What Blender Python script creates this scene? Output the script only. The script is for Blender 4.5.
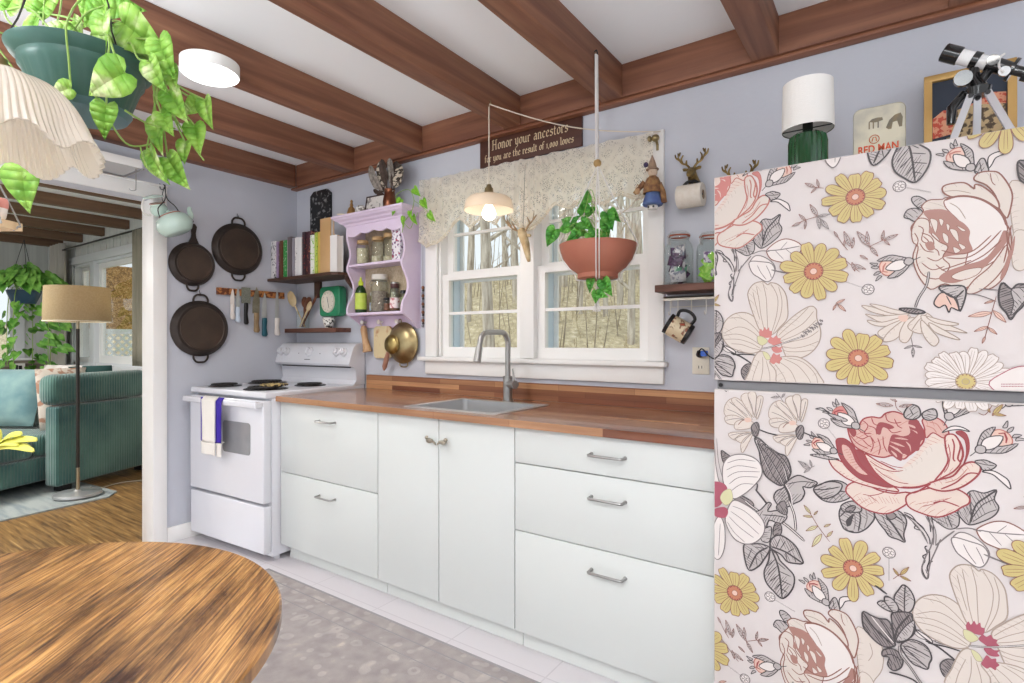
import bpy, bmesh, math, random
from mathutils import Vector, Matrix
from math import sin, cos, pi, radians
R = random.Random(7)
for o in list(bpy.data.objects): bpy.data.objects.remove(o)
SC = bpy.context.scene; COL = SC.collection
# ---------------------------------------------------------------- camera, sky, light, exposure
CAM = (3.617, -2.40, 1.221)
cd = bpy.data.cameras.new('camera'); cam = bpy.data.objects.new('camera', cd); COL.objects.link(cam)
cam.location = CAM; cam.rotation_euler = (radians(90), 0, radians(35))
cd.sensor_width = 36; cd.lens = 548/1024*36; cd.clip_start = .05; cd.clip_end = 400
SC.camera = cam
w = bpy.data.worlds.new('sky'); SC.world = w; w.use_nodes = True
wb = w.node_tree.nodes['Background']; wb.inputs[0].default_value = (.93, .96, 1, 1); wb.inputs[1].default_value = 1.02
sd = bpy.data.lights.new('sun', 'SUN'); sd.energy = 1.6; sd.angle = radians(12); sd.color = (1, .97, .92)
sun = bpy.data.objects.new('sun', sd); COL.objects.link(sun); sun.rotation_euler = (radians(48), 0, radians(-28))
def area_light(name, loc, power, size, rot=(0, 0, 0), col=(1, .97, .93)):
    d = bpy.data.lights.new(name, 'AREA'); d.shape = 'DISK'; d.size = size; d.energy = power; d.color = col
    o = bpy.data.objects.new(name, d); COL.objects.link(o); o.location = loc; o.rotation_euler = rot
    return o
area_light('ceiling_lamp_and_fill', (1.37, -1.30, 2.27), 9, .30)
area_light('ceiling_lamp_and_fill', (3.9, -3.1, 2.27), 26, .5)  # unseen fill light added behind the camera, no fixture belongs to it
area_light('living_fill_light', (-2.2, -2.3, 2.2), 75, .8)  # fill light added to brighten the living room, no fixture there
area_light('ceiling_up_fill', (3.6, -3.9, 1.75), 150, .5, (radians(180), 0, 0), (.90, .96, 1))  # unseen upward fill added to brighten the ceiling
area_light('ceiling_up_fill', (1.6, -3.2, 1.75), 70, .5, (radians(180), 0, 0), (.90, .96, 1))  # second added up-fill for the ceiling, out of view
SC.view_settings.view_transform = 'Standard'; SC.view_settings.look = 'None'
SC.view_settings.gamma = 1; SC.view_settings.exposure = 0.12
SC.view_settings.use_curve_mapping = False
# ---------------------------------------------------------------- measuring helpers: a sight line to a point on a real plane
_c, _s = cos(radians(35)), sin(radians(35))
def ray(px, py):
    u = (px-512)/548; return Vector((u*_c-_s, u*_s+_c, (341-py)/548))
def W(px, py, x=None, y=None, z=None):
    r = ray(px, py); c = Vector(CAM)
    t = (x-c.x)/r.x if x is not None else (y-c.y)/r.y if y is not None else (z-c.z)/r.z
    return c+r*t
def PT(px, py, t): return Vector(CAM)+ray(px, py)*t
# ---------------------------------------------------------------- mesh builder
class MB:
    def __init__(s): s.v = []; s.f = []; s.m = []
    def face(s, pts, mi=0):
        n = len(s.v); s.v += [Vector(p) for p in pts]; s.f.append(list(range(n, n+len(pts)))); s.m.append(mi); return s
    def box(s, x0, x1, y0, y1, z0, z1, mi=0, bev=0.0, seg=2):
        bm = bmesh.new(); bmesh.ops.create_cube(bm, size=1)
        for v in bm.verts: v.co = Vector(((x0+x1)/2+v.co.x*(x1-x0), (y0+y1)/2+v.co.y*(y1-y0), (z0+z1)/2+v.co.z*(z1-z0)))
        if bev: bmesh.ops.bevel(bm, geom=bm.edges[:], offset=bev, segments=seg, affect='EDGES', profile=.5)
        return s.bm(bm, mi)
    def bm(s, bm, mi=0):
        n = len(s.v); bm.verts.index_update()
        s.v += [v.co.copy() for v in bm.verts]
        for f in bm.faces: s.f.append([n+v.index for v in f.verts]); s.m.append(mi)
        bm.free(); return s
    def ring(s, rings, mi=0, close=True, cap0=True, cap1=True):
        k = len(rings[0]); n = len(s.v)
        for r in rings: s.v += [Vector(p) for p in r]
        for i in range(len(rings)-1):
            for j in range(k if close else k-1):
                a = n+i*k+j; b = n+i*k+(j+1) % k
                s.f.append([a, b, b+k, a+k]); s.m.append(mi)
        if cap0: s.f.append([n+j for j in range(k)][::-1]); s.m.append(mi)
        if cap1: s.f.append([n+(len(rings)-1)*k+j for j in range(k)]); s.m.append(mi)
        return s
    def tube(s, pts, r, n=8, mi=0, cap=True, flat=1.0):
        pts = [Vector(p) for p in pts]; N = len(pts)
        rr = r if isinstance(r, (list, tuple)) else [r]*N
        t0 = (pts[1]-pts[0]).normalized(); up = Vector((0, 0, 1)) if abs(t0.z) < .9 else Vector((1, 0, 0))
        u = t0.cross(up).normalized(); rings = []
        for i, p in enumerate(pts):
            t = (pts[min(i+1, N-1)]-pts[max(i-1, 0)]).normalized()
            u = (u-t*u.dot(t)).normalized(); v = t.cross(u)
            rings.append([p+(u*cos(2*pi*k/n)+v*sin(2*pi*k/n)*flat)*rr[i] for k in range(n)])
        return s.ring(rings, mi, True, cap, cap)
    def cyl(s, p0, p1, r0, r1=None, n=20, mi=0): return s.tube([p0, p1], [r0, r0 if r1 is None else r1], n, mi)
    def lathe(s, prof, c=(0, 0, 0), n=28, mi=0, M=None, cap0=False, cap1=False, fn=None):
        rings = []
        for r, z in prof:
            ring = []
            for k in range(n):
                a = 2*pi*k/n; rr, zz = (r, z) if fn is None else fn(r, z, a)
                p = Vector((rr*cos(a), rr*sin(a), zz))
                if M is not None: p = M @ p
                ring.append(p+Vector(c))
            rings.append(ring)
        return s.ring(rings, mi, True, cap0, cap1)
    def prism(s, pts, vec, mi=0):
        v = Vector(vec); return s.ring([[Vector(p) for p in pts], [Vector(p)+v for p in pts]], mi)
    def ball(s, c, r, n=12, mi=0, M=None):
        r = r if isinstance(r, (tuple, list)) else (r, r, r); rings = []
        for i in range(1, n):
            a = pi*i/n; ring = []
            for k in range(2*n):
                b = 2*pi*k/(2*n); p = Vector((r[0]*sin(a)*cos(b), r[1]*sin(a)*sin(b), -r[2]*cos(a)))
                if M is not None: p = M @ p
                ring.append(p+Vector(c))
            rings.append(ring)
        return s.ring(rings, mi)
    def grid(s, fn, nu, nv, mi=0):
        n = len(s.v)
        for i in range(nu+1):
            for j in range(nv+1): s.v.append(Vector(fn(i/nu, j/nv)))
        for i in range(nu):
            for j in range(nv):
                a = n+i*(nv+1)+j; s.f.append([a, a+1, a+nv+2, a+nv+1]); s.m.append(mi)
        return s
    def xf(s, M, start=0):
        for i in range(start, len(s.v)): s.v[i] = M @ s.v[i]
        return s
    def mark(s): return len(s.v)
def TR(loc, rz=0, rx=0, ry=0):
    return Matrix.Translation(Vector(loc)) @ Matrix.Rotation(rz, 4, 'Z') @ Matrix.Rotation(ry, 4, 'Y') @ Matrix.Rotation(rx, 4, 'X')
def tag(o, label=None, cat=None, group=None, kind=None):
    if label: o['label'] = label
    if cat: o['category'] = cat
    if group: o['group'] = group
    if kind: o['kind'] = kind
    return o
def thing(name, label, cat, loc=(0, 0, 0), rz=0, group=None):
    o = bpy.data.objects.new(name, None); COL.objects.link(o); o.empty_display_size = .05
    o.location = loc; o.rotation_euler = (0, 0, rz)
    return tag(o, label, cat, group)
def wmat(o):
    M = Matrix.LocRotScale(o.location, o.rotation_euler, o.scale)
    return wmat(o.parent) @ M if o.parent else M
def build(name, mb, mats, parent=None, world=True, smooth=True, ang=38, solid=0, sub=0, label=None):
    """link mb as ONE mesh object; with world=True its points are world points, moved into the parent's frame"""
    if not isinstance(mats, (list, tuple)): mats = [mats]
    me = bpy.data.meshes.new(name); vs = mb.v
    o = bpy.data.objects.new(name, me)
    if parent is not None:
        o.parent = parent
        if world: Mi = wmat(parent).inverted(); vs = [Mi @ v for v in vs]
    elif world and vs:
        xs = [v.x for v in vs]; ys = [v.y for v in vs]; zs = [v.z for v in vs]
        c = Vector(((min(xs)+max(xs))/2, (min(ys)+max(ys))/2, min(zs))); vs = [v-c for v in vs]; o.location = c
    me.from_pydata([tuple(v) for v in vs], [], mb.f)
    for m in mats: me.materials.append(m)
    me.polygons.foreach_set('material_index', mb.m)
    if smooth:
        me.polygons.foreach_set('use_smooth', [True]*len(me.polygons)); me.set_sharp_from_angle(angle=radians(ang))
    me.update(); COL.objects.link(o)
    if solid: md = o.modifiers.new('thick', 'SOLIDIFY'); md.thickness = solid; md.offset = 0
    if sub: md = o.modifiers.new('sub', 'SUBSURF'); md.levels = sub; md.render_levels = sub
    if label: o['label'] = label
    return o
def struct(name, mb, mats, parent=None, **k):
    o = build(name, mb, mats, parent, **k)
    if parent is None: o['kind'] = 'structure'
    return o
def solo(name, mb, mats, label, cat, group=None, kind=None, **k):
    return tag(build(name, mb, mats, None, **k), label, cat, group, kind)
def dup(root, loc=None, rz=None, label=None):
    def rec(o, p):
        c = o.copy(); COL.objects.link(c); c.parent = p
        for ch in [x for x in kids if x.parent == o]: rec(ch, c)
        return c
    kids = list(bpy.data.objects)
    c = rec(root, None)
    if loc is not None: c.location = loc
    if rz is not None: c.rotation_euler = (0, 0, rz)
    if label: c['label'] = label
    return c
# ---------------------------------------------------------------- materials
def lin(c):
    if isinstance(c, str): c = tuple(int(c[i:i+2], 16)/255 for i in (0, 2, 4))
    return tuple((x/12.92 if x <= .04045 else ((x+.055)/1.055)**2.4) for x in c[:3])+(1,)
def mat(name, c, rough=.5, metal=0, c2=None, scale=8, stretch=(1, 1, 1), bump=0, bscale=None, bstretch=None, trans=0, alpha=1, emit=0, coat=0, detail=4, lo=.35, hi=.65, ior=1.45, spec=.5, c3=None, dist=0, sheen=0):
    m = bpy.data.materials.new(name); m.use_nodes = True; nt = m.node_tree; N = nt.nodes; L = nt.links
    b = N['Principled BSDF']; b.inputs['Base Color'].default_value = lin(c); b.inputs['Roughness'].default_value = rough
    b.inputs['Metallic'].default_value = metal; b.inputs['IOR'].default_value = ior
    b.inputs['Specular IOR Level'].default_value = spec
    b.inputs['Transmission Weight'].default_value = trans; b.inputs['Alpha'].default_value = alpha
    b.inputs['Coat Weight'].default_value = coat; b.inputs['Sheen Weight'].default_value = sheen
    if emit: b.inputs['Emission Color'].default_value = lin(c); b.inputs['Emission Strength'].default_value = emit
    def noise(sc, st, det):
        tc = N.new('ShaderNodeTexCoord'); mp = N.new('ShaderNodeMapping'); mp.inputs['Scale'].default_value = st
        nz = N.new('ShaderNodeTexNoise'); nz.inputs['Scale'].default_value = sc; nz.inputs['Detail'].default_value = det
        nz.inputs['Distortion'].default_value = dist
        L.new(tc.outputs['Object'], mp.inputs[0]); L.new(mp.outputs[0], nz.inputs['Vector']); return nz
    if c2:
        nz = noise(scale, stretch, detail); cr = N.new('ShaderNodeValToRGB')
        cr.color_ramp.elements[0].position = lo; cr.color_ramp.elements[0].color = lin(c)
        cr.color_ramp.elements[1].position = hi; cr.color_ramp.elements[1].color = lin(c2)
        if c3: e = cr.color_ramp.elements.new(min(.98, hi+.12)); e.color = lin(c3)
        L.new(nz.outputs['Fac'], cr.inputs[0]); L.new(cr.outputs[0], b.inputs['Base Color'])
    if bump:
        nz = noise(bscale or scale*3, bstretch or stretch, 3); bp = N.new('ShaderNodeBump')
        bp.inputs['Strength'].default_value = bump; bp.inputs['Distance'].default_value = .004
        L.new(nz.outputs['Fac'], bp.inputs['Height']); L.new(bp.outputs[0], b.inputs['Normal'])
    return m
def nodes_of(m): return m.node_tree.nodes, m.node_tree.links, m.node_tree.nodes['Principled BSDF']
def brickmat(name, cA, cB, bw, bh, mortar, mcol, rough=.4, plane='xy', grain=None, coat=0, off=.5, msm=.1, gst=(2, 40, 40), gmix=.35):
    m = mat(name, cA, rough, coat=coat); N, L, b = nodes_of(m)
    tc = N.new('ShaderNodeTexCoord'); src = tc.outputs['Object']
    if plane != 'xy':
        sp = N.new('ShaderNodeSeparateXYZ'); cb = N.new('ShaderNodeCombineXYZ'); L.new(src, sp.inputs[0])
        L.new(sp.outputs[0 if plane == 'xz' else 1], cb.inputs[0]); L.new(sp.outputs[2 if plane == 'xz' else 0], cb.inputs[1]); v = cb.outputs[0]
    else: v = src
    br = N.new('ShaderNodeTexBrick'); L.new(v, br.inputs['Vector'])
    br.inputs['Color1'].default_value = lin(cA); br.inputs['Color2'].default_value = lin(cB); br.inputs['Mortar'].default_value = lin(mcol)
    br.inputs['Scale'].default_value = 1; br.inputs['Mortar Size'].default_value = mortar; br.inputs['Mortar Smooth'].default_value = msm
    br.inputs['Brick Width'].default_value = bw; br.inputs['Row Height'].default_value = bh; br.offset = off; br.offset_frequency = 2
    out = br.outputs['Color']
    if grain:
        mp = N.new('ShaderNodeMapping'); mp.inputs['Scale'].default_value = gst; L.new(src, mp.inputs[0])
        nz = N.new('ShaderNodeTexNoise'); nz.inputs['Scale'].default_value = 1; nz.inputs['Detail'].default_value = 5; L.new(mp.outputs[0], nz.inputs['Vector'])
        cr = N.new('ShaderNodeValToRGB'); cr.color_ramp.elements[0].position = .35; cr.color_ramp.elements[0].color = lin(grain)
        cr.color_ramp.elements[1].position = .6; cr.color_ramp.elements[1].color = (1, 1, 1, 1); L.new(nz.outputs['Fac'], cr.inputs[0])
        mx = N.new('ShaderNodeMix'); mx.data_type = 'RGBA'; mx.blend_type = 'MULTIPLY'; mx.inputs[0].default_value = gmix
        L.new(out, mx.inputs[6]); L.new(cr.outputs[0], mx.inputs[7]); out = mx.outputs[2]
    L.new(out, b.inputs['Base Color'])
    return m
def glassmat(name, tint='FFFFFF', gloss=.08, rough=.02, k=.7):
    m = bpy.data.materials.new(name); m.use_nodes = True; nt = m.node_tree; N = nt.nodes; L = nt.links
    N.remove(N['Principled BSDF']); t = N.new('ShaderNodeBsdfTransparent'); t.inputs[0].default_value = lin(tint)
    g = N.new('ShaderNodeBsdfGlossy'); g.inputs['Roughness'].default_value = rough
    lw = N.new('ShaderNodeLayerWeight'); lw.inputs[0].default_value = gloss*3
    mx = N.new('ShaderNodeMixShader'); mu = N.new('ShaderNodeMath'); mu.operation = 'MULTIPLY_ADD'; mu.inputs[1].default_value = k; mu.inputs[2].default_value = gloss*.5
    L.new(lw.outputs['Fresnel'], mu.inputs[0]); L.new(mu.outputs[0], mx.inputs[0]); L.new(t.outputs[0], mx.inputs[1]); L.new(g.outputs[0], mx.inputs[2])
    L.new(mx.outputs[0], N['Material Output'].inputs[0]); return m
M = {}
M['wall'] = mat('wall_paint', 'C3C6D0', .85, c2='CACDD6', scale=1.5, bump=.15, bscale=60)
M['ceil'] = mat('ceiling_paint', 'F2F4F5', .9, bump=.1, bscale=40)
M['white'] = mat('white_trim_paint', 'EFEEEC', .45)
M['cab'] = mat('white_cabinet_laminate', 'D3D7D5', .38)
M['plinth'] = mat('plinth_laminate', 'DADDDA', .5)
M['carcgrey'] = mat('carcass_grey', 'C9CCCB', .7)  # carcass panels, slightly greyer than the fronts
M['enamel'] = mat('white_enamel', 'E0E1E7', .2, coat=.3)
M['beamy'] = mat('stained_beam_along_room', '6E4534', .58, c2='98694F', c3='A87E64', scale=1, stretch=(22, 1.3, 22), bump=.3, bscale=1, bstretch=(60, 4, 60), dist=.6, lo=.3, hi=.66)
M['beamx'] = mat('stained_beam_along_wall', '6A4030', .58, c2='8C5E46', c3='9E7056', scale=1, stretch=(1.3, 22, 22), bump=.3, bscale=1, bstretch=(4, 60, 60), dist=.6, lo=.3, hi=.66)
M['beamtrim'] = mat('reddish_beam_trim', '7A4A34', .5, c2='8E5C42', scale=1, stretch=(2, 30, 30))
M['joist'] = mat('painted_brown_joist', '6A5140', .7, c2='84664E', scale=1, stretch=(14, 1.2, 14))
M['butcher'] = brickmat('butcher_block_top', '764430', 'C2946C', .40, .030, .0006, '5A3020', .24, grain='8A5A40', coat=.4, off=.37)
M['butcherz'] = brickmat('butcher_block_upright', '764028', 'C8966A', .40, .028, .0006, '5A3020', .38, 'xz', grain='8A5A40', coat=.15, off=.37)
M['steel'] = mat('brushed_steel', 'C9CACB', .34, .75)
M['steeld'] = mat('brushed_nickel_dark', 'A2A19F', .36, .8)
M['chrome'] = mat('chrome', 'D8D8D8', .12, 1)
M['black'] = mat('black_plastic', '1C1B1C', .4)
M['iron'] = mat('seasoned_cast_iron', '2A2421', .38, .3, c2='3C332E', scale=9, bump=.15, bscale=150)
M['ironc'] = mat('cast_iron_inside', '40352F', .34, .3, c2='57483E', scale=7, bump=.1, bscale=150, lo=.3, hi=.75)
M['shelfw'] = mat('dark_shelf_wood', '3E2A22', .5, c2='5E4233', scale=1, stretch=(3, 40, 40))
M['shelfw2'] = mat('walnut_shelf_wood', '4E3024', .5, c2='70493A', scale=1, stretch=(3, 40, 40))
M['glass'] = glassmat('window_glass', 'F8FBFB', .03, k=.18)
M['jar'] = glassmat('jar_glass', 'FBFDFC', .035, k=.3)
M['tile'] = brickmat('pale_floor_tile', 'D8D3D7', 'DBD7DA', .45, .45, .003, 'CBC6CA', .35, off=0)
M['brass'] = mat('aged_brass', '948460', .36, .95, c2='B3A47C', scale=12)
M['terra'] = mat('terracotta', 'A66450', .6, c2='B0705A', scale=6)
M['rope'] = mat('cream_cord', 'D8CDBC', .9, bump=.3, bscale=400)
M['ropew'] = mat('white_cord', 'E6E3E0', .9, bump=.3, bscale=400)
def greens(name, a, b, c3=None, sc=30, hi=.7): return mat(name, a, .4, c2=b, c3=c3, scale=sc, lo=.38, hi=hi, spec=.4)
M['leaf'] = greens('pothos_leaf', '6FA83A', '9CCB5A', 'E6F0BE', 16, .58)
M['leafd'] = greens('dark_leaf', '3C7A30', '5E9E48', '9CC870', 20)
M['leafn'] = greens('neon_leaf', '74B52E', '98D048', 'D6EBA4', 28)
M['stem'] = mat('plant_stem', '8FB05A', .5)
M['soil'] = mat('potting_soil', '3A2C22', .95)
M['paper'] = mat('paper', 'E8E4DA', .8)
M['cream'] = mat('cream_paint', 'E4DECF', .5)
def pothos_leaf(mb, p, d, nrm, size, mi=0, fold=.18, curl=.25, wid=.8):
    """heart shaped leaf: base p, tip direction d, face normal nrm"""
    d = Vector(d).normalized(); nrm = Vector(nrm); nrm = (nrm-d*nrm.dot(d)).normalized(); s = d.cross(nrm)
    prof = [(-.10, .10), (-.16, .26), (-.08, .40), (.08, .49), (.28, .47), (.5, .36), (.72, .2), (.88, .08)]
    P = lambda a, b: Vector(p)+(d*a+s*b*wid+nrm*(abs(b)*fold-curl*a*a))*size
    for sg in (1, -1):
        mid = [P(max(a, 0), 0) for a, _ in prof]; out = [P(a, b*sg) for a, b in prof]
        for i in range(len(prof)-1): mb.face([mid[i], mid[i+1], out[i+1], out[i]] if sg < 0 else [out[i], out[i+1], mid[i+1], mid[i]], mi)
        mb.face([mid[-1], P(1.0, 0), out[-1]] if sg < 0 else [out[-1], P(1.0, 0), mid[-1]], mi)
    return mb
def curve(pts, n=6):
    """Catmull-Rom through 3-D points"""
    P = [Vector(p) for p in pts]; out = []
    for i in range(len(P)-1):
        p0 = P[max(i-1, 0)]; p1 = P[i]; p2 = P[i+1]; p3 = P[min(i+2, len(P)-1)]
        for k in range(n):
            t = k/n; out.append(.5*((2*p1)+(p2-p0)*t+(2*p0-5*p1+4*p2-p3)*t*t+(3*p1-p0-3*p2+p3)*t**3))
    return out+[P[-1]]
def textmesh(s, size, bold=0.0):
    cu = bpy.data.curves.new('t', 'FONT'); cu.body = s; cu.size = size; cu.offset = bold; cu.extrude = 0; cu.align_x = 'CENTER'
    ob = bpy.data.objects.new('t', cu); COL.objects.link(ob); dg = bpy.context.evaluated_depsgraph_get()
    me = bpy.data.meshes.new_from_object(ob.evaluated_get(dg)); mb = MB()
    mb.v = [v.co.copy() for v in me.vertices]; mb.f = [list(p.vertices) for p in me.polygons]; mb.m = [0]*len(mb.f)
    bpy.data.objects.remove(ob); bpy.data.meshes.remove(me); return mb
def join(a, b, mi=0):
    n = len(a.v); a.v += b.v; a.f += [[n+i for i in f] for f in b.f]; a.m += [mi]*len(b.f); return a
# ================================================================ THE SETTING
X1 = 5.2; Y0 = -5.0; CH = 2.49; BB = 2.335
WX0, WX1, WZ0, WZ1 = 1.41, 2.70, 1.125, 2.10
b = MB(); b.box(-.05, WX0, 0, .14, -.05, CH+.1); b.box(WX1, X1, 0, .14, -.05, CH+.1); b.box(WX0, WX1, 0, .14, -.05, WZ0-.02); b.box(WX0, WX1, 0, .14, WZ1, CH+.1)
struct('wall_back', b, M['wall'], smooth=False)
b = MB(); b.box(-.12, 0, -.96, 0, -.05, CH+.1); b.box(-.12, 0, Y0, -.96, 2.07, CH+.1)
struct('wall_left', b, M['wall'], smooth=False)
struct('floor', MB().box(-.05, X1, Y0, 0, -.05, 0), M['tile'], smooth=False)
struct('ceiling', MB().box(-.12, X1, Y0, .14, CH, CH+.06), M['ceil'], smooth=False)
n = [0]
def trim(mb, m, **k): n[0] += 1; return struct('trim_%d' % n[0], mb, m, **k)
trim(MB().box(.08, X1, -.06, -.001, BB+.004, CH-.001, bev=.003), M['beamx'])
trim(MB().box(.0, X1, -.05, -.002, BB-.012, BB+.003, bev=.004), M['beamtrim'])
trim(MB().box(.001, .08, Y0, -.061, BB, CH-.001, bev=.003), M['beamy'])
for x in (.72, 1.335, 2.032, 2.594, 3.245, 3.86, 4.5):
    trim(MB().box(x-.1, x, Y0, -.0605, BB+.002, CH-.001, bev=.004), M['beamy'])
# doorway casing and header casing of the opening to the living room
trim(MB().box(-.135, .018, -.962, -.885, 0, 2.07, bev=.003), M['white'])
b = MB().box(-.135, .018, Y0, -.885, 2.0705, 2.145, bev=.003); b.box(-.14, .03, Y0, -.885, 2.1455, 2.156, bev=.002); trim(b, M['white'])
struct('baseboard_left', MB().box(.0005, .014, -.884, -.03, 0, .094, bev=.004), M['white'])
# ---- living room shell
M['oak'] = mat('worn_oak_floor', '5E4228', .35, c2='A8824E', scale=1, stretch=(3.2, 60, 5), bump=.15, bscale=1, bstretch=(8, 90, 5), lo=.28, hi=.62, c3='C8A26C', dist=.4)
struct('floor_living', MB().box(-5.5, -.0505, Y0, 0, -.05, 0), M['oak'], smooth=False)
M['panel'] = mat('grey_panelled_wall', 'C2C3C0', .8, c2='CFD0CC', scale=1, stretch=(30, 30, .6))
LW0, LW1, LZ0, LZ1 = -4.55, -2.55, .95, 2.14
b = MB(); b.box(-5.6, LW0, 0, .14, -.05, 2.55); b.box(LW1, -.12, 0, .14, -.05, 2.55); b.box(LW0, LW1, 0, .14, -.05, LZ0); b.box(LW0, LW1, 0, .14, LZ1, 2.55)
for i in range(28):
    x = -5.45+i*.19
    if x > LW0-.1 and x < LW1+.06: b.box(x, x+.008, -.006, .01, LZ1+.1, 2.4)
    else: b.box(x, x+.008, -.006, .01, 0, 2.4)
struct('wall_living_back', b, M['panel'], smooth=False)
FY0, FY1, FZ0, FZ1 = -1.55, -.33, .95, 2.0
b = MB(); b.box(-5.62, -5.5, FY1, 0, -.05, 2.55); b.box(-5.62, -5.5, Y0, FY0, -.05, 2.55); b.box(-5.62, -5.5, FY0, FY1, -.05, FZ0); b.box(-5.62, -5.5, FY0, FY1, FZ1, 2.55)
struct('wall_living_left', b, M['panel'], smooth=False)
struct('ceiling_living', MB().box(-5.62, -.12, Y0, .14, 2.49, 2.55), M['ceil'], smooth=False)
for i in range(6):
    x = -1.62-.66*i; trim(MB().box(x-.09, x, Y0, -.001, 2.398, 2.489, bev=.003), M['joist'])
# ---- kitchen window: casing, stool, apron, mullion, four sashes
win = MB()
win.box(1.318, 1.41, -.02, .0, 1.132, 2.166, bev=.003); win.box(2.70, 2.772, -.02, 0, 1.132, 2.166, bev=.003)
win.box(1.41, 2.70, -.02, 0, 2.08, 2.166, bev=.003)
win.box(1.405, 1.425, 0, .16, WZ0, 2.10); win.box(2.688, 2.702, 0, .16, WZ0, 2.10); win.box(1.41, 2.70, 0, .16, 2.075, 2.10)
win.box(2.0, 2.085, -.018, .16, 1.132, 2.08, bev=.004); win.box(1.41, 2.70, .0, .16, WZ0-.02, 1.135)
wo = struct('window_1', win, M['white']); wo.name = 'window_1'
build('window_stool', MB().box(1.285, 2.79, -.055, -.0005, 1.108, 1.131, bev=.005), M['white'], wo)
build('window_apron', MB().box(1.318, 2.772, -.022, -.0005, 1.03, 1.107, bev=.004), M['white'], wo)
def sash(x0, x1, z0, z1, y, mz, parent, st=.045, mx=()):
    s_ = MB()
    s_.box(x0, x0+st, y, y+.035, z0, z1); s_.box(x1-st, x1, y, y+.035, z0, z1)
    s_.box(x0+st, x1-st, y, y+.035, z0, z0+st*1.2); s_.box(x0+st, x1-st, y, y+.035, z1-st*.8, z1)
    s = build('sash', s_, M['white'], parent)
    mt = MB()
    for z in mz: mt.box(x0+st, x1-st, y+.006, y+.028, z-.008, z+.008)
    for x in mx: mt.box(x-.008, x+.008, y+.006, y+.028, z0+st, z1-st*.8)
    build('muntin', mt, M['white'], s)
    build('pane', MB().box(x0+st*.8, x1-st*.8, y+.015, y+.019, z0+.03, z1-.02), M['glass'], s, smooth=False)
for a0, a1 in ((1.425, 2.0), (2.085, 2.69)):
    sash(a0, a1, 1.135, 1.615, .02, (1.385,), wo); sash(a0, a1, 1.58, 2.075, .06, (1.85,), wo)
ext = MB()
M['extblue'] = mat('outer_frame_daylight_blue', 'D2E0EA', .5)  # bluish daylight on the outer jamb, put into its colour
for a0, a1 in ((1.425, 2.0), (2.085, 2.69)):
    ext.box(a0, a0+.02, .096, .150, 1.12, 2.09); ext.box(a1-.02, a1, .096, .15, 1.12, 2.09); ext.box(a0, a1, .096, .15, 2.05, 2.09)
    ext.box(a0, a1, .11, .22, 1.10, 1.137)
build('outer_frame', ext, M['extblue'], wo)
ext = MB()
for a0, a1 in ((1.425, 2.0), (2.085, 2.69)):
    ext.box(a0, a0+.045, .151, .163, 1.12, 2.09); ext.box(a1-.03, a1, .151, .163, 1.12, 2.09); ext.box(a0+.045, a1-.03, .151, .163, 1.12, 1.16); ext.box(a0+.045, a1-.03, .151, .163, 1.575, 1.61)
build('storm_frame', ext, M['white'], wo)
# ---- living room windows
M['greyw'] = mat('grey_white_window_paint', 'DCDEE0', .5)
w2 = MB()
w2.box(LW0-.07, LW0, -.02, 0, LZ0, LZ1, bev=.003); w2.box(LW1, LW1+.09, -.02, 0, LZ0, LZ1); w2.box(LW0-.07, LW1+.09, -.03, 0, LZ1, LZ1+.09, bev=.004)
w2.box(LW0-.1, LW1+.1, -.07, 0, LZ0-.05, LZ0, bev=.004); w2.box(-4.0, -3.86, -.02, .1, LZ0, LZ1, bev=.004)
w2.box(LW0, LW0+.03, 0, .14, LZ0, LZ1); w2.box(LW1-.03, LW1, 0, .14, LZ0, LZ1); w2.box(LW0, LW1, 0, .14, LZ1-.03, LZ1); w2.box(LW0, LW1, 0, .14, LZ0, LZ0+.03)
w2o = struct('window_2', w2, M['greyw'])
sash(LW0+.03, -4.0, LZ0+.03, 1.62, .03, (), w2o); sash(LW0+.03, -4.0, 1.58, LZ1-.03, .07, (), w2o); sash(-3.86, LW1-.03, LZ0+.03, LZ1-.03, .03, (), w2o, st=.07)
w3 = MB()
w3.box(-5.5, -5.48, FY1, FY1+.09, FZ0, FZ1+.09); w3.box(-5.5, -5.48, FY0-.09, FY0, FZ0, FZ1+.09); w3.box(-5.5, -5.48, FY0, FY1, FZ1, FZ1+.09); w3.box(-5.5, -5.44, FY0-.12, FY1+.12, FZ0-.04, FZ0)
w3.box(-5.6, -5.49, FY1-.05, FY1, FZ0, FZ1); w3.box(-5.6, -5.49, FY0, FY0+.05, FZ0, FZ1); w3.box(-5.6, -5.49, FY0, FY1, FZ0, FZ0+.05); w3.box(-5.6, -5.49, FY0, FY1, FZ1-.05, FZ1); w3.box(-5.57, -5.52, FY0, FY1, 1.42, 1.47)
w3o = struct('window_3', w3, M['greyw'])
build('pane', MB().box(-5.55, -5.545, FY0, FY1, FZ0, FZ1), M['glass'], w3o)
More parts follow.
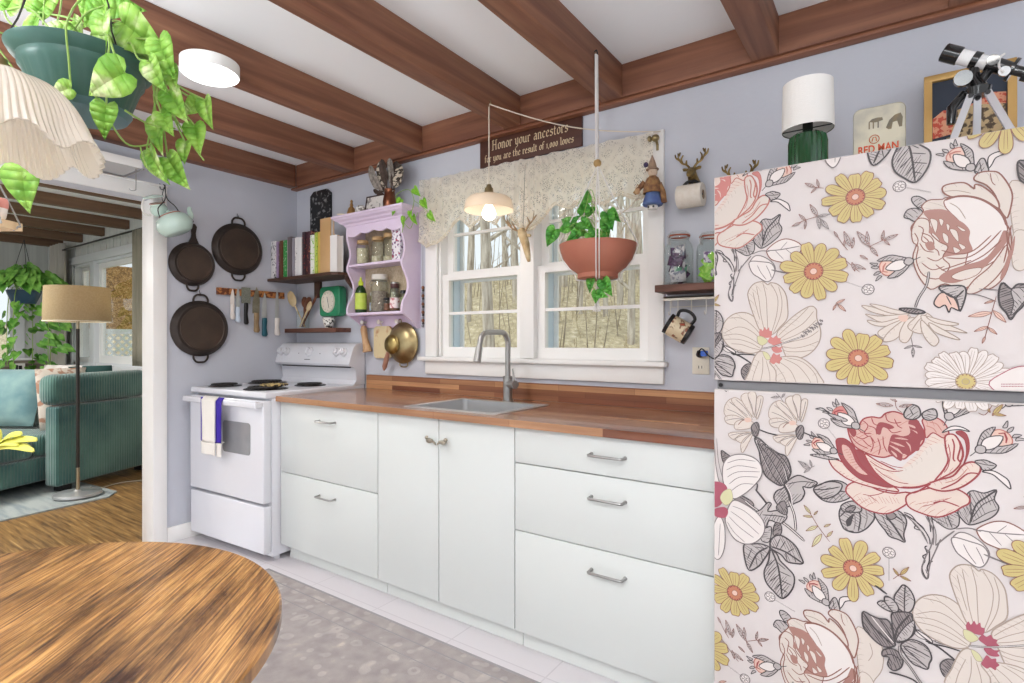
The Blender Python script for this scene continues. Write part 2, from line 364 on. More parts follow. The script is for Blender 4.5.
# ================================================================ OUTSIDE
M['hill'] = mat('leaf_litter_hillside', 'A4977C', .95, c2='C6B896', c3='DCD0B8', scale=9, detail=9, lo=.36, hi=.58, bump=.8, bscale=8)
def hz(x, y): return -.35+max(0, min(y, 15)-1.5)*.305+max(0, y-15)*.10+.18*sin(x*.7+y*.5)+.15*sin(x*1.9-y*1.1)*min(1, y/6)
g = MB().grid(lambda u, v: (-60+110*u, .16+42*v, hz(-60+110*u, .16+42*v)), 110, 60)
struct('ground', g, M['hill'])
g = MB().box(-60, -5.63, -30, .15, -.4, -.35); struct('ground_side', g, M['hill'], smooth=False)
M['bark'] = mat('pale_grey_bark', 'A2978A', .95, c2='D2CABD', scale=3, stretch=(6, 6, 1), bump=.6)
def tree(x, y, h, r, seed, label, grp='bare woodland trees on the hillside', nb=9, z0=None):
    q = random.Random(seed); mb = MB(); z = hz(x, y)-.2 if z0 is None else z0
    lx, ly = q.uniform(-.05, .05), q.uniform(-.05, .05)
    tr = [Vector((x+lx*h*t+.06*h*.1*sin(5*t+seed), y+ly*h*t, z+h*t)) for t in [i/8 for i in range(9)]]
    mb.tube(tr, [r*(1-.8*i/8) for i in range(9)], 8)
    def br(p, d, l, rr, k):
        pts = [p]; dd = d.copy()
        for i in range(4):
            dd = (dd+Vector((q.uniform(-.3, .3), q.uniform(-.3, .3), q.uniform(-.05, .35)))).normalized(); pts.append(pts[-1]+dd*l/4)
        mb.tube(pts, [rr, rr*.8, rr*.6, rr*.4, rr*.15], 5)
        if k:
            for j in range(3): br(pts[1+j], (dd+Vector((q.uniform(-1, 1), q.uniform(-1, 1), q.uniform(-.2, .6)))).normalized(), l*.5, rr*.5, k-1)
    for i in range(nb):
        t = q.uniform(.22, .95); k = int(t*8); a = q.uniform(0, 2*pi)
        br(tr[k], Vector((cos(a), sin(a), q.uniform(.3, .9))).normalized(), h*q.uniform(.16, .34), r*(1-.8*t)*.6, 2)
    return solo('bare_tree', mb, M['bark'], label, 'tree', grp)
# the one big pale trunk seen in the left-hand sash, and thinner ones behind
p = W(490, 341, y=5.0); tree(p.x, 5.0, 9, .105, 3, 'big pale forked tree trunk nearest outside the left kitchen sash', nb=16)
p = W(470, 341, y=7.5); tree(p.x, 7.5, 9, .06, 5, 'slim bare tree outside the left kitchen sash, left of the big pale trunk', nb=14)
GL = 'bare leafless tree on the brush-covered slope outside'
for i, (px, yy, rr) in enumerate([(452, 13, .12), (515, 9, .10), (530, 15, .16), (557, 7, .09), (565, 12, .12), (580, 9, .07), (592, 16, .14), (603, 8, .06), (612, 13, .10), (622, 10, .09), (634, 7, .08), (641, 14, .13), (505, 18, .13), (460, 19, .12), (572, 20, .13), (628, 20, .13), (548, 17, .10)]):
    p = W(px, 341, y=yy); tree(p.x, yy, 8+.2*yy, rr, 20+i, GL, nb=10)
for i, (x, y) in enumerate([(-11, 9), (-14, 6), (-9, 13), (-16, 12), (-12, -3), (-14, -1.5), (-16, 1), (-13, -5)]):
    tree(x, y, 9, .14, 60+i, 'bare leafless tree seen through the living room windows', 'bare trees outside the living room', nb=8, z0=-.5 if y < .2 else None)
# low dry brush on the slope
M['brush'] = mat('dry_brush', 'AEA084', .95, c2='D2C6A8', scale=30)
mb = MB(); q = random.Random(11)
for i in range(5200):
    y = q.uniform(3.2, 22); x = q.uniform(-1.15*(y+2.4)-.2+1.5, -.2*(y+2.4)+4.1); z = hz(x, y)
    a = q.uniform(0, 6.28); l = q.uniform(.08, .34)*(1+y*.02); d = Vector((cos(a)*.5, sin(a)*.5, 1)); s = Vector((.008, 0, 0))*(1+y*.08)
    P0 = Vector((x, y, z-.03)); P1 = P0+d*l*.6; P2 = P0+d*l+Vector((cos(a)*.1, 0, -.03))
    mb.face([P0-s, P0+s, P1+s*.7, P1-s*.7]); mb.face([P1-s*.7, P1+s*.7, P2])
for i in range(260):
    y = q.uniform(5, 24); x = q.uniform(-1.15*(y+2.4)-.2+1.5, -.2*(y+2.4)+4.1); z = hz(x, y); h = q.uniform(.6, 2.2); w_ = .010*(1+y*.06); lx = q.uniform(-.25, .25)
    for s_ in (Vector((w_, 0, 0)), Vector((0, w_, 0))): mb.face([Vector((x, y, z-.1))-s_, Vector((x, y, z-.1))+s_, Vector((x+lx, y, z+h))+s_*.3, Vector((x+lx, y, z+h))-s_*.3], 1)
solo('dry_brush', mb, [M['brush'], mat('sapling_bark', '8E8270', .95, c2='B4A894', scale=8)], 'tan dry undergrowth covering the slope outside the kitchen window', 'undergrowth', kind='stuff')
# porch outside the living room: OSB sheet, rail and lattice
M['osb'] = mat('osb_board', '8E6838', .85, c2='C79A5E', c3='E0BE88', scale=14, detail=8, dist=3, lo=.4, hi=.55)
LT = mat('white_lattice_paint', 'E9EEF0', .6)
PXX = -5.5; zt, zb = 2.30, 1.40
solo('osb_sheet', MB().box(PXX-.02, PXX, .20, 1.9, zb, zt), M['osb'], 'brown strand board sheet fixed outside the living room window', 'board', smooth=False)
pf = thing('porch_lattice', 'white diagonal lattice panel below the strand board outside', 'lattice', (PXX, .9, -.35))
b = MB(); b.box(PXX-.02, PXX+.03, .20, 1.9, zb-.075, zb-.002); b.box(PXX-.02, PXX+.03, .20, 1.9, .40, .48)
build('rail', b, LT, pf, smooth=False)
for yy in (.22, 1.85): build('post', MB().box(PXX-.04, PXX+.04, yy-.04, yy+.04, -.36, zb-.08 if yy > 1 else zb-.08), LT, pf, smooth=False)
b = MB(); H_ = zb-.075-.48
for i in range(34):
    y0_ = -1.0+i*.105
    for sg in (1, -1):
        ya, yb_ = (y0_, y0_+H_) if sg > 0 else (y0_+H_, y0_)
        ts = sorted([max(0, min(1, (.2-ya)/(yb_-ya))), max(0, min(1, (1.9-ya)/(yb_-ya)))])
        if ts[1]-ts[0] < .03: continue
        pa = Vector((0, ya, .48)); pb = Vector((0, yb_, zb-.075)); a = pa.lerp(pb, ts[0]); c = pa.lerp(pb, ts[1]); xx = PXX+.004+(.008 if sg > 0 else 0); w_ = .022
        b.prism([(xx, a.y-w_, a.z), (xx, a.y+w_, a.z), (xx, c.y+w_, c.z), (xx, c.y-w_, c.z)], (.006, 0, 0))
build('lattice_strips', b, LT, pf, smooth=False)
# ================================================================ BASE CABINETS, WORKTOP, SINK
def bar_handle(cx, z, parent, y=-.636, L=.128, name='handle'):
    h = MB(); pts = [(cx-L/2, y, z), (cx-L/2, y-.026, z), (cx-L/2+.003, y-.030, z), (cx-L/2+.008, y-.032, z), (cx+L/2-.008, y-.032, z), (cx+L/2-.003, y-.030, z), (cx+L/2, y-.026, z), (cx+L/2, y, z)]
    h.tube(pts, .0052, 8)
    for x in (cx-L/2, cx+L/2): h.cyl((x, y+.001, z), (x, y-.002, z), .007)
    return build(name, h, M['steeld'], parent)
def cabinet(x0, x1, label, drawers=(), doors=()):
    t = thing('base_cabinet', label, 'cabinet', ((x0+x1)/2, -.3, 0), 0)
    b = MB(); b.box(x0+.001, x0+.017, -.614, -.02, .09, .887); b.box(x1-.017, x1-.001, -.614, -.02, .09, .887); b.box(x0+.017, x1-.017, -.614, -.02, .09, .106); b.box(x0+.017, x1-.017, -.035, -.02, .106, .876); build('carcass', b, M['carcgrey'], t)
    build('plinth', MB().box(x0+.0012, x1-.0012, -.575, -.555, .002, .089), M['plinth'], t)
    for z0, z1, hzz in drawers:
        d = build('drawer_front', MB().box(x0+.0015, x1-.0015, -.635, -.616, z0+.0015, z1-.0015, bev=.0012), M['cab'], t)
        bar_handle((x0+x1)/2+(.018 if x0 < 1 else .012), hzz, d)
    for a0, a1 in doors:
        build('door', MB().box(a0+.0015, a1-.0015, -.635, -.616, .0915, .8845, bev=.0012), M['cab'], t)
    return t
cabinet(.805, 1.603, 'white two-drawer base cabinet beside the stove', [(.09, .497, .418), (.498, .886, .808)])
dc = cabinet(1.605, 2.393, 'white double-door sink cabinet with two small bird-shaped knobs', doors=((1.605, 1.992), (1.994, 2.393)))
cabinet(2.395, 3.165, 'white three-drawer base cabinet next to the flowered fridge', [(.09, .484, .407), (.485, .747, .668), (.748, .886, .820)])
ds = [o for o in bpy.data.objects if o.parent == dc and o.name.startswith('door')]
M['pewter'] = mat('pewter', 'A8A294', .35, 1)
for dd, sx, cx in ((ds[0], -1, 1.955), (ds[1], 1, 2.035)):
    kb = MB(); T = TR((cx, -.655, .79))
    kb.ball((0, 0, 0), (.018, .010, .011), 8, M=Matrix.Rotation(.5*sx, 3, 'Y').to_4x4() if 0 else None)
    kb.ball((sx*-.014*-1, 0, .012), (.009, .008, .009), 8)
    kb.prism([(-sx*.012, 0, -.004), (-sx*.036, 0, -.016), (-sx*.034, 0, -.006), (-sx*.012, 0, .006)], (0, .006, 0))
    kb.prism([(sx*.020, -.001, .012), (sx*.029, -.001, .011), (sx*.020, -.001, .016)], (0, .003, 0))
    kb.ball((-sx*.006, -.007, .003), (.016, .005, .006), 6, M=None)
    kb.cyl((0, .005, 0), (0, .0185, 0), .005)
    kb.xf(T); build('bird_knob', kb, M['pewter'], dd)
SX0, SX1, SY0, SY1 = 1.755, 2.255, -.585, -.185
b = MB()
for a in ((.793, SX0, -.66, -.0215), (SX1, 3.175, -.66, -.0215), (SX0, SX1, -.66, SY0), (SX0, SX1, SY1, -.0215)):
    b.box(a[0], a[1], a[2], a[3], .8885, .918)
solo('worktop', b, M['butcher'], 'long butcher block worktop of wooden staves over the white cabinets', 'worktop', smooth=False)
solo('backsplash', MB().box(.793, 3.175, -.021, -.001, .9185, 1.006), M['butcherz'], 'narrow wooden stave backsplash under the window sill', 'backsplash', smooth=False)
sk = thing('kitchen_sink', 'stainless steel inset sink in the butcher block worktop', 'sink', (2.005, -.385, .75))
b = MB(); o_, i_ = (1.738, 2.272, -.602, -.168), (1.778, 2.232, -.562, -.208)
def rr(x0, x1, y0, y1, z, r, n=5):
    pts = []
    for cx, cy, a0 in ((x1-r, y1-r, 0), (x0+r, y1-r, 90), (x0+r, y0+r, 180), (x1-r, y0+r, 270)):
        for k in range(n+1): a = radians(a0+90*k/n); pts.append(Vector((cx+r*cos(a), cy+r*sin(a), z)))
    return pts
b.ring([rr(*o_, .9185, .012), rr(*o_, .9215, .012), rr(*i_, .9215, .03), rr(*i_, .915, .03), rr(1.786, 2.224, -.554, -.216, .755, .04), rr(1.81, 2.2, -.53, -.24, .745, .04)], cap0=False, cap1=True)
build('basin', b, M['steel'], sk)
build('drain', MB().lathe([(.001, .7475), (.03, .7475), (.04, .7465), (.042, .7455)], (2.005, -.385, 0), cap0=True), M['chrome'], sk)
fc = thing('kitchen_faucet', 'brushed steel high-arc faucet behind the sink', 'faucet', (2.0, -.128, .918))
b = MB(); b.cyl((2.0, -.128, .9185), (2.0, -.128, .924), .028); b.cyl((2.0, -.128, .922), (2.0, -.128, 1.045), .023, n=24)
build('body', b, M['steeld'], fc)
b = MB(); b.tube(curve([(2.0, -.128, 1.04), (2.0, -.128, 1.15), (2.0, -.128, 1.215), (2.0, -.145, 1.250), (2.0, -.175, 1.266), (2.0, -.26, 1.266), (2.0, -.315, 1.262), (2.0, -.345, 1.24), (2.0, -.362, 1.19)], 6), .0135, 14)
build('spout', b, M['steeld'], fc)
build('spray_head', MB().cyl((2.0, -.361, 1.195), (2.0, -.378, 1.125), .0165, .018), M['steeld'], fc)
b = MB(); b.cyl((2.0, -.128, 1.005), (2.062, -.150, 1.005), .021); b.cyl((2.052, -.146, 1.02), (2.040, -.142, 1.085), .0045)
build('lever', b, M['steeld'], fc)
# ================================================================ STOVE
st = thing('electric_stove', 'white freestanding electric stove with coil burners', 'stove', (.41, -.38, 0))
SA, SB = .03, .79
b = MB(); b.box(SA+.004, SB-.004, -.70, -.03, .03, .907, bev=.003)
for x in (SA+.05, SB-.05):
    for y in (-.64, -.08): b.cyl((x, y, 0), (x, y, .03), .018)
build('body', b, M['enamel'], st)
b = MB(); b.box(SA, SB, -.745, -.03, .908, .942, bev=.008, seg=3); build('cooktop', b, M['enamel'], st)
b = MB(); b.box(SA+.008, SB-.008, -.752, -.702, .33, .895, bev=.008, seg=3); dr = build('oven_door', b, M['enamel'], st)
M['ovenglass'] = mat('oven_window_glass', '85858A', .12, c2='9A9A9C', scale=4)
b = MB(); b.prism([Vector((p.x, -.7525, p.y)) for p in [Vector((q.x, q.y)) for q in rr(.40, .665, .585, .765, 0, .02)]], (0, -.0025, 0)); build('door_window', b, M['ovenglass'], dr)
b = MB(); b.box(SA+.012, SB-.010, -.800, -.782, .858, .892, bev=.006, seg=3); b.box(SA+.012, SA+.045, -.785, -.752, .86, .890, bev=.003); b.box(SB-.05, SB-.010, -.785, -.752, .86, .890, bev=.003)
build('door_handle', b, M['enamel'], dr)
b = MB(); b.box(SA+.008, SB-.008, -.748, -.702, .055, .312, bev=.006, seg=3); b.prism([(.29, -.748, .3125), (.53, -.748, .3125), (.50, -.735, .3125), (.32, -.735, .3125)], (0, 0, .004))
build('storage_drawer', b, M['enamel'], st)
b = MB()
prof = [(-.03, .941), (-.03, 1.205), (-.06, 1.213), (-.10, 1.205), (-.125, 1.18), (-.155, 1.10), (-.16, 1.075), (-.150, 1.062), (-.118, 1.055), (-.105, 1.03), (-.100, .97), (-.12, .945), (-.135, .9415)]
b.ring([[Vector((x, y, z)) for y, z in prof] for x in (SA, SA+.004)] + [[Vector((x, y, z)) for y, z in prof] for x in (SB-.004, SB)])
b.ring([[Vector((x, y, z)) for y, z in ((-.029, .925), (-.029, 1.19), (-.003, 1.19), (-.003, .60), (-.029, .60))] for x in (SA+.01, SB-.01)], 1)
M['galv'] = mat('grey_metal_back', '6E7580', .5, .4)
bg = build('backguard', b, [M['enamel'], M['galv']], st)
build('panel_gap_shade', MB().box(SA+.03, SB-.03, -.1235, -.119, 1.050, 1.056), M['black'], bg, smooth=False)  # black strip put in for the gap line shaded by the panel overhang
dn = Vector((0, -.937, .35)).normalized()
def knob(x, z, y, r):
    kb = MB(); c = Vector((x, y, z)); kb.tube([c+dn*-.004, c+dn*.012, c+dn*.016, c+dn*.03], [r*1.15, r*1.15, r*.9, r*.78], 20)
    up = Vector((0, .35, .937)); kb.prism([c+dn*.03+Vector((-.004, 0, 0))-up*r*.7, c+dn*.03+Vector((.004, 0, 0))-up*r*.7, c+dn*.03+Vector((.004, 0, 0))+up*r*.7, c+dn*.03+Vector((-.004, 0, 0))+up*r*.7], dn*.006)
    build('knob', kb, M['enamel'], bg)
for x, r in ((.075, .024), (.137, .024), (.38, .028), (.655, .024), (.722, .024)): knob(x, 1.150, -.138, r)
b = MB(); b.prism([(.345, -.1575, 1.098), (.405, -.1575, 1.098), (.403, -.1565, 1.102), (.347, -.1565, 1.102)], (0, -.0008, 0))
for x in (.27, .49): b.cyl((x, -.1435, 1.14), (x, -.1455, 1.1408), .003, n=8)
build('panel_marks', b, M['black'], bg)
M['coil'] = mat('burner_coil', '2E2B2A', .5, .5)
M['drip'] = mat('drip_pan', '4A4744', .25, .9, c2='2B2827', scale=20)
M['dripold'] = mat('scorched_drip_pan', 'A08A5A', .4, .6, c2='2B2320', scale=45, lo=.42, hi=.55)
for i, (x, y, r, dm) in enumerate(((.16, -.60, .082, 'drip'), (.58, -.60, .105, 'drip'), (.15, -.30, .105, 'drip'), (.58, -.29, .082, 'drip'))):
    bb = build('drip_pan', MB().lathe([(.005, .9435), (r*.6, .9442), (r*.95, .946), (r*1.08, .948), (r*1.15, .9455), (r*1.17, .9425)], (x, y, 0), 32, cap0=True), M[dm], st)
    pts = []
    for k in range(150): a = 2*pi*4*k/150; rad = r*(.2+.78*k/150); pts.append((x+rad*cos(a), y+rad*sin(a), .955))
    c_ = MB().tube(pts, .0045, 6); c_.tube([(x+r*.98, y, .955), (x+r*1.02, y, .951)], .0045, 6)
    for k in range(3): a = k*2*pi/3; c_.tube([(x, y, .949), (x+r*cos(a), y+r*sin(a), .949)], .0018, 5)
    build('coil', c_, M['coil'], bb)
tr_ = thing('woven_trivet', 'round dark and straw woven trivet lying on the front right burner', 'trivet', (.60, -.56, .960))
b = MB()
for k in range(5): rr_ = .015+.014*k; b.tube([(.60+rr_*1.1*cos(a), -.56+rr_*sin(a), .9655) for a in [2*pi*i/24 for i in range(25)]], .0052, 6)
M['straw'] = mat('woven_straw', '2E2722', .8, c2='C7AE74', scale=60, lo=.45, hi=.52)
build('coiled_straw', b, M['straw'], tr_)
# towel over the oven door handle
M['towelp'] = mat('purple_terry', '3F2A9E', .95, bump=.6, bscale=300); M['towelw'] = mat('cream_terry', 'EAE6DF', .95, bump=.5, bscale=300)
tw = thing('dish_towel', 'cream and purple dish towel with looped embroidery hanging on the oven door handle', 'towel', (.38, -.80, .6))
def drape(x0, x1, yf, z1, z0, off, mb, mi):
    return mb.grid(lambda u, v: (x0+(x1-x0)*u, -.792+(-1)*(.0135+off+.004*sin(u*9+x0*40)*min(1, v*2)), z1-(z1-z0)*v) if v > 0.001 else (x0+(x1-x0)*u, -.792, z1+.005), 10, 16, mi)
b = MB(); drape(.425, .480, 0, .896, .645, .004, b, 0); drape(.425, .480, 0, .645, .565, .004, b, 1); o = build('back_layer', b, [M['towelp'], M['towelw']], tw, solid=.003)
b = MB(); drape(.280, .425, 0, .899, .64, .008, b, 0); drape(.277, .428, 0, .64, .57, .0085, b, 0); build('front_layer', b, M['towelw'], tw, solid=.003)
b = MB(); b.box(.270, .280, -.812, -.8005, .645, .897); b.box(.424, .430, -.811, -.8035, .645, .878); b.box(.275, .430, -.8108, -.8055, .641, .646); build('purple_edging', b, M['towelp'], tw)
b = MB()
for k in range(3): b.tube(curve([(.352+.022*cos(a)*(1-.2*k), -.8075, .77-.028*k+.026*sin(a)*(1-.15*k)) for a in [i*.7+k for i in range(8)]], 4), .0011, 5)
build('embroidery', b, mat('grey_thread', '9A968F', .9), tw)
MR = Matrix.Translation((.404, -.38, 0)) @ Matrix.Rotation(radians(3), 4, 'Z') @ Matrix.Translation((-.41, .38, 0))
for o in (st, tw, tr_): o.location = MR @ o.location; o.rotation_euler.z = radians(3)
# ================================================================ ROUND TABLE
M['rustic'] = mat('rustic_table_wood', '5E3E2C', .33, c2='AE7E48', c3='CF9F60', scale=1, stretch=(7, 260, 5), bump=.2, bscale=1, bstretch=(6, 150, 5), lo=.30, hi=.52, dist=.5, detail=9, coat=.15)
N, L, bs = nodes_of(M['rustic'])
mp = [n_ for n_ in N if n_.type == 'MAPPING']
for m_ in mp: m_.inputs['Rotation'].default_value = (0, 0, 0)
# broad dark and light patches across the boards
tc = N.new('ShaderNodeTexCoord'); m2 = N.new('ShaderNodeMapping'); m2.inputs['Rotation'].default_value = (0, 0, 0); m2.inputs['Scale'].default_value = (1.7, 8, 3)
nz = N.new('ShaderNodeTexNoise'); nz.inputs['Scale'].default_value = 1; nz.inputs['Detail'].default_value = 12; nz.inputs['Roughness'].default_value = .68; nz.inputs['Distortion'].default_value = .4
cr = N.new('ShaderNodeValToRGB'); cr.color_ramp.elements[0].position = .36; cr.color_ramp.elements[0].color = lin('543E38'); cr.color_ramp.elements[1].position = .56; cr.color_ramp.elements[1].color = (1, 1, 1, 1)
mx = N.new('ShaderNodeMix'); mx.data_type = 'RGBA'; mx.blend_type = 'MULTIPLY'; mx.inputs[0].default_value = 1
L.new(tc.outputs['Object'], m2.inputs[0]); L.new(m2.outputs[0], nz.inputs['Vector']); L.new(nz.outputs['Fac'], cr.inputs[0])
src = bs.inputs['Base Color'].links[0].from_socket; L.new(src, mx.inputs[6]); L.new(cr.outputs[0], mx.inputs[7]); L.new(mx.outputs[2], bs.inputs['Base Color'])
TX, TY = 2.42, -2.24
tb = thing('round_table', 'round rustic wood dining table with dark grain in the foreground', 'table', (TX, TY, 0))
tp_ = build('tabletop', MB().lathe([(.001, .712), (.49, .712), (.503, .716), (.503, .736), (.499, .74), (.001, .74)], (0, 0, 0), 96), M['rustic'], tb, world=False); tp_.rotation_euler.z = radians(130)
build('pedestal', MB().lathe([(.02, .0275), (.045, .036), (.035, .1), (.035, .68), (.1, .711)], (TX, TY, 0), 24, cap0=True, cap1=True), M['black'], tb)
for k in range(4):
    a = k*pi/2+.4; b = MB().tube([(TX+.03*cos(a), TY+.03*sin(a), .062), (TX+.2*cos(a), TY+.2*sin(a), .045), (TX+.36*cos(a), TY+.36*sin(a), .0245)], [.028, .024, .016], 10)
    build('foot', b, M['black'], tb)
# ================================================================ KITCHEN RUG
M['rug'] = mat('faded_rug', 'ACA4A2', .95, c2='BDB5B1', c3='CDC4B8', scale=14, detail=8, bump=.5, bscale=260, lo=.35, hi=.62)
N, L, bs = nodes_of(M['rug']); tc = N.new('ShaderNodeTexCoord'); vo = N.new('ShaderNodeTexVoronoi'); vo.inputs['Scale'].default_value = 17; vo.feature = 'SMOOTH_F1'
wv = N.new('ShaderNodeMath'); wv.operation = 'MULTIPLY'; wv.inputs[1].default_value = 9; sn = N.new('ShaderNodeMath'); sn.operation = 'SINE'
cr = N.new('ShaderNodeValToRGB'); cr.color_ramp.elements[0].position = .35; cr.color_ramp.elements[0].color = lin('BDB8BC'); cr.color_ramp.elements[1].position = .8; cr.color_ramp.elements[1].color = (1, 1, 1, 1)
mx = N.new('ShaderNodeMix'); mx.data_type = 'RGBA'; mx.blend_type = 'MULTIPLY'; mx.inputs[0].default_value = .35
L.new(tc.outputs['Object'], vo.inputs['Vector']); L.new(vo.outputs['Distance'], wv.inputs[0]); L.new(wv.outputs[0], sn.inputs[0]); L.new(sn.outputs[0], cr.inputs[0])
src = bs.inputs['Base Color'].links[0].from_socket; L.new(src, mx.inputs[6]); L.new(cr.outputs[0], mx.inputs[7]); L.new(mx.outputs[2], bs.inputs['Base Color'])
rg = thing('kitchen_rug', 'faded grey and beige patterned runner rug on the tile floor', 'rug', (2.1, -1.6, 0))
build('pile', MB().box(.87, 3.4, -2.4, -.745, .0005, .007, bev=.002), M['rug'], rg)
b = MB(); b.box(.87, 3.4, -.757, -.745, .0072, .0078); b.box(.87, .882, -2.4, -.757, .0072, .0078); b.box(.94, 3.4, -.818, -.812, .0072, .0078); b.box(.94, .946, -2.4, -.818, .0072, .0078); b.box(1.02, 3.4, -.905, -.901, .0072, .0078)
build('border', b, mat('rug_border', '9A9698', .95), rg)
# ================================================================ CAST IRON PANS (left wall x = 0)
RX = Matrix.Rotation(radians(90), 4, 'Y')      # turns a lathe axis (z) to +x, pointing off the wall
def wallM(y, z, x=.0): return Matrix.Translation((x, y, z)) @ RX
def pan(y, z, r, depth, label, handle=0.0, loops=(1,), turn=0.0, name='cast_iron_pan'):
    t = thing(name, label, 'pan', (0, y, z-r))
    # bottom faces the room: rim against the wall
    prof = [(r*.97, .006), (r*1.0, .004), (r, .012), (r*.985, .014), (r*.90, depth), (r*.86, depth+.004), (r*.80, depth+.001), (.001, depth)]
    b = MB().lathe(prof, n=48, M=wallM(y, z), cap0=True); build('body', b, M['iron'], t)
    b = MB().lathe([(r*.78, depth+.0005), (r*.76, depth+.0035), (r*.74, depth+.001)], n=48, M=wallM(y, z)); b.lathe([(.001, depth+.0012), (r*.74, depth+.0012)], n=40, M=wallM(y, z)); build('base_ring', b, M['ironc'], t)
    for sgn in loops:
        a0 = turn+(0 if sgn > 0 else pi); Pp = lambda rr, aa: (.016, y+rr*sin(aa), z+rr*cos(aa))
        b = MB().tube(curve([Pp(r*.97, a0-.26), Pp(r*1.10, a0-.22), Pp(r*1.20, a0-.12), Pp(r*1.21, a0), Pp(r*1.20, a0+.12), Pp(r*1.10, a0+.22), Pp(r*.97, a0+.26)], 4), .0065, 8)
        build('loop_handle', b, M['iron'], t)
    if handle:
        b = MB(); y0 = y+.004
        b.prism([(.010, y0-.030, z+r*.95), (.010, y0-.014, z+r+.03), (.010, y0-.011, z+r+handle*.5), (.010, y0-.018, z+r+handle*.85), (.010, y0-.006, z+r+handle), (.010, y0+.006, z+r+handle), (.010, y0+.018, z+r+handle*.85), (.010, y0+.011, z+r+handle*.5), (.010, y0+.014, z+r+.03), (.010, y0+.030, z+r*.95)], (.014, 0, 0))
        build('handle', b, M['iron'], t)
    return t
pan(-.738, 1.705, .137, .045, 'smaller cast iron skillet with its long handle up, hanging left of the big pan', .115, (-1,), name='cast_iron_skillet')
pan(-.447, 1.838, .172, .038, 'large two-handled cast iron pan hanging highest, nearest the corner books', 0, (1, -1))
pan(-.690, 1.303, .176, .045, 'two-handled cast iron pan hanging lowest, above the back of the stove', 0, (1, -1))
def hook(y, z, label, x=.0):
    return solo('wall_hook', MB().tube(curve([(x+.001, y, z+.02), (x+.002, y, z), (x+.014, y, z-.006), (x+.018, y, z+.006)], 4), .002, 6), M['black'], label, 'hook')
hook(-.735, 1.972, 'small black wall hook above the skillet handle'); hook(-.447, 2.058, 'small black wall hook above the largest cast iron pan'); hook(-.690, 1.525, 'small black wall hook above the lowest cast iron pan')
# ---- knives on a wooden strip
M['stripw'] = mat('carved_strip_wood', '6B3A22', .5, c2='B87A45', scale=42, detail=1, lo=.46, hi=.52)
solo('knife_strip', MB().box(.0008, .020, -.587, -.112, 1.527, 1.572, bev=.002), M['stripw'], 'carved brown wooden strip on the left wall holding the knives', 'knife rack', smooth=False)
def knife(y, ztip, zmid, zend, bw, bladem, handm, label, name='kitchen_knife', hw=.011, serr=False, square=False, tilt=0.0):
    bw *= 1.3; hw *= 1.35
    t = thing(name, label, 'knife', (.0215, y, zend)); m = MB()
    if square: pts = [(-bw, zmid), (bw, zmid), (bw, ztip), (-bw, ztip)]
    else: pts = [(-bw, zmid), (bw*.7, zmid), (bw*.8, zmid+(ztip-zmid)*.55), (bw*.45, zmid+(ztip-zmid)*.85), (0, ztip), (-bw*.6, zmid+(ztip-zmid)*.72), (-bw, zmid+(ztip-zmid)*.4)]
    m.prism([(.0215, y+a+tilt*(zz-zmid), zz) for a, zz in pts], (.002, 0, 0)); build('blade', m, bladem, t)
    h = MB(); h.tube([(.0235, y-tilt*.0, zmid+.004), (.0235, y, zmid-.02), (.0235, y-.002, (zmid+zend)/2), (.0235, y+.001, zend+.012), (.0235, y, zend)], [hw*.9, hw*1.0, hw*.85, hw*1.15, hw*.7], 12, flat=.7); build('handle', h, handm, t)
    return t
ST = mat('knife_steel', 'C2C6C4', .4, .25); CW = mat('white_handle', 'EDE6DF', .4); CB = mat('pale_blue_handle', 'CBD9E8', .4); BK = M['black']; TL = mat('teal_handle', '1F5866', .35); WD = mat('olive_wood_handle', '8C7454', .5, c2='A38A66', scale=20)
GR = mat('grater_steel', '9EA296', .4, .3, c2='7F8378', scale=300, lo=.45, hi=.5); CHM = mat('dark_steel', '7A745E', .35, .3, c2='9A9684', scale=20)
def kz(px, py): p = W(px, py, x=.022); return p.y, p.z
def kn(px, yt, ym, ye, *a, **k): y, zt = kz(px, yt); knife(y, zt, kz(px, ym)[1], kz(px, ye)[1], *a, **k)
kn(232.5, 288, 304, 319, .012, CW, CW, 'short knife with white handle, leftmost on the knife strip')
kn(238, 285, 307, 322, .010, ST, CB, 'paring knife with pale blue handle on the knife strip', hw=.012)
kn(246, 287, 303, 324, .024, GR, BK, 'flat steel grater with black handle on the knife strip', name='hand_grater', square=True)
kn(256.5, 286.5, 313, 332, .022, CHM, WD, 'dark chef knife with olive wood handle on the knife strip', hw=.014)
kn(264.5, 292, 318, 336, .016, ST, TL, 'knife with dark teal handle on the knife strip', hw=.014)
kn(277, 288, 318, 335, .012, ST, CW, 'long bread knife with white handle, rightmost on the knife strip', hw=.014)
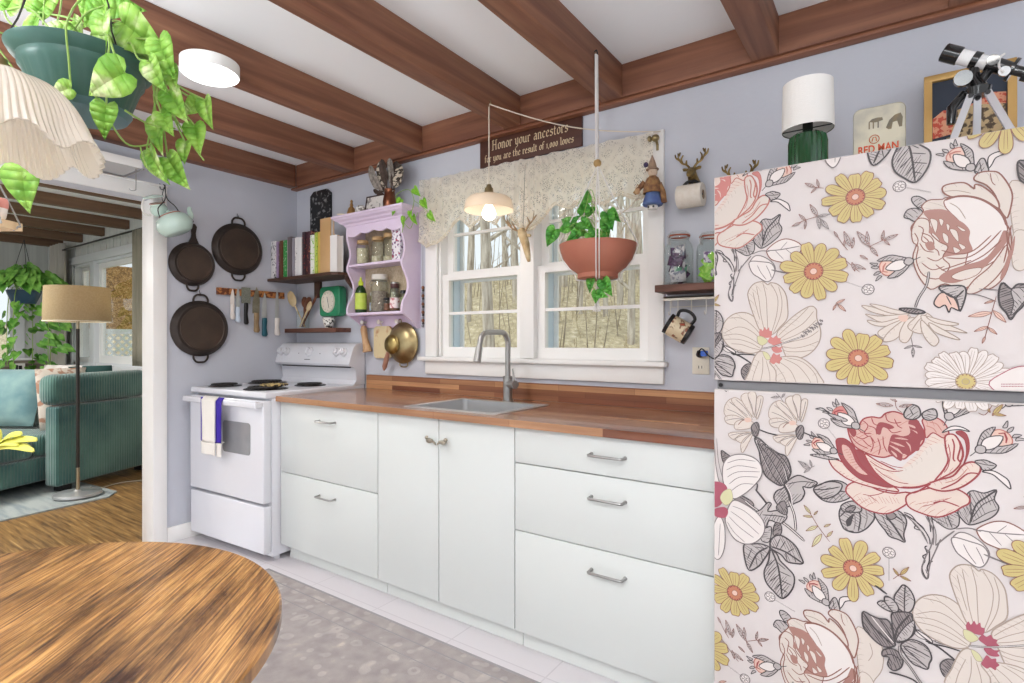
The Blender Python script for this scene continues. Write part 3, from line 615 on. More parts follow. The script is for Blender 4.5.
# ================================================================ CORNER BOOKSHELF
ZB = 1.66
bs_ = thing('corner_bookshelf', 'dark stained corner shelf board holding the row of cookbooks', 'shelf', (.40, -.11, 1.64))
build('board', MB().prism([(.001, -.001, ZB-.018), (.752, -.001, ZB-.018), (.752, -.12, ZB-.018), (.74, -.20, ZB-.018), (.71, -.232, ZB-.018), (.001, -.232, ZB-.018)], (0, 0, .018)), M['shelfw'], bs_, smooth=False)
b = MB(); b.prism([(.733, -.001, ZB-.019), (.733, -.150, ZB-.019), (.733, -.14, ZB-.05), (.733, -.10, ZB-.09), (.733, -.05, ZB-.13), (.733, -.001, ZB-.15)], (.018, 0, 0)); build('side_bracket', b, M['shelfw'], bs_, smooth=False)
build('back_support', MB().box(.24, .30, -.022, -.001, ZB-.13, ZB-.0185), M['shelfw'], bs_, smooth=False)
lst = [  # spine colour, width m, height m, depth, label
 ('E7E6E6', .030, .205, 'white cookbook with black dots, leftmost on the corner shelf', '3A3A3C'), ('A68FB0', .012, .20, 'thin mauve book second from the left on the corner shelf', 'E8DFE8'), ('4A4244', .014, .19, 'dark spined book with white lettering between the mauve and brown books', 'D8D2D0'),
 ('6B4430', .020, .20, 'brown leather-look book beside the green one', '8A6A50'), ('3E9A50', .020, .20, 'bright green cookbook on the corner shelf', 'C8E0C0'), ('E2D9D2', .012, .198, 'thin cream book right of the green book', '9A8A80'),
 ('6E6468', .024, .212, 'thick taupe book in the middle of the corner shelf', 'A09498'), ('9A96A0', .013, .205, 'thin lilac-grey book beside the thick taupe book', 'DCDCE0'), ('F0EFEE', .022, .205, 'white book with small grey lettering, left of the wider white one', '77777A'), ('EAEAEA', .028, .20, 'wide white book left of the dark flowered one', 'A8A8A8'),
 ('3A2A30', .020, .225, 'tall black and red book standing up from the row', 'A03A3A'), ('4A2C34', .034, .225, 'thick dark flowered cookbook', 'C07A60'), ('EDF0E8', .020, .20, 'white and pale green book right of the dark flowered one', '8CC84A'),
 ('B9CC5A', .016, .21, 'lime green book with leaf pattern', '5E8A34'), ('D8B85A', .014, .212, 'thin yellow book beside the tan board book', '8A6A30')]
x = .006
for i, (c, wd_, h, lab, c2) in enumerate(lst):
    wd_ *= 1.78; h *= 1.30; t = thing('book', lab, 'book', (x+wd_/2, -.13, ZB+.0005), 0, None)
    yb, yf = -.045, -.205+.006*(i % 3)
    cm = mat('book_cover_'+lab.split()[0], c, .5, c2=c2, scale=70, lo=.6, hi=.64, detail=2) if i in (0, 2, 4, 8, 10, 11, 12, 13) else mat('book_cover', c, .5)
    b = MB(); b.box(x+.0004, x+.003, yf, yb, ZB+.0008, ZB+h, bev=.0006); b.box(x+wd_-.003, x+wd_-.0004, yf, yb, ZB+.0008, ZB+h, bev=.0006); b.box(x+.0004, x+wd_-.0004, yf-.003, yf+.001, ZB+.0008, ZB+h, bev=.0012)
    build('cover', b, cm, t)
    build('pages', MB().box(x+.003, x+wd_-.003, yf+.001, yb-.004, ZB+.004, ZB+h-.005), M['paper'], t, smooth=False)
    x += wd_+.001
TB = mat('tan_board_cover', 'C8A06E', .6, c2='D0AA7A', scale=5)
t = thing('book', 'large tan cardboard-covered book turned to show its plain side', 'book', (x+.05, -.12, ZB+.0005))
xb = x+.002
b = MB(); b.box(xb, xb+.108, -.200, -.196, ZB+.0008, ZB+.355, bev=.001); b.box(xb, xb+.108, -.175, -.171, ZB+.0008, ZB+.355, bev=.001); build('cover', b, TB, t)
build('pages', MB().box(xb+.003, xb+.104, -.1955, -.1755, ZB+.002, ZB+.35), M['paper'], t, smooth=False)
t = thing('book', 'white hardcover book between the tan book and the lavender cabinet', 'book', (xb+.14, -.12, ZB+.0005)); xc = xb+.110
build('cover', MB().box(xc, xc+.068, -.205, -.201, ZB+.0008, ZB+.235).box(xc, xc+.068, -.160, -.156, ZB+.0008, ZB+.235).box(xc, xc+.004, -.201, -.160, ZB+.0008, ZB+.235), mat('white_cover', 'EFEDEB', .5), t, smooth=False)
build('pages', MB().box(xc+.004, xc+.065, -.2005, -.1605, ZB+.003, ZB+.23), M['paper'], t, smooth=False)
# black carved board on the wall behind the books
M['slate'] = mat('black_carved_board', '18181A', .35, c2='8E8E8E', scale=34, detail=6, lo=.56, hi=.64)
x0, x1, zb_, zt_ = .185, .415, ZB+.002, 2.285
solo('black_board', MB().prism([(x0, -.003, zb_), (x1, -.003, zb_), (x1, -.003, zt_-.03), (x1-.04, -.003, zt_), (x0+.04, -.003, zt_), (x0, -.003, zt_-.03)], (0, -.014, 0)), M['slate'], 'tall black board with clipped corners and silvery scratches behind the books', 'board', smooth=False)
# ---- low shelf
solo('wall_shelf', MB().box(.04, .615, -.125, -.001, 1.283, 1.312, bev=.002), M['shelfw2'], 'short dark wooden shelf over the stove holding the utensil jar', 'shelf', smooth=False)
uj = thing('utensil_jar', 'clear glass jar full of cooking spoons above the stove', 'jar', (.155, -.065, 1.3125))
build('glass', MB().lathe([(.001, .0), (.040, .0), (.044, .004), (.045, .12), (.047, .125), (.042, .125), (.040, .006), (.001, .006)], (.17, -.065, 1.3125)), M['jar'], uj)
WD2 = mat('pale_spoon_wood', 'C9B184', .6, c2='D8C49C', scale=20); WD3 = mat('dark_spoon_wood', '5A3524', .5, c2='7A4A34', scale=20)
def utensil(p0, p1, head, m, label, name='wooden_spoon', hr=(.022, .006, .035), slots=0):
    t = thing(name, label, 'utensil', p0); build('handle', MB().tube([p0, p1], [.0045, .006], 8), m, t)
    d = (Vector(p1)-Vector(p0)).normalized(); q_ = Vector((0, 0, 1)).rotation_difference(d).to_matrix().to_4x4()
    build('head', MB().ball(Vector(p1)+d*hr[2]*.8, hr, 8, M=q_), m, t)
utensil((.18, -.055, 1.325), (.085, -.075, 1.485), 0, WD2, 'pale slotted wooden spatula leaning left out of the utensil jar', 'wooden_spatula', (.046, .006, .062))
utensil((.15, -.075, 1.325), (.205, -.06, 1.46), 0, WD3, 'dark brown wooden spoon upright in the utensil jar', hr=(.034, .012, .046))
utensil((.16, -.05, 1.325), (.165, -.05, 1.47), 0, WD3, 'dark wooden ladle at the back of the utensil jar', 'wooden_ladle', (.030, .014, .040))
utensil((.15, -.06, 1.325), (.285, -.07, 1.475), 0, WD3, 'thin brown stick leaning right out of the utensil jar', 'wooden_stick', (.012, .006, .055))
utensil((.165, -.085, 1.325), (.245, -.08, 1.44), 0, WD2, 'pale wooden spoon leaning right in the utensil jar', hr=(.024, .008, .040))
ck = thing('wall_clock', 'green rounded square kitchen clock with an oval cream dial', 'clock', (.50, -.03, 1.40))
M['greenc'] = mat('green_enamel', '2A8058', .25, c2='328A62', scale=5, coat=.3)
cb = MB(); pr = [Vector((p.x, 0, p.y)) for p in rr(.378, .592, 1.392, 1.592, 0, .03, 6)]
def sc(k, y, c=Vector((.498, 0, 1.492))): return [Vector((c.x+(p.x-c.x)*k, y, c.z+(p.z-c.z)*k)) for p in pr]
cb.ring([sc(1, -.022), sc(1.03, -.028), sc(1.03, -.062), sc(1, -.075), sc(.92, -.078)][::1]); build('case', cb, M['greenc'], ck)
D = lambda r0, r1, y, n=32: [Vector((.478+r0*cos(2*pi*k/n), y, 1.490+r1*sin(2*pi*k/n))) for k in range(n)]
build('bezel', MB().ring([D(.068, .075, -.0785), D(.066, .073, -.088), D(.060, .067, -.088), D(.060, .067, -.079)]), M['cream'], ck)
build('dial', MB().ring([D(.060, .067, -.079), D(.059, .066, -.0835)]), M['cream'], ck)
b = MB()
for k in range(12): a = k*pi/6; c0 = Vector((.478+.048*sin(a), -.0845, 1.490+.055*cos(a))); c1 = Vector((.478+.054*sin(a), -.0845, 1.490+.061*cos(a))); b.tube([c0, c1], .0012, 5)
b.tube([(.478, -.0852, 1.490), (.470, -.0852, 1.523)], .0018, 5); b.tube([(.478, -.0858, 1.490), (.492, -.0858, 1.445)], .0013, 5); build('hands', b, M['black'], ck)
build('hanger', MB().box(.46, .54, -.022, -.001, 1.45, 1.55), M['black'], ck)
tc_ = thing('tea_bowl', 'small white bowl with black pattern below the green clock', 'bowl', (.46, -.062, 1.3125))
M['bwp'] = mat('black_white_pattern', 'F0EEE8', .3, c2='3A3A3A', scale=55, detail=1, lo=.55, hi=.58)
build('bowl', MB().lathe([(.001, 0), (.026, 0), (.028, .01), (.040, .045), (.043, .070), (.040, .069), (.036, .045), (.02, .012), (.001, .010)], (.46, -.062, 1.3125)), M['bwp'], tc_)
# ================================================================ LAVENDER WALL CABINET
LV = mat('lavender_paint', 'DCCBE3', .5, c2='E2D3E8', scale=6); M['lv'] = LV
M['cabback'] = mat('stippled_tan_back', 'B5A489', .9, c2='CDBEA4', scale=90)
LX0, LX1 = .755, 1.262
lc = thing('wall_cabinet', 'lavender painted open wall shelf with curved sides and peg rail', 'wall cabinet', ((LX0+LX1)/2, -.09, 1.29))
side = [(-.001, 1.30), (-.03, 1.305), (-.055, 1.33), (-.10, 1.355), (-.155, 1.38), (-.175, 1.395), (-.178, 1.42), (-.165, 1.46), (-.135, 1.50), (-.118, 1.545), (-.125, 1.59), (-.15, 1.63), (-.172, 1.665), (-.178, 1.69), (-.165, 1.72), (-.150, 1.76), (-.152, 1.80), (-.168, 1.84), (-.178, 1.87), (-.178, 1.965), (-.001, 1.965)]
side = [(a*.85, c) for a, c in side]; side = [(p.x, p.y) for p in curve([(a, c, 0) for a, c in side[:-2]], 3)]+side[-2:]
for xs in (LX0, LX1-.016): build('side_panel', MB().prism([(xs, a, c) for a, c in side], (.016, 0, 0)), LV, lc)
build('back_panel', MB().box(LX0+.016, LX1-.016, -.010, -.0015, 1.40, 1.96), M['cabback'], lc, smooth=False)
build('shelf_board', MB().box(LX0+.0162, LX1-.0162, -.148, -.0105, 1.385, 1.401, bev=.002), LV, lc)
build('shelf_board', MB().box(LX0+.0162, LX1-.0162, -.142, -.0105, 1.692, 1.707, bev=.002), LV, lc)
build('peg_rail', MB().box(LX0+.0162, LX1-.0162, -.016, -.0015, 1.31, 1.384, bev=.002), LV, lc)
sc_ = [(LX0+.0165, 1.965), (LX0+.0165, 1.885)]
for k in range(25): u = k/24; sc_.append((LX0+.0165+(LX1-LX0-.033)*u, 1.905-.014*abs(sin(u*pi*4))-.02*(1-sin(u*pi))))
sc_ += [(LX1-.0165, 1.965)]
build('scalloped_valance', MB().prism([(a, -.151, c) for a, c in sc_], (0, .012, 0)), LV, lc, smooth=False)
cr_ = MB()
prof = [(0, 1.945), (.006, 1.948), (.010, 1.958), (.028, 1.966), (.034, 1.975), (.052, 1.984), (.058, 1.992), (.066, 1.996), (.066, 2.008), (0, 2.008)]
rings = []
for k, z in prof: rings.append([Vector((LX0-k, -.002, z)), Vector((LX0-k, -.152-k, z)), Vector((LX1+k, -.152-k, z)), Vector((LX1+k, -.002, z))])
cr_.ring(rings); build('crown', cr_, LV, lc, ang=20)
PG = mat('white_ceramic_knob', 'EDEAE4', .25)
pegx = [.785, .942, 1.105]
for x in pegx:
    b = MB(); b.cyl((x, -.016, 1.345), (x, -.045, 1.345), .006, n=10); b.ball((x, -.050, 1.345), (.015, .010, .015), 8); build('peg_knob', b, PG, lc)
# contents, upper shelf (z 1.707)
def lidjar(x, y, z, r, h, label, lidm, fill=None, fillh=.6, grp=None, lab=None, clamp=False):
    t = thing('glass_jar', label, 'jar', (x, y, z), 0, grp)
    build('glass', MB().lathe([(.001, 0), (r*.9, 0), (r, .006), (r, h*.74), (r*.8, h*.84), (r*.8, h*.88), (r*.76, h*.88), (r*.76, h*.84), (r*.95, h*.74), (r*.95, .008), (.001, .006)], (x, y, z), 24), M['jar'], t)
    build('lid', MB().lathe([(r*.87, h*.86), (r*.88, h*.87), (r*.88, h*.97), (r*.84, h), (.001, h)], (x, y, z), 24, cap0=True), lidm, t)
    if fill: build('contents', MB().lathe([(.001, .007), (r*.9, .008), (r*.92, h*.74*fillh), (.001, h*.74*fillh+.004)], (x, y, z), 20), fill, t)
    if lab: build('paper_label', MB().lathe([(r*1.015, h*.12), (r*1.02, h*.12), (r*1.02, h*.5), (r*1.015, h*.5)], (x, y, z), 24), lab, t)
    if clamp: build('wire_clamp', MB().tube([(x+r*.83*cos(2*pi*k/24), y+r*.83*sin(2*pi*k/24), z+h*.84) for k in range(25)], .002, 6).tube(curve([(x-.02, y-r*.86, z+h*.84), (x-.02, y-r*1.1, z+h*.76), (x, y-r*1.12, z+h*.68), (x+.02, y-r*1.1, z+h*.76), (x+.02, y-r*.86, z+h*.84)], 4), .0018, 6), M['steeld'], t)
    return t
TANL = mat('tan_lid', 'B9986C', .5); HERB = mat('pale_herbs', 'DDD4BC', .95, c2='C0B694', scale=60); GRN = mat('green_herbs', '78855A', .95, c2='9AA67A', scale=60); SPC = mat('brown_spice', '6E4634', .95, c2='8A5C44', scale=80); OAT = mat('grey_grain', '7A6C62', .95, c2='A09286', scale=120)
lidjar(.835, -.085, 1.7075, .040, .155, 'glass jar with tan lid and herbs, leftmost on the top shelf of the lavender cabinet', TANL, HERB, .9)
lidjar(.965, -.075, 1.7075, .042, .165, 'empty-looking glass jar in the middle of the top shelf of the lavender cabinet', TANL, HERB, .35)
lidjar(1.075, -.075, 1.7075, .044, .175, 'tallest glass jar with tan lid, right of the other two on the top shelf of the lavender cabinet', TANL, HERB, .25)
pv = thing('floral_box', 'narrow white box with blue and pink flower print on the lavender cabinet', 'box', (1.19, -.105, 1.7075))
M['flp'] = mat('blue_pink_floral', 'ECE8EE', .4, c2='3A4A86', scale=60, detail=1, lo=.56, hi=.6, c3='C04A5A')
build('box', MB().box(1.155, 1.225, -.135, -.075, 1.7078, 1.875, bev=.003), M['flp'], pv); build('lid', MB().box(1.153, 1.227, -.137, -.073, 1.8752, 1.888, bev=.003), M['flp'], pv)
# lower shelf (z 1.401)
bt = thing('soap_bottle', 'dark green bottle with lime label and lime cap on the lower lavender shelf', 'bottle', (.835, -.10, 1.4015))
build('bottle', MB().lathe([(.001, 0), (.033, 0), (.036, .006), (.036, .125), (.028, .155), (.014, .172), (.013, .185), (.001, .185)], (.835, -.10, 1.4015)), mat('dark_green_bottle', '24401F', .15), bt)
build('label', MB().lathe([(.0363, .022), (.0368, .022), (.0368, .125), (.0363, .125)], (.835, -.10, 1.4015)), mat('lime_label', 'B4CC48', .5, c2='C6D666', scale=30), bt)
build('cap', MB().lathe([(.0145, .174), (.0155, .174), (.0155, .198), (.008, .205), (.005, .228), (.001, .228)], (.835, -.10, 1.4015)), mat('lime_cap', 'C8DA3C', .4), bt)
lidjar(.985, -.078, 1.4015, .056, .235, 'large clamp jar half full of dark grain on the lower lavender shelf', mat('white_lid', 'D8D4CC', .3), OAT, .75, clamp=True)
lidjar(.898, -.050, 1.4015, .026, .13, 'small blue-labelled bottle behind the green bottle', mat('white_cap', 'E6E6E6', .4), None, .5, lab=mat('blue_label', '8FA6D0', .5, c2='E6EAF2', scale=50))
lidjar(1.085, -.045, 1.4015, .028, .185, 'slim jar of oil with a silver lid behind the spice jars', M['steeld'], HERB, .9)
lidjar(1.082, -.105, 1.4015, .022, .085, 'tiny jar of red-brown spice beside the pink-labelled jar', M['black'], SPC, .8)
lidjar(1.145, -.100, 1.4015, .030, .165, 'spice jar with pink and white label on the lower lavender shelf', mat('wine_lid', '4A2A2A', .4), SPC, .3, lab=mat('pink_label', 'EBDDDC', .5, c2='C07A80', scale=45, lo=.55, hi=.6))
lidjar(1.208, -.09, 1.4015, .022, .125, 'dark green spice jar with a black lid, rightmost on the lower lavender shelf', M['black'], GRN, .9, lab=mat('dark_label', '33402E', .5, c2='8C8A70', scale=60))
# hanging from the pegs
WDm = mat('honey_wood', 'B08862', .5, c2='C9A47C', scale=1, stretch=(30, 30, 3))
gl = thing('wooden_mallet', 'honey wood meat mallet hanging from the left peg of the lavender cabinet', 'utensil', (.80, -.05, 1.2))
b = MB(); b.tube([(.785, -.036, 1.322), (.788, -.038, 1.30), (.805, -.042, 1.24), (.828, -.045, 1.18), (.832, -.045, 1.155)], [.014, .022, .020, .026, .031], 12); build('body', b, WDm, gl)
build('cord', MB().tube([(.785, -.036, 1.325), (.776, -.042, 1.352), (.794, -.042, 1.352), (.785, -.036, 1.325)], .0018, 5), M['rope'], gl)
cbd = thing('cutting_board', 'small pale wooden board with painted flowers hanging from the middle peg', 'cutting board', (.955, -.035, 1.13))
M['paintb'] = mat('painted_board', 'D9C89E', .5, c2='B8805A', scale=14, detail=4, lo=.55, hi=.68, c3='9A8A50')
b = MB(); P2 = [Vector((p.x, -.030, p.y)) for p in rr(.875, 1.035, 1.115, 1.318, 0, .028)]; b.prism(P2, (0, .012, 0)); build('board', b, M['paintb'], cbd)
build('cord', MB().tube([(.945, -.025, 1.315), (.934, -.042, 1.352), (.950, -.042, 1.352), (.945, -.025, 1.315)], .002, 5), M['rope'], cbd)
bp_ = thing('brass_pan', 'round aged brass pan hanging from the right peg beside the window', 'pan', (1.135, -.06, 1.10))
MY = Matrix.Rotation(radians(90), 4, 'X')
def lathey(prof, x, y, z, **k): return MB().lathe(prof, (x, y, z), M=MY, **k)
b = lathey([(.122, .0), (.128, .003), (.126, .008), (.114, .014), (.102, .030), (.080, .048), (.045, .058), (.001, .061)], 1.137, -.022, 1.212, n=44, cap0=True); build('bowl', b, M['brass'], bp_)
b = MB().tube([(1.115+.012*cos(a), -.030, 1.345+.014*sin(a)) for a in [2*pi*k/12 for k in range(13)]], .003, 6); build('hanging_ring', b, M['brass'], bp_)
b = MB().tube(curve([(1.10, -.018, 1.092), (1.105, -.018, 1.070), (1.135, -.018, 1.064), (1.165, -.018, 1.070), (1.17, -.018, 1.092)], 4), .004, 6); build('loop_handle', b, M['brass'], bp_)
sp = thing('brass_ladle', 'small brass ladle hanging in front of the brass pan, pink handle below', 'ladle', (1.10, -.12, 1.04))
BR2 = mat('dark_brass', '8E7A4A', .3, 1, c2='B8A26A', scale=14)
build('cup', lathey([(.056, .0), (.058, .002), (.054, .012), (.042, .022), (.001, .026)], 1.105, -.088, 1.203, n=32, cap0=True), BR2, sp)
build('cup_rim', MB().tube([(1.105+.057*cos(a), -.089, 1.203+.057*sin(a)) for a in [2*pi*k/32 for k in range(33)]], .004, 6), BR2, sp)
build('handle', MB().tube([(1.075, -.089, 1.158), (1.035, -.068, 1.110), (1.005, -.055, 1.065), (.995, -.052, 1.040)], [.012, .017, .016, .005], 10), mat('pink_brown_handle', 'B88A76', .45), sp)
# string of beads
bd = MB(); bm_ = [mat('bead_copper', '8A5E48', .3, .5), mat('bead_dark', '3A3634', .3), mat('bead_grey', '8C8C94', .3)]
for k in range(15): bd.ball((1.288+.002*sin(k*2.1), -.008, 1.545-.0165*k), (.008, .007, .0085) if k % 3 else (.011, .008, .011), 6, mi=k % 3)
bd.cyl((1.288, -.008, 1.30), (1.288, -.008, 1.83), .0009, n=5, mi=1)
solo('bead_string', bd, bm_, 'string of copper, grey and black beads hanging beside the window casing', 'beads')
# ---- on top of the cabinet (z 2.008)
ZT = 2.0085
vs = thing('feather_vase', 'copper jug filled with long dark feathers on the lavender cabinet', 'vase', (1.10, -.10, ZT))
build('jug', MB().lathe([(.001, 0), (.030, 0), (.040, .02), (.042, .06), (.034, .10), (.030, .125), (.034, .135), (.030, .134), (.027, .12), (.001, .02)], (1.10, -.10, ZT)), mat('copper', '6E402E', .3, .8, c2='8E6048', scale=14), vs)
FM = [mat('feather_brown', '3A2E28', .8, c2='584840', scale=40), mat('feather_grey', '6E665E', .8, c2='A09890', scale=50), mat('feather_barred', '3A322C', .8, c2='C8BCAA', scale=1, stretch=(20, 20, 90), lo=.48, hi=.52)]
def feather(p0, p1, wd_, mi, label, grp='feathers in the copper jug', bend=.02):
    p0 = Vector(p0); p1 = Vector(p1); d = p1-p0; s = Vector((d.z, 0, -d.x)).normalized(); f = Vector((0, -1, 0)); m = MB()
    S = lambda u: p0+d*u+s*(bend*sin(pi*u))
    def W_(u): return 0 if u < .22 else 1.18*wd_*min(1, (u-.22)*4)*(1-max(0, (u-.75)/.25)**2)**.5
    for sg in (1, -1):
        m.grid(lambda u, v: S(u)+s*sg*W_(u)*v+f*(.004*v), 20, 3)
    m.tube([S(k/10) for k in range(11)], [.002*(1-.08*k) for k in range(11)], 5)
    solo('feather', m, FM[mi], label, 'feather', grp, solid=.0008)
b0 = Vector((1.10, -.10, ZT+.10))
feather(b0, (.955, -.13, 2.305), .026, 1, 'light brown feather leaning furthest left out of the copper jug', bend=-.03)
feather(b0+Vector((.005, .01, 0)), (1.03, -.12, 2.318), .030, 2, 'barred feather left of centre in the copper jug', bend=-.02)
feather(b0, (1.075, -.14, 2.322), .026, 0, 'tall dark brown feather in the middle of the copper jug', bend=-.008)
feather(b0+Vector((0, .01, 0)), (1.135, -.13, 2.320), .024, 1, 'grey feather standing upright right of centre in the copper jug', bend=.006)
feather(b0+Vector((.008, 0, 0)), (1.235, -.13, 2.262), .034, 2, 'wide barred feather leaning right out of the copper jug', bend=.012)
feather(b0+Vector((.008, -.01, 0)), (1.175, -.11, 2.30), .028, 0, 'dark feather behind the wide barred one', bend=.012)
feather(b0, (.995, -.10, 2.24), .022, 0, 'dark brown feather low on the left side of the copper jug', bend=-.02)
feather(b0, (.955, -.10, 2.165), .012, 0, 'short black feather lowest on the left of the copper jug', bend=-.01)
ph = thing('photo_frame', 'dark framed black and white picture leaning on the lavender cabinet top', 'picture frame', (.985, -.10, ZT))
b = MB(); T_ = TR((1.0, -.13, ZT+.002), rz=radians(4), rx=radians(-10))
fb = MB()
for a in ((-.085, .085, .105, .112), (-.085, .085, 0, .007)): fb.box(a[0], a[1], -.006, .006, a[2], a[3])
for a in ((-.085, -.078), (.078, .085)): fb.box(a[0], a[1], -.006, .006, .007, .105)
fb.xf(T_); build('frame', fb, mat('dark_frame', '3A2420', .4), ph, smooth=False)
build('print', MB().box(-.078, .078, -.002, .002, .007, .105).xf(T_), mat('pale_etching', 'DAD6D2', .6, c2='8A8684', scale=35, lo=.55, hi=.62), ph, smooth=False)
rk = MB(); q = random.Random(3); rk.ball((.885, -.14, ZT+.031), (.035, .03, .030), 8)
for v_ in rk.v: v_ += Vector((q.uniform(-.006, .006), q.uniform(-.006, .006), q.uniform(-.004, .006)))
for v_ in rk.v: v_.z = max(v_.z, ZT+.0005)
solo('stone_crystal', rk, mat('grey_white_rock', '8A8680', .5, c2='E2DFDA', scale=50, lo=.42, hi=.55), 'rough grey and white rock on the left of the lavender cabinet top', 'rock', ang=10)
dk = MB(); q = random.Random(4)
for k in range(9): dk.tube([(.93+.012*k, -.17+.01*q.random(), ZT+.008), (.945+.013*k, -.175, ZT+.012+.008*q.random())], [.006, .004], 6)
solo('dried_twigs', dk, mat('dried_brown', '4A3C34', .9), 'bundle of short dark twigs in front of the leaning picture', 'twigs')
bf = thing('brass_bell', 'small brass bell with a stacked handle at the left end of the lavender cabinet top', 'bell', (.835, -.17, ZT))
build('bell', MB().lathe([(.030, 0), (.032, .003), (.027, .02), (.020, .045), (.010, .055), (.008, .06), (.012, .066), (.008, .074), (.006, .082), (.009, .088), (.005, .098), (.001, .1)], (.825, -.165, ZT), cap0=True), mat('bell_brass', 'B8915C', .35, .8), bf)
cv = MB(); cv.tube([(.765, -.225, ZT+.005), (.79, -.215, ZT+.0055), (.812, -.205, ZT+.0045)], [.004, .005, .003], 7)
solo('carved_spoon', cv, mat('bone_white', 'DDD0BC', .5), 'small bone white spoon on the front left corner of the cabinet crown', 'spoon')
# pothos cutting trailing off the right end, hung on a ring
pc = thing('pothos_cutting', 'pothos vine hanging from a ring hook over the right end of the lavender cabinet', 'plant', (1.30, -.06, 2.0))
b = MB(); lf = MB()
def PXY(px, py, y): return W(px, py, y=y)
vine = [(400, 208, -.16), (396, 196, -.14), (403, 190, -.10), (410, 190, -.10), (414, 200, -.12), (411, 212, -.15), (404, 222, -.2), (402, 232, -.22)]
b.tube(curve([PXY(*v_) for v_ in vine], 5), .0022, 6); b.tube(curve([PXY(414, 200, -.12), PXY(421, 205, -.13), PXY(428, 212, -.14), (PXY(432, 222, -.15))], 4), .0018, 6); b.tube(curve([PXY(404, 222, -.2), PXY(410, 228, -.2), PXY(414, 220, -.19), PXY(418, 212, -.17)], 4), .0016, 6)
for px, py, dx, dy, s_ in ((416, 191, .6, .9, .062), (399, 203, -.5, 1, .062), (424, 203, .4, .9, .06), (403, 221, -.2, 1, .060), (414, 219, .3, 1, .058), (431, 216, .5, 1, .064), (410, 214, 0, 1, .042), (393, 212, -.4, .6, .04)):
    p = PXY(px, py, -.19 if px < 412 else -.15); e = PXY(px+dx*5, py+dy*5, -.19 if px < 412 else -.15)
    pothos_leaf(lf, p-(e-p).normalized()*s_*.4, e-p, Vector((R.uniform(-.2, .6), -1, R.uniform(-.1, .3))), s_)
build('stems', b, M['stem'], pc); build('leaves', lf, M['leafn'], pc, solid=.0006)
solo('ring_hook', MB().tube([(1.30+.009*cos(a), -.012, 2.13+.009*sin(a)) for a in [2*pi*k/14 for k in range(15)]], .0022, 6).cyl((1.30, -.001, 2.13+.009), (1.30, -.012, 2.13+.009), .002), M['black'], 'small black ring hook on the wall between lavender cabinet and lace valance', 'hook')
# ================================================================ SIGN
sg_ = thing('wall_sign', 'dark brown board sign reading Honor your ancestors in cream blackletter', 'sign', (2.02, -.01, 2.17))
SX = (W(480.5, 155, y=-.012).x, W(582, 135, y=-.012).x); SZ = (2.177, 2.322)
build('board', MB().box(SX[0], SX[1], -.017, -.001, SZ[0], SZ[1], bev=.002), mat('dark_brown_sign', '4A2C24', .5, c2='553329', scale=1, stretch=(3, 3, 30)), sg_)
GLY = {  # broad-nib strokes on a 0..w x 0..1 grid (x-height .62)
 'H': (.70, ['.02 .04 .14 0 .24 .06', '.14 0 .14 1.0', '.02 .9 .14 1 .24 .94', '.14 .52 .52 .52', '.52 .0 .52 1.0', '.42 .92 .52 1 .64 .94', '.52 0 .64 .06']),
 'o': (.42, ['.08 .5 .08 .1 .22 0', '.08 .5 .22 .62 .36 .5', '.36 .5 .36 .12 .22 0']), 'n': (.48, ['.02 .55 .1 .6 .1 .02 .17 .0', '.1 .5 .26 .62 .36 .5 .36 .02 .44 0']),
 'r': (.36, ['.02 .55 .1 .6 .1 .02 .18 0', '.1 .48 .22 .62 .32 .52']), 'y': (.44, ['.02 .58 .1 .5 .1 .1 .22 0 .34 .1', '.34 .6 .36 .05 .26 -.25 .08 -.28', '.3 .62 .36 .55']),
 'u': (.48, ['.02 .58 .1 .52 .1 .1 .2 0 .34 .1', '.36 .6 .36 .04 .44 0']), 'a': (.44, ['.08 .52 .2 .62 .34 .52 .34 .04 .42 0', '.34 .34 .14 .34 .08 .14 .16 0 .34 .12']),
 'c': (.38, ['.34 .5 .22 .62 .08 .48 .08 .12 .2 0 .34 .1']), 'e': (.40, ['.08 .3 .34 .44 .22 .62 .08 .48 .08 .12 .2 0 .36 .1']), 's': (.36, ['.32 .52 .2 .62 .08 .5 .1 .38 .3 .28 .3 .1 .18 0 .04 .08']),
 't': (.32, ['.14 .82 .12 .1 .2 0 .3 .06', '.02 .58 .28 .6']), 'f': (.32, ['.34 .92 .22 1 .12 .88 .12 .0', '.02 .58 .28 .6', '.12 0 .05 -.06']), 'h': (.48, ['.06 .98 .1 .9 .1 0', '.1 .5 .26 .62 .36 .5 .36 0 .28 -.1']),
 'l': (.22, ['.04 .98 .1 .92 .1 .08 .18 0']), 'v': (.42, ['.04 .58 .1 .5 .12 .1 .22 0 .34 .2 .34 .5 .26 .62']), '1': (.26, ['.04 .5 .12 .62 .12 0']), '0': (.40, ['.08 .5 .08 .1 .2 0 .32 .12 .32 .5 .2 .62 .08 .5']), ',': (.16, ['.06 .04 .04 -.12']), ' ': (.26, [])}
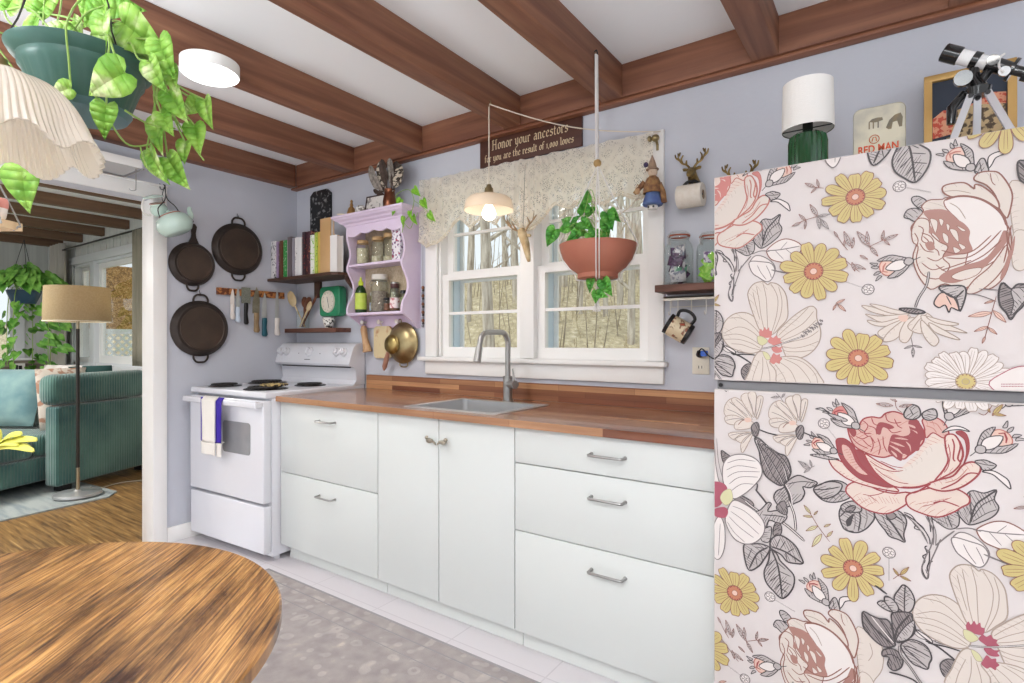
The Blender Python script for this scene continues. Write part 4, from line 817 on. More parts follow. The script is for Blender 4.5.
def black(text, x, z, h, mb, y=-.0172, nib=.11):
    nv = Vector((cos(radians(40)), sin(radians(40))))*nib*.5*h
    for ch in text:
        w_, S_ = GLY[ch]
        for s_ in S_:
            a = [float(k) for k in s_.split()]; P = [Vector((x+a[i]*h, z+a[i+1]*h)) for i in range(0, len(a), 2)]
            for p, r_ in zip(P, P[1:]):
                if (r_-p).length < 1e-6: continue
                Qs = [p+nv, p-nv, r_-nv, r_+nv]; dd = (r_-p).normalized()*.008*h; Qs = [Qs[0]-dd, Qs[1]-dd, Qs[2]+dd, Qs[3]+dd]
                mb.face([(q_.x, y, q_.y) for q_ in Qs])
                if abs((r_-p).normalized().cross(nv.normalized())) < .3:
                    nn = Vector((-nv.y, nv.x))*.3; mb.face([(q_.x, y, q_.y) for q_ in (p+nn, p-nn, r_-nn, r_+nn)])
        x += (w_+.04)*h
    return x
def bwid(t, h): return sum((GLY[c][0]+.04)*h for c in t)
b = MB(); cx_ = (SX[0]+SX[1])/2
t1 = 'Honor your ancestors'; t2 = 'for you are the result of 1,000 loves'
h1 = .475/bwid(t1, 1); h2 = .555/bwid(t2, 1)
black(t1, cx_-.475/2+.005, 2.262, h1, b, nib=.13); black(t2, cx_-.555/2-.004, 2.203, h2, b, nib=.15)
build('lettering', b, mat('cream_lettering', 'DCC8A4', .6), sg_, smooth=False)
# ================================================================ LACE VALANCE
M['lace'] = mat('ivory_lace', 'FAF7EF', .95)
N, L, bs = nodes_of(M['lace']); tc = N.new('ShaderNodeTexCoord'); out = N['Material Output']
vo = N.new('ShaderNodeTexVoronoi'); vo.inputs['Scale'].default_value = 105; vo.feature = 'DISTANCE_TO_EDGE'
v2 = N.new('ShaderNodeTexVoronoi'); v2.inputs['Scale'].default_value = 13; v2.feature = 'DISTANCE_TO_EDGE'
L.new(tc.outputs['Object'], vo.inputs['Vector']); L.new(tc.outputs['Object'], v2.inputs['Vector'])
m1 = N.new('ShaderNodeMapRange'); m1.inputs[1].default_value = .10; m1.inputs[2].default_value = .22; m1.inputs[3].default_value = 0; m1.inputs[4].default_value = 1; L.new(vo.outputs[0], m1.inputs[0])
m2 = N.new('ShaderNodeMapRange'); m2.inputs[1].default_value = .05; m2.inputs[2].default_value = .12; m2.inputs[3].default_value = 0; m2.inputs[4].default_value = 1; L.new(v2.outputs[0], m2.inputs[0])
mm = N.new('ShaderNodeMath'); mm.operation = 'MULTIPLY'; L.new(m1.outputs[0], mm.inputs[0]); L.new(m2.outputs[0], mm.inputs[1])
m3 = N.new('ShaderNodeMath'); m3.operation = 'MULTIPLY'; m3.inputs[1].default_value = .55; spz = N.new('ShaderNodeSeparateXYZ'); L.new(tc.outputs['Object'], spz.inputs[0]); mz = N.new('ShaderNodeMapRange'); mz.inputs[1].default_value = .24; mz.inputs[2].default_value = .06; mz.inputs[3].default_value = .7; mz.inputs[4].default_value = 1.6; L.new(spz.outputs[2], mz.inputs[0]); mq = N.new('ShaderNodeMath'); mq.operation = 'MULTIPLY'; L.new(mm.outputs[0], mq.inputs[0]); L.new(mz.outputs[0], mq.inputs[1]); L.new(mq.outputs[0], m3.inputs[0])
tl = N.new('ShaderNodeBsdfTranslucent'); tl.inputs[0].default_value = lin('F8F3E8'); mixa = N.new('ShaderNodeMixShader'); mixa.inputs[0].default_value = .6
tp = N.new('ShaderNodeBsdfTransparent'); mixb = N.new('ShaderNodeMixShader')
L.new(bs.outputs[0], mixa.inputs[1]); L.new(tl.outputs[0], mixa.inputs[2]); L.new(m3.outputs[0], mixb.inputs[0]); L.new(mixa.outputs[0], mixb.inputs[1]); L.new(tp.outputs[0], mixb.inputs[2]); L.new(mixb.outputs[0], out.inputs[0])
VX0, VX1 = 1.30, 2.735
vl = thing('lace_valance', 'ivory lace valance with scalloped edge across the top of the kitchen window', 'valance', (2.0, -.05, 1.8))
def vbot(x):
    px = [(1.30, 1.815), (1.36, 1.775), (1.43, 1.79), (1.50, 1.81), (1.56, 1.875), (1.62, 1.905), (1.70, 1.845), (1.78, 1.905), (1.86, 1.845), (1.93, 1.905), (2.0, 1.83), (2.06, 1.79), (2.12, 1.80), (2.18, 1.86), (2.24, 1.90), (2.33, 1.865), (2.42, 1.905), (2.50, 1.86), (2.58, 1.90), (2.66, 1.86), (2.735, 1.885)]
    for (a, za), (c, zc) in zip(px, px[1:]):
        if x <= c: t = (x-a)/(c-a); return za+(zc-za)*t
    return px[-1][1]
def gather(x): return 1 if x < 1.5 or 1.99 < x < 2.2 else .35
b = MB().grid(lambda u, v: (VX0+(VX1-VX0)*u, -.052-.014*gather(VX0+(VX1-VX0)*u)*sin((VX0+(VX1-VX0)*u)*140)*(.4+.6*v)-.006*sin(u*31), 2.172-.022*u+.003*sin(u*90)+(vbot(VX0+(VX1-VX0)*u)-2.172+.022*u)*v), 220, 24)
build('lace', b, M['lace'], vl)
b = MB()
for k in range(141):
    x = VX0+(VX1-VX0)*k/140; z = vbot(x); 
    b.ball((x, -.054-.006*sin(x*60), z), (.006, .004, .0065), 4)
b.tube([(VX0+(VX1-VX0)*k/140, -.054-.006*sin((VX0+(VX1-VX0)*k/140)*60), vbot(VX0+(VX1-VX0)*k/140)+.012) for k in range(141)], .003, 5)
build('picot_edge', b, mat('ivory_edge', 'DED5C2', .95), vl)
build('rod', MB().cyl((1.29, -.030, 2.135), (2.745, -.030, 2.122), .005, n=10), M['brass'], vl)
b = MB().ball((2.745, -.048, 2.122), (.018, .016, .016), 8); b.tube([(2.745, -.045, 2.122), (2.745, -.0215, 2.10), (2.745, -.0215, 2.075)], .006, 8); b.ball((2.72, -.05, 2.122), (.01, .014, .014), 6)
build('rod_finial', b, M['brass'], vl)
# ---- antlered skull ornament
sk_ = thing('antler_ornament', 'small antlered deer skull ornament hanging at the centre of the window', 'ornament', (2.05, -.10, 1.7))
BONE = mat('bone_tan', 'CDBB98', .7, c2='A88E68', scale=25)
q = lambda px, py: W(px, py, y=-.095)
b = MB(); b.tube([q(521, 229), q(523, 235), q(526, 245), q(528, 256), q(529, 261)], [.020, .024, .020, .014, .008], 10); b.ball(q(519.5, 234), (.012, .012, .009), 6); b.ball(q(529, 235), (.012, .012, .009), 6); build('skull', b, BONE, sk_)
b = MB()
for pts in (((521, 231), (514, 229), (508, 224), (503, 215)), ((511, 226), (507, 219), (508, 213)), ((516, 229), (511, 221)), ((525, 231), (529, 224), (533, 219), (534, 210)), ((530, 223), (527, 216)), ((533, 219), (537, 214))): b.tube(curve([q(*p) for p in pts], 4), [.006-.0045*k/(4*(len(pts)-1)) for k in range(4*(len(pts)-1)+1)], 6)
build('antlers', b, mat('antler_brown', '8A6F52', .6, c2='A88E6E', scale=30), sk_)
build('thread', MB().tube([q(523, 230), (q(523, 170).x, -.075, 2.12)], .0012, 4), M['black'], sk_)
for nm, px, lab in (('glass_bauble', 527.5, 'small clear glass bauble below the antler ornament'),):
    p = W(px, 243, y=-.13); solo(nm, MB().ball(p, .012, 8).tube([p+Vector((0, 0, .012)), (p.x, -.08, 2.12)], .0008, 4), M['jar'], lab, 'ornament')
# ---- rope garland across the right sash
b = MB(); b.tube(curve([W(559, 217, y=-.085), W(568, 209, y=-.085), W(575, 200, y=-.085)], 5)+curve([W(590, 212, y=-.085), W(600, 222, y=-.085), W(614, 218, y=-.085), W(632, 204, y=-.085), W(641, 192, y=-.085)], 6), .0028, 6)
solo('rope_garland', b, M['rope'], 'thin tan rope swag hanging across the lower edge of the lace, right sash', 'garland')
# ================================================================ PENDANT LAMP
pl_ = thing('pendant_lamp', 'small milk-glass pendant lamp with a lit bulb hanging before the window', 'pendant lamp', (2.037, -.33, 1.83))
PX_, PY_ = 2.030, -.325
GLW = mat('milk_glass', 'F3E6D6', .25, trans=0); nodes_of(GLW)[2].inputs['Subsurface Weight'].default_value = 0
N, L, bs = nodes_of(GLW); tl = N.new('ShaderNodeBsdfTranslucent'); tl.inputs[0].default_value = lin('F6EEE0'); mx = N.new('ShaderNodeMixShader'); mx.inputs[0].default_value = .4; L.new(bs.outputs[0], mx.inputs[1]); L.new(tl.outputs[0], mx.inputs[2]); L.new(mx.outputs[0], N['Material Output'].inputs[0])
prof = [(.018, 1.925), (.05, 1.920), (.095, 1.906), (.110, 1.892), (.115, 1.872), (.119, 1.846), (.117, 1.844), (.111, 1.870), (.106, 1.888), (.092, 1.900), (.05, 1.914), (.018, 1.918)]
build('shade', MB().lathe(prof, (PX_, PY_, 0), 40), GLW, pl_)
build('socket', MB().lathe([(.001, 1.968), (.010, 1.968), (.014, 1.955), (.020, 1.950), (.022, 1.930), (.026, 1.924), (.020, 1.918), (.014, 1.895), (.001, 1.893)], (PX_, PY_, 0), 20), M['brass'], pl_)
BUL = mat('lit_bulb', 'FFF6E6', .3, emit=4)
build('bulb', MB().lathe([(.001, 1.893), (.013, 1.890), (.016, 1.872), (.028, 1.850), (.034, 1.830), (.030, 1.812), (.016, 1.800), (.001, 1.797)], (PX_, PY_, 0), 20), BUL, pl_)
lt = bpy.data.lights.new('bulb_light', 'POINT'); lt.energy = .7; lt.color = (1, .90, .78); lt.shadow_soft_size = .03; lo_ = bpy.data.objects.new('bulb_light', lt); COL.objects.link(lo_); lo_.location = (PX_, PY_, 1.77)
b = MB(); b.tube([(PX_, PY_, 1.966), (PX_, PY_, 2.352)], .0028, 6)
e1 = Vector((2.76, -.024, 2.155)); pts = [Vector((PX_, PY_, 2.352))]
for k in range(1, 13): t = k/12; p = Vector((PX_, PY_, 2.352)).lerp(e1, t); p.z -= .045*sin(pi*t); pts.append(p)
b.tube(pts, .0028, 6); build('twisted_cord', b, M['rope'], pl_)
solo('ceiling_hook', MB().tube(curve([(2.0345, PY_, 2.37), (2.042, PY_, 2.355), (2.03, PY_, 2.3495), (2.022, PY_, 2.3535)], 3), .0016, 5), M['brass'], 'tiny brass screw hook on the beam holding the pendant lamp cord', 'hook')
# ================================================================ HANGING TERRACOTTA POT
HX, HY = 2.610, -.345
hp = thing('hanging_planter', 'brown terracotta bowl with pothos in a white cord hanger before the window', 'plant', (HX, HY, 1.47))
build('bowl', MB().lathe([(.001, 1.478), (.075, 1.478), (.083, 1.482), (.083, 1.50), (.088, 1.505), (.115, 1.525), (.140, 1.558), (.154, 1.597), (.158, 1.620), (.154, 1.622), (.148, 1.60), (.13, 1.56), (.001, 1.55)], (HX, HY, 0), 40), M['terra'], hp)
build('soil', MB().lathe([(.001, 1.606), (.147, 1.598)], (HX, HY, 0), 24, cap0=True), M['soil'], hp)
b = MB(); b.tube([(HX-.006, HY, 2.405), (HX-.003, HY, 1.965)], .013, 8, flat=.45)
for k in range(4):
    a = -1.12+k*pi/2; ex = HX+.160*cos(a); ey = HY+.160*sin(a); nx = -sin(a); ny = cos(a)
    for o_ in (-.006, .006): b.tube([(HX, HY, 1.95), (HX+.07*cos(a)+o_*nx, HY+.07*sin(a)+o_*ny, 1.80), (ex+o_*nx, ey+o_*ny, 1.626), (HX+.162*cos(a)+o_*nx, HY+.162*sin(a)+o_*ny, 1.610), (HX+.146*cos(a)+o_*nx, HY+.146*sin(a)+o_*ny, 1.562), (HX+.121*cos(a)+o_*nx, HY+.121*sin(a)+o_*ny, 1.525), (HX+.094*cos(a)+o_*nx, HY+.094*sin(a)+o_*ny, 1.500), (HX+.088*cos(a)+o_*nx, HY+.088*sin(a)+o_*ny, 1.476), (HX, HY, 1.468)], .0025, 5)
q = random.Random(9)
for k in range(9): b.tube([(HX, HY, 1.468), (HX+q.uniform(-.012, .012), HY+q.uniform(-.01, .01), 1.42), (HX+q.uniform(-.022, .022), HY+q.uniform(-.012, .012), 1.345)], .0022, 5)
build('cord_hanger', b, M['ropew'], hp)
build('wooden_bead', MB().ball((HX-.002, HY, 1.957), .0165, 10), mat('tan_bead', 'A98A56', .5), hp)
b = MB(); lf = MB()
for px, py, dx, dy, s_, dyp in ((583, 205, -.2, -1, .075, 0), (590, 210, .6, -.3, .055, .02), (567, 222, -.8, -.3, .075, -.03), (574, 220, .5, -.7, .06, -.05), (580, 231, .4, .2, .07, -.05), (551, 236, -.6, 1, .085, -.06), (564, 228, -.9, .2, .062, -.08), (586, 224, .8, .5, .065, -.05), (609, 219, .3, .9, .075, -.05), (606, 227, .1, 1, .07, -.04), (614, 215, .6, .8, .06, -.02), (575, 236, -.2, .6, .055, -.12), (592, 236, .3, .3, .055, -.12), (597, 232, -.4, -.6, .05, -.05), (587, 196, 0, -1, .055, 0), (603, 240, .2, .5, .05, -.1), (571, 238, -.7, .3, .05, -.13)):
    p = W(px, py, y=HY+dyp); e = W(px+dx*5, py+dy*5, y=HY+dyp); d = (e-p).normalized()
    pothos_leaf(lf, p-d*s_*.4, d, Vector((R.uniform(-.5, .7), -1, R.uniform(-.2, .6))), s_); b.tube(curve([(HX+R.uniform(-.07, .07), HY+R.uniform(-.05, .05), 1.615), ((p.x+HX)/2, (p.y+HY)/2, max(p.z, 1.65)+.02), p-d*s_*.4], 4), .0018, 5)
for px, py, dx, dy, s_ in ((590, 284, -.3, 1, .06), (606, 286, .4, .8, .075), (601, 294, .7, .2, .05), (596, 296, -.1, 1, .05)):
    p = W(px, py, y=HY-.05); e = W(px+dx*5, py+dy*5, y=HY-.05); d = (e-p).normalized(); pothos_leaf(lf, p-d*s_*.4, d, Vector((R.uniform(-.3, .5), -1, .3)), s_); b.tube(curve([(HX+.02, HY-.03, 1.479), (HX-.01, HY-.045, 1.46), p-d*s_*.4], 4), .0018, 5)
build('stems', b, M['stem'], hp); build('leaves', lf, mat('mid_leaf', '3E8A30', .4, c2='6CB548', c3='B8DC80', scale=18, lo=.4, hi=.62), hp, solid=.0006)
solo('beam_hook', MB().tube(curve([(2.5945, HY, 2.42), (2.604, HY, 2.425), (2.608, HY, 2.412), (2.604, HY, 2.403), (2.598, HY, 2.406)], 4), .0028, 6), M['black'], 'small black hook on the beam side holding the white plant cord', 'hook')
# ================================================================ GNOME, DEER HEADS, PAPER ROLL
gn = thing('gnome_figure', 'small fabric witch doll in brown cape and blue skirt on the window casing', 'figurine', (2.74, -.05, 1.79))
gx, gy = 2.757, -.112
b = MB(); b.lathe([(.001, 1.808), (.040, 1.808), (.044, 1.815), (.030, 1.86), (.024, 1.888), (.02, 1.90), (.001, 1.905)], (gx, gy, 0), 16); build('skirt', b, mat('blue_cloth', '4E629C', .95, c2='60749E', scale=30), gn)
b = MB(); b.lathe([(.038, 1.86), (.042, 1.862), (.037, 1.90), (.026, 1.925), (.014, 1.935), (.012, 1.93), (.022, 1.92), (.032, 1.90)], (gx, gy, 0), 16); b.tube([(gx-.03, gy-.015, 1.91), (gx-.055, gy-.02, 1.885), (gx-.075, gy-.022, 1.865)], [.014, .011, .009], 8); b.tube([(gx+.03, gy, 1.90), (gx+.045, gy, 1.86), (gx+.05, gy, 1.815)], [.010, .012, .013], 8); build('cape', b, mat('brown_cape', '6E4A38', .95, c2='A07A50', scale=50), gn)
b = MB(); b.lathe([(.001, 1.87), (.02, 1.872), (.024, 1.888), (.02, 1.905), (.001, 1.91)], (gx, gy-.014, 0), 12); build('apron', b, mat('grey_cloth', '8E949C', .95), gn)
b = MB(); b.ball((gx, gy, 1.952), (.020, .019, .022), 8); b.ball((gx+.001, gy-.020, 1.948), (.004, .005, .004), 5); build('head', b, mat('doll_face', 'CDB6A0', .8), gn)
b = MB(); b.lathe([(.027, 1.962), (.028, 1.966), (.020, 1.972), (.014, 1.995), (.006, 2.015), (.001, 2.028)], (gx-.002, gy, 0), 14, cap0=True); build('hat', b, mat('tan_hat', 'A89078', .95, c2='8A7060', scale=40), gn)
build('hat_flower', MB().ball((gx-.025, gy-.015, 1.985), (.011, .009, .012), 6), mat('purple_flower', '3E3450', .9), gn)
b = MB(); b.ball((gx-.058, gy-.028, 1.872), (.012, .010, .014), 8); b.tube(curve([(gx-.068, gy-.028, 1.88), (gx-.058, gy-.028, 1.902), (gx-.048, gy-.028, 1.88)], 4), .0014, 5); build('basket', b, WDm, gn)
b = MB(); b.lathe([(.001, 1.792), (.022, 1.793), (.024, 1.800), (.022, 1.8075), (.001, 1.808)], (gx+.0, gy, 0), 12); build('white_base', b, PG, gn)
b = MB()
for o_ in (-.011, .011): b.ball((gx+o_, gy-.022, 1.799), (.0045, .003, .005), 5)
build('shoes', b, M['black'], gn)
build('mounting_pin', MB().cyl((gx, -.0201, 1.90), (gx, -.10, 1.90), .003), M['black'], gn)
BD = mat('antique_gold_deer', '6E5834', .35, .85, c2='A08A56', scale=30)
def deer(x, z, label):
    t = thing('deer_head_holder', label, 'holder', (x, -.03, z-.05))
    b = MB(); b.tube([(x, -.001, z-.025), (x, -.02, z-.015), (x, -.04, z+.005), (x, -.05, z+.02)], [.026, .024, .02, .018], 12); b.tube([(x, -.045, z+.022), (x, -.065, z+.012), (x, -.088, z-.002), (x, -.096, z-.006)], [.018, .017, .011, .007], 12)
    for s_ in (-1, 1): b.tube([(x+s_*.014, -.045, z+.03), (x+s_*.035, -.045, z+.034), (x+s_*.04, -.045, z+.038)], [.006, .007, .001], 6)
    build('head', b, BD, t)
    for s_ in (-1, 1):
        b = MB()
        for pts in (((.008, .035), (.022, .052), (.042, .062), (.056, .085), (.058, .108)), ((.040, .061), (.044, .08), (.036, .096)), ((.052, .078), (.066, .088), (.070, .104)), ((.024, .053), (.022, .072)), ((.055, .095), (.048, .11))):
            P = curve([(x+s_*a, -.045-.01*(a*10), z+c) for a, c in pts], 3); b.tube(P, [.0055-.0035*k/len(P) for k in range(len(P))], 6)
        build('antler', b, BD, t)
    return t
dh = deer(2.905, 1.925, 'antique gold deer head holder with black bar above the paper roll')
b = MB(); b.tube(curve([(2.872, -.055, 1.855), (2.872, -.055, 1.885), (2.888, -.055, 1.90), (2.905, -.055, 1.902), (2.922, -.055, 1.90), (2.938, -.055, 1.885), (2.938, -.055, 1.855)], 4), .0065, 8); b.cyl((2.905, -.03, 1.90), (2.905, -.055, 1.90), .006)
b.cyl((2.842, -.062, 1.84), (2.955, -.062, 1.84), .005); build('roll_bar', b, M['black'], dh)
ro = thing('paper_roll', 'cream paper towel roll hanging from the gold deer head holder', 'paper roll', (2.905, -.062, 1.79))
Mx = Matrix.Rotation(radians(90), 4, 'Y')
build('paper', MB().lathe([(.020, -.052), (.048, -.052), (.049, -.05), (.049, .05), (.048, .052), (.020, .052), (.020, -.052)], (2.905, -.062, 1.838), 32, M=Mx), mat('roll_paper', 'E4DDD2', .95, c2='DDD4C6', scale=60), ro)
build('core', MB().lathe([(.0185, -.0525), (.0198, -.0525), (.0198, .0525), (.0185, .0525)], (2.905, -.062, 1.838), 24, M=Mx), mat('card_core', 'B09A80', .9), ro)
deer(3.10, 1.838, 'antique gold deer head whose antlers just show above the fridge')
# ================================================================ RIGHT SHELF, JARS, MUG, OUTLET
solo('wall_shelf', MB().box(2.785, 3.17, -.165, -.0005, 1.428, 1.458, bev=.002), M['shelfw2'], 'dark walnut shelf between the window and the fridge holding two clamp jars', 'shelf', smooth=False)
def clampjar(x, y, z, r, h, label, items):
    t = thing('clamp_jar', label, 'jar', (x, y, z))
    build('glass', MB().lathe([(.001, 0), (r*.9, 0), (r, .008), (r, h*.62), (r*.92, h*.72), (r*.68, h*.82), (r*.68, h*.87), (r*.72, h*.88), (r*.66, h*.88), (r*.64, h*.82), (r*.88, h*.71), (r*.95, h*.62), (r*.95, .01), (.001, .008)], (x, y, z), 32), M['jar'], t)
    build('lid', MB().lathe([(r*.72, h*.90), (r*.74, h*.905), (r*.74, h*.93), (r*.6, h*.97), (.001, h*.98)], (x, y, z), 28, cap0=True), M['jar'], t)
    b = MB(); b.tube([(x+r*.72*cos(2*pi*k/28), y+r*.72*sin(2*pi*k/28), z+h*.89) for k in range(29)], .0035, 6); build('rubber_seal', b, mat('rust_seal', 'A0563E', .6), t)
    b = MB(); b.tube([(x+r*.76*cos(2*pi*k/28), y+r*.76*sin(2*pi*k/28), z+h*.91) for k in range(29)], .0018, 6); b.tube([(x+r*.71*cos(2*pi*k/28), y+r*.71*sin(2*pi*k/28), z+h*.85) for k in range(29)], .0018, 6)
    for s_ in (-1, 1): b.tube(curve([(x-r*.4, y+s_*.012-r*.55, z+h*.91), (x-r*.5, y+s_*.012-r*.75, z+h*.80), (x-r*.45, y+s_*.012-r*.72, z+h*.72), (x-r*.42, y+s_*.012-r*.62, z+h*.80)], 4), .0018, 6)
    build('wire_bail', b, M['steel'], t)
    q = random.Random(int(x*1000))
    for (c, c2, n_, lab, nm) in items:
        mm_ = mat(nm, c, .5, c2=c2, scale=50, lo=.5, hi=.56)
        for k in range(n_):
            zz = z+.018+(h*.55)*(k+.3)/n_ if nm != 'snack_packet_green' else z+.012+(h*.36)*(k+.3)/n_
            s_ = MB(); a = q.uniform(0, pi); tilt = q.uniform(-.9, .9)
            s_.grid(lambda u, v: ((u-.5)*r*1.05, .006*sin(pi*u)*sin(pi*v), (v-.5)*r*.8), 4, 4)
            s_.xf(Matrix.Translation((x+q.uniform(-.15, .15)*r, y+q.uniform(-.35, .15)*r-.0, zz+r*.2)) @ Matrix.Rotation(a*.5-.7, 4, 'Z') @ Matrix.Rotation(tilt, 4, 'Y') @ Matrix.Rotation(q.uniform(-.5, .5), 4, 'X'))
            tag(build('tea_sachet', s_, mm_, None, solid=.003), lab, 'sachet', 'sachets inside the clamp jars')
    return t
clampjar(2.862, -.085, 1.4585, .060, .235, 'tall clamp jar of purple and white tea sachets beside the window', [('DCD6DA', '8A8A9A', 7, 'crumpled white and grey tea sachet inside the taller clamp jar', 'sachet_white'), ('5A3A5E', '3E2A44', 4, 'purple tea sachet inside the taller clamp jar', 'sachet_purple'), ('6EA88A', 'CFE0D4', 1, 'pale green tea sachet inside the taller clamp jar', 'sachet_mint')])
clampjar(2.995, -.095, 1.4585, .056, .215, 'clamp jar of bright green packets partly behind the fridge', [('8CCB3E', 'B8E06A', 7, 'bright green packet inside the jar next to the fridge', 'snack_packet_green'), ('E6DCE6', '7A5A8A', 2, 'pale printed packet inside the jar next to the fridge', 'packet_pale')])
rl = thing('mug_rail', 'white wire hook rail under the walnut shelf beside the fridge', 'hook rail', (2.98, -.06, 1.36))
b = MB(); b.box(2.80, 3.17, -.10, -.03, 1.405, 1.412); b.box(2.80, 3.17, -.10, -.096, 1.395, 1.412); build('strip', b, M['cream'], rl, smooth=False)
for hx in (2.825, 2.858, 2.915, 2.975, 3.03): build('hook', MB().tube(curve([(hx, -.085, 1.404), (hx, -.085, 1.35), (hx, -.092, 1.335), (hx, -.104, 1.336), (hx, -.108, 1.348)], 4), .0022, 6), mat('white_wire', 'DAD8D2', .4), rl)
build('back_wire', MB().tube([(2.80, -.02, 1.372), (3.17, -.02, 1.372)], .0022, 5).tube([(2.81, -.02, 1.372), (2.81, -.03, 1.405)], .002, 5), mat('white_wire2', 'DAD8D2', .4), rl)
mg = thing('coffee_mug', 'black rimmed mug with cream printed picture hanging by its handle', 'mug', (2.89, -.09, 1.25))
Tm = Matrix.Translation((2.868, -.105, 1.272)) @ Matrix.Scale(1.15, 4) @ Matrix.Rotation(radians(-58), 4, 'Y') @ Matrix.Rotation(radians(12), 4, 'X')
m_ = MB().lathe([(.001, -.045), (.036, -.045), (.039, -.042), (.039, .044), (.040, .047), (.037, .047), (.036, .042), (.036, -.038), (.001, -.040)], n=28).xf(Tm); build('body', m_, M['black'], mg)
M['print'] = mat('mug_print', 'D8C8A8', .35, c2='7A5A44', scale=38, detail=3, lo=.52, hi=.58, c3='C0503A')
build('print', MB().lathe([(.0393, -.030), (.0397, -.030), (.0397, .033), (.0393, .033)], n=28).xf(Tm), M['print'], mg)
build('handle', MB().tube(curve([(.038, 0, -.028), (.060, 0, -.030), (.072, 0, -.012), (.072, 0, .012), (.060, 0, .030), (.038, 0, .028)], 5), .006, 8).xf(Tm), M['black'], mg)
ou = thing('wall_outlet', 'ivory double wall outlet beside the fridge', 'outlet', (2.945, -.004, 1.07))
ox, oz = 2.930, 1.138
build('plate', MB().box(ox-.036, ox+.036, -.006, -.0005, oz-.058, oz+.058, bev=.002), M['cream'], ou)
b = MB()
for s_ in (-1, 1): b.cyl((ox, -.0062, oz+s_*.026), (ox, -.010, oz+s_*.026), .017)
build('receptacle', b, M['cream'], ou)
b = MB(); b.box(ox-.008, ox-.005, -.0106, -.0100, oz-.033, oz-.021); b.box(ox+.005, ox+.008, -.0106, -.0100, oz-.033, oz-.021); build('slots', b, M['black'], ou)
pg_ = thing('power_plug', 'black plug and blue power cord in the upper outlet socket', 'plug', (ox, -.02, oz+.026))
build('plug_body', MB().tube([(ox, -.0105, oz+.026), (ox, -.026, oz+.028), (ox+.004, -.044, oz+.040)], [.013, .014, .008], 10), M['black'], pg_)
build('blue_adapter', MB().box(ox+.010, ox+.036, -.046, -.020, oz+.020, oz+.044, bev=.004), mat('blue_plastic', '3E6AC8', .3), pg_)
build('cord', MB().tube(curve([(ox+.004, -.044, oz+.040), (ox+.02, -.050, oz+.052), (ox+.05, -.05, oz+.02), (ox+.10, -.04, oz-.01), (ox+.2, -.03, oz-.1)], 5), .0028, 6), M['black'], pg_)
# ================================================================ ON THE FRIDGE (top z = 1.72)
FT = 1.6925
tl_ = thing('table_lamp', 'small lamp with dark green ribbed glass base and white drum shade on the fridge', 'lamp', (3.382, -.40, FT))
lx, ly = 3.384, -.40
build('base', MB().lathe([(.001, 0), (.050, 0), (.056, .006), (.056, .17), (.052, .190), (.036, .200), (.012, .204), (.001, .204)], (lx, ly, FT), 48, fn=lambda r, z, a: (r*(1+.03*cos(24*a)) if .03 < r else r, z)), mat('green_glass', '1E4A2E', .1, c2='2A5A38', scale=4, coat=.6), tl_)
build('stem', MB().cyl((lx, ly, FT+.204), (lx, ly, FT+.235), .010), M['black'], tl_)
SH = mat('white_linen_shade', 'F1EFEB', .9, bump=.3, bscale=400)
build('shade', MB().lathe([(.076, .210), (.073, .360), (.071, .360), (.074, .210), (.076, .210)], (lx, ly, FT), 48), SH, tl_)
build('shade_ring', MB().tube([(lx+.074*cos(2*pi*k/36), ly+.074*sin(2*pi*k/36), FT+.211) for k in range(37)], .0015, 5).tube([(lx-.074, ly, FT+.217), (lx+.074, ly, FT+.217)], .002, 5).cyl((lx, ly, FT+.208), (lx, ly, FT+.235), .015), M['black'], tl_)
tn = thing('tobacco_tin', 'worn cream metal tin with horse picture reading RED MAN in orange letters', 'tin', (3.58, -.33, FT))
a0 = W(853, 112, y=-.33); a1 = W(906, 104, y=-.33)
M['tin'] = mat('worn_printed_tin', 'D9D2BA', .4, c2='B9B4A4', scale=9, detail=7, lo=.45, hi=.6)
tx0, tx1, tz = a0.x, a1.x, 1.962
b = MB(); P3 = [Vector((p.x, -.33, p.y)) for p in rr(tx0, tx1, FT+.001, tz, 0, .02)]
C3 = Vector(((tx0+tx1)/2, 0, (FT+tz)/2)); insc = lambda k, y: [Vector((C3.x+(p.x-C3.x)*k, y, C3.z+(p.z-C3.z)*k)) for p in P3]
b.ring([insc(.965, -.335), insc(.99, -.331), insc(1, -.325), insc(1, -.295), insc(.99, -.289), insc(.965, -.286)]); build('can', b, M['tin'], tn)
tb_ = textmesh('RED MAN', .043, .0012); w_ = max(v.x for v in tb_.v)-min(v.x for v in tb_.v); k_ = .105/w_
for v in tb_.v: v.x, v.y, v.z = C3.x-.002+v.x*k_, -.3356, 1.816+v.y*.78
build('lettering', tb_, mat('orange_red_ink', 'D8542A', .5), tn, smooth=False)
b = MB(); cxx, czz = C3.x-.012, 1.857
b.tube([(cxx+.013*cos(2*pi*k/20), -.3354, czz+.013*sin(2*pi*k/20)) for k in range(21)], .0012, 4); b.tube([(cxx-.006, -.3354, czz-.006), (cxx-.003, -.3354, czz+.006), (cxx+.004, -.3354, czz+.006), (cxx+.005, -.3354, czz), (cxx+.006, -.3354, czz-.007)], .0014, 4); build('emblem', b, mat('orange_emblem', 'C8683A', .5), tn)
b = MB(); g_ = lambda a, c: (C3.x+a*.9, -.3353, 1.918+c*.9)
b.face([g_(.02, -.035), g_(.03, -.01), g_(.045, .004), g_(.062, .008), g_(.068, -.008), g_(.066, -.04), g_(.058, -.04), g_(.052, -.018), g_(.04, -.02), g_(.036, -.042), g_(.028, -.042)]); b.face([g_(-.03, -.005), g_(-.02, .004), g_(-.005, .006), g_(.01, .004), g_(.012, -.006), g_(-.01, -.01)])
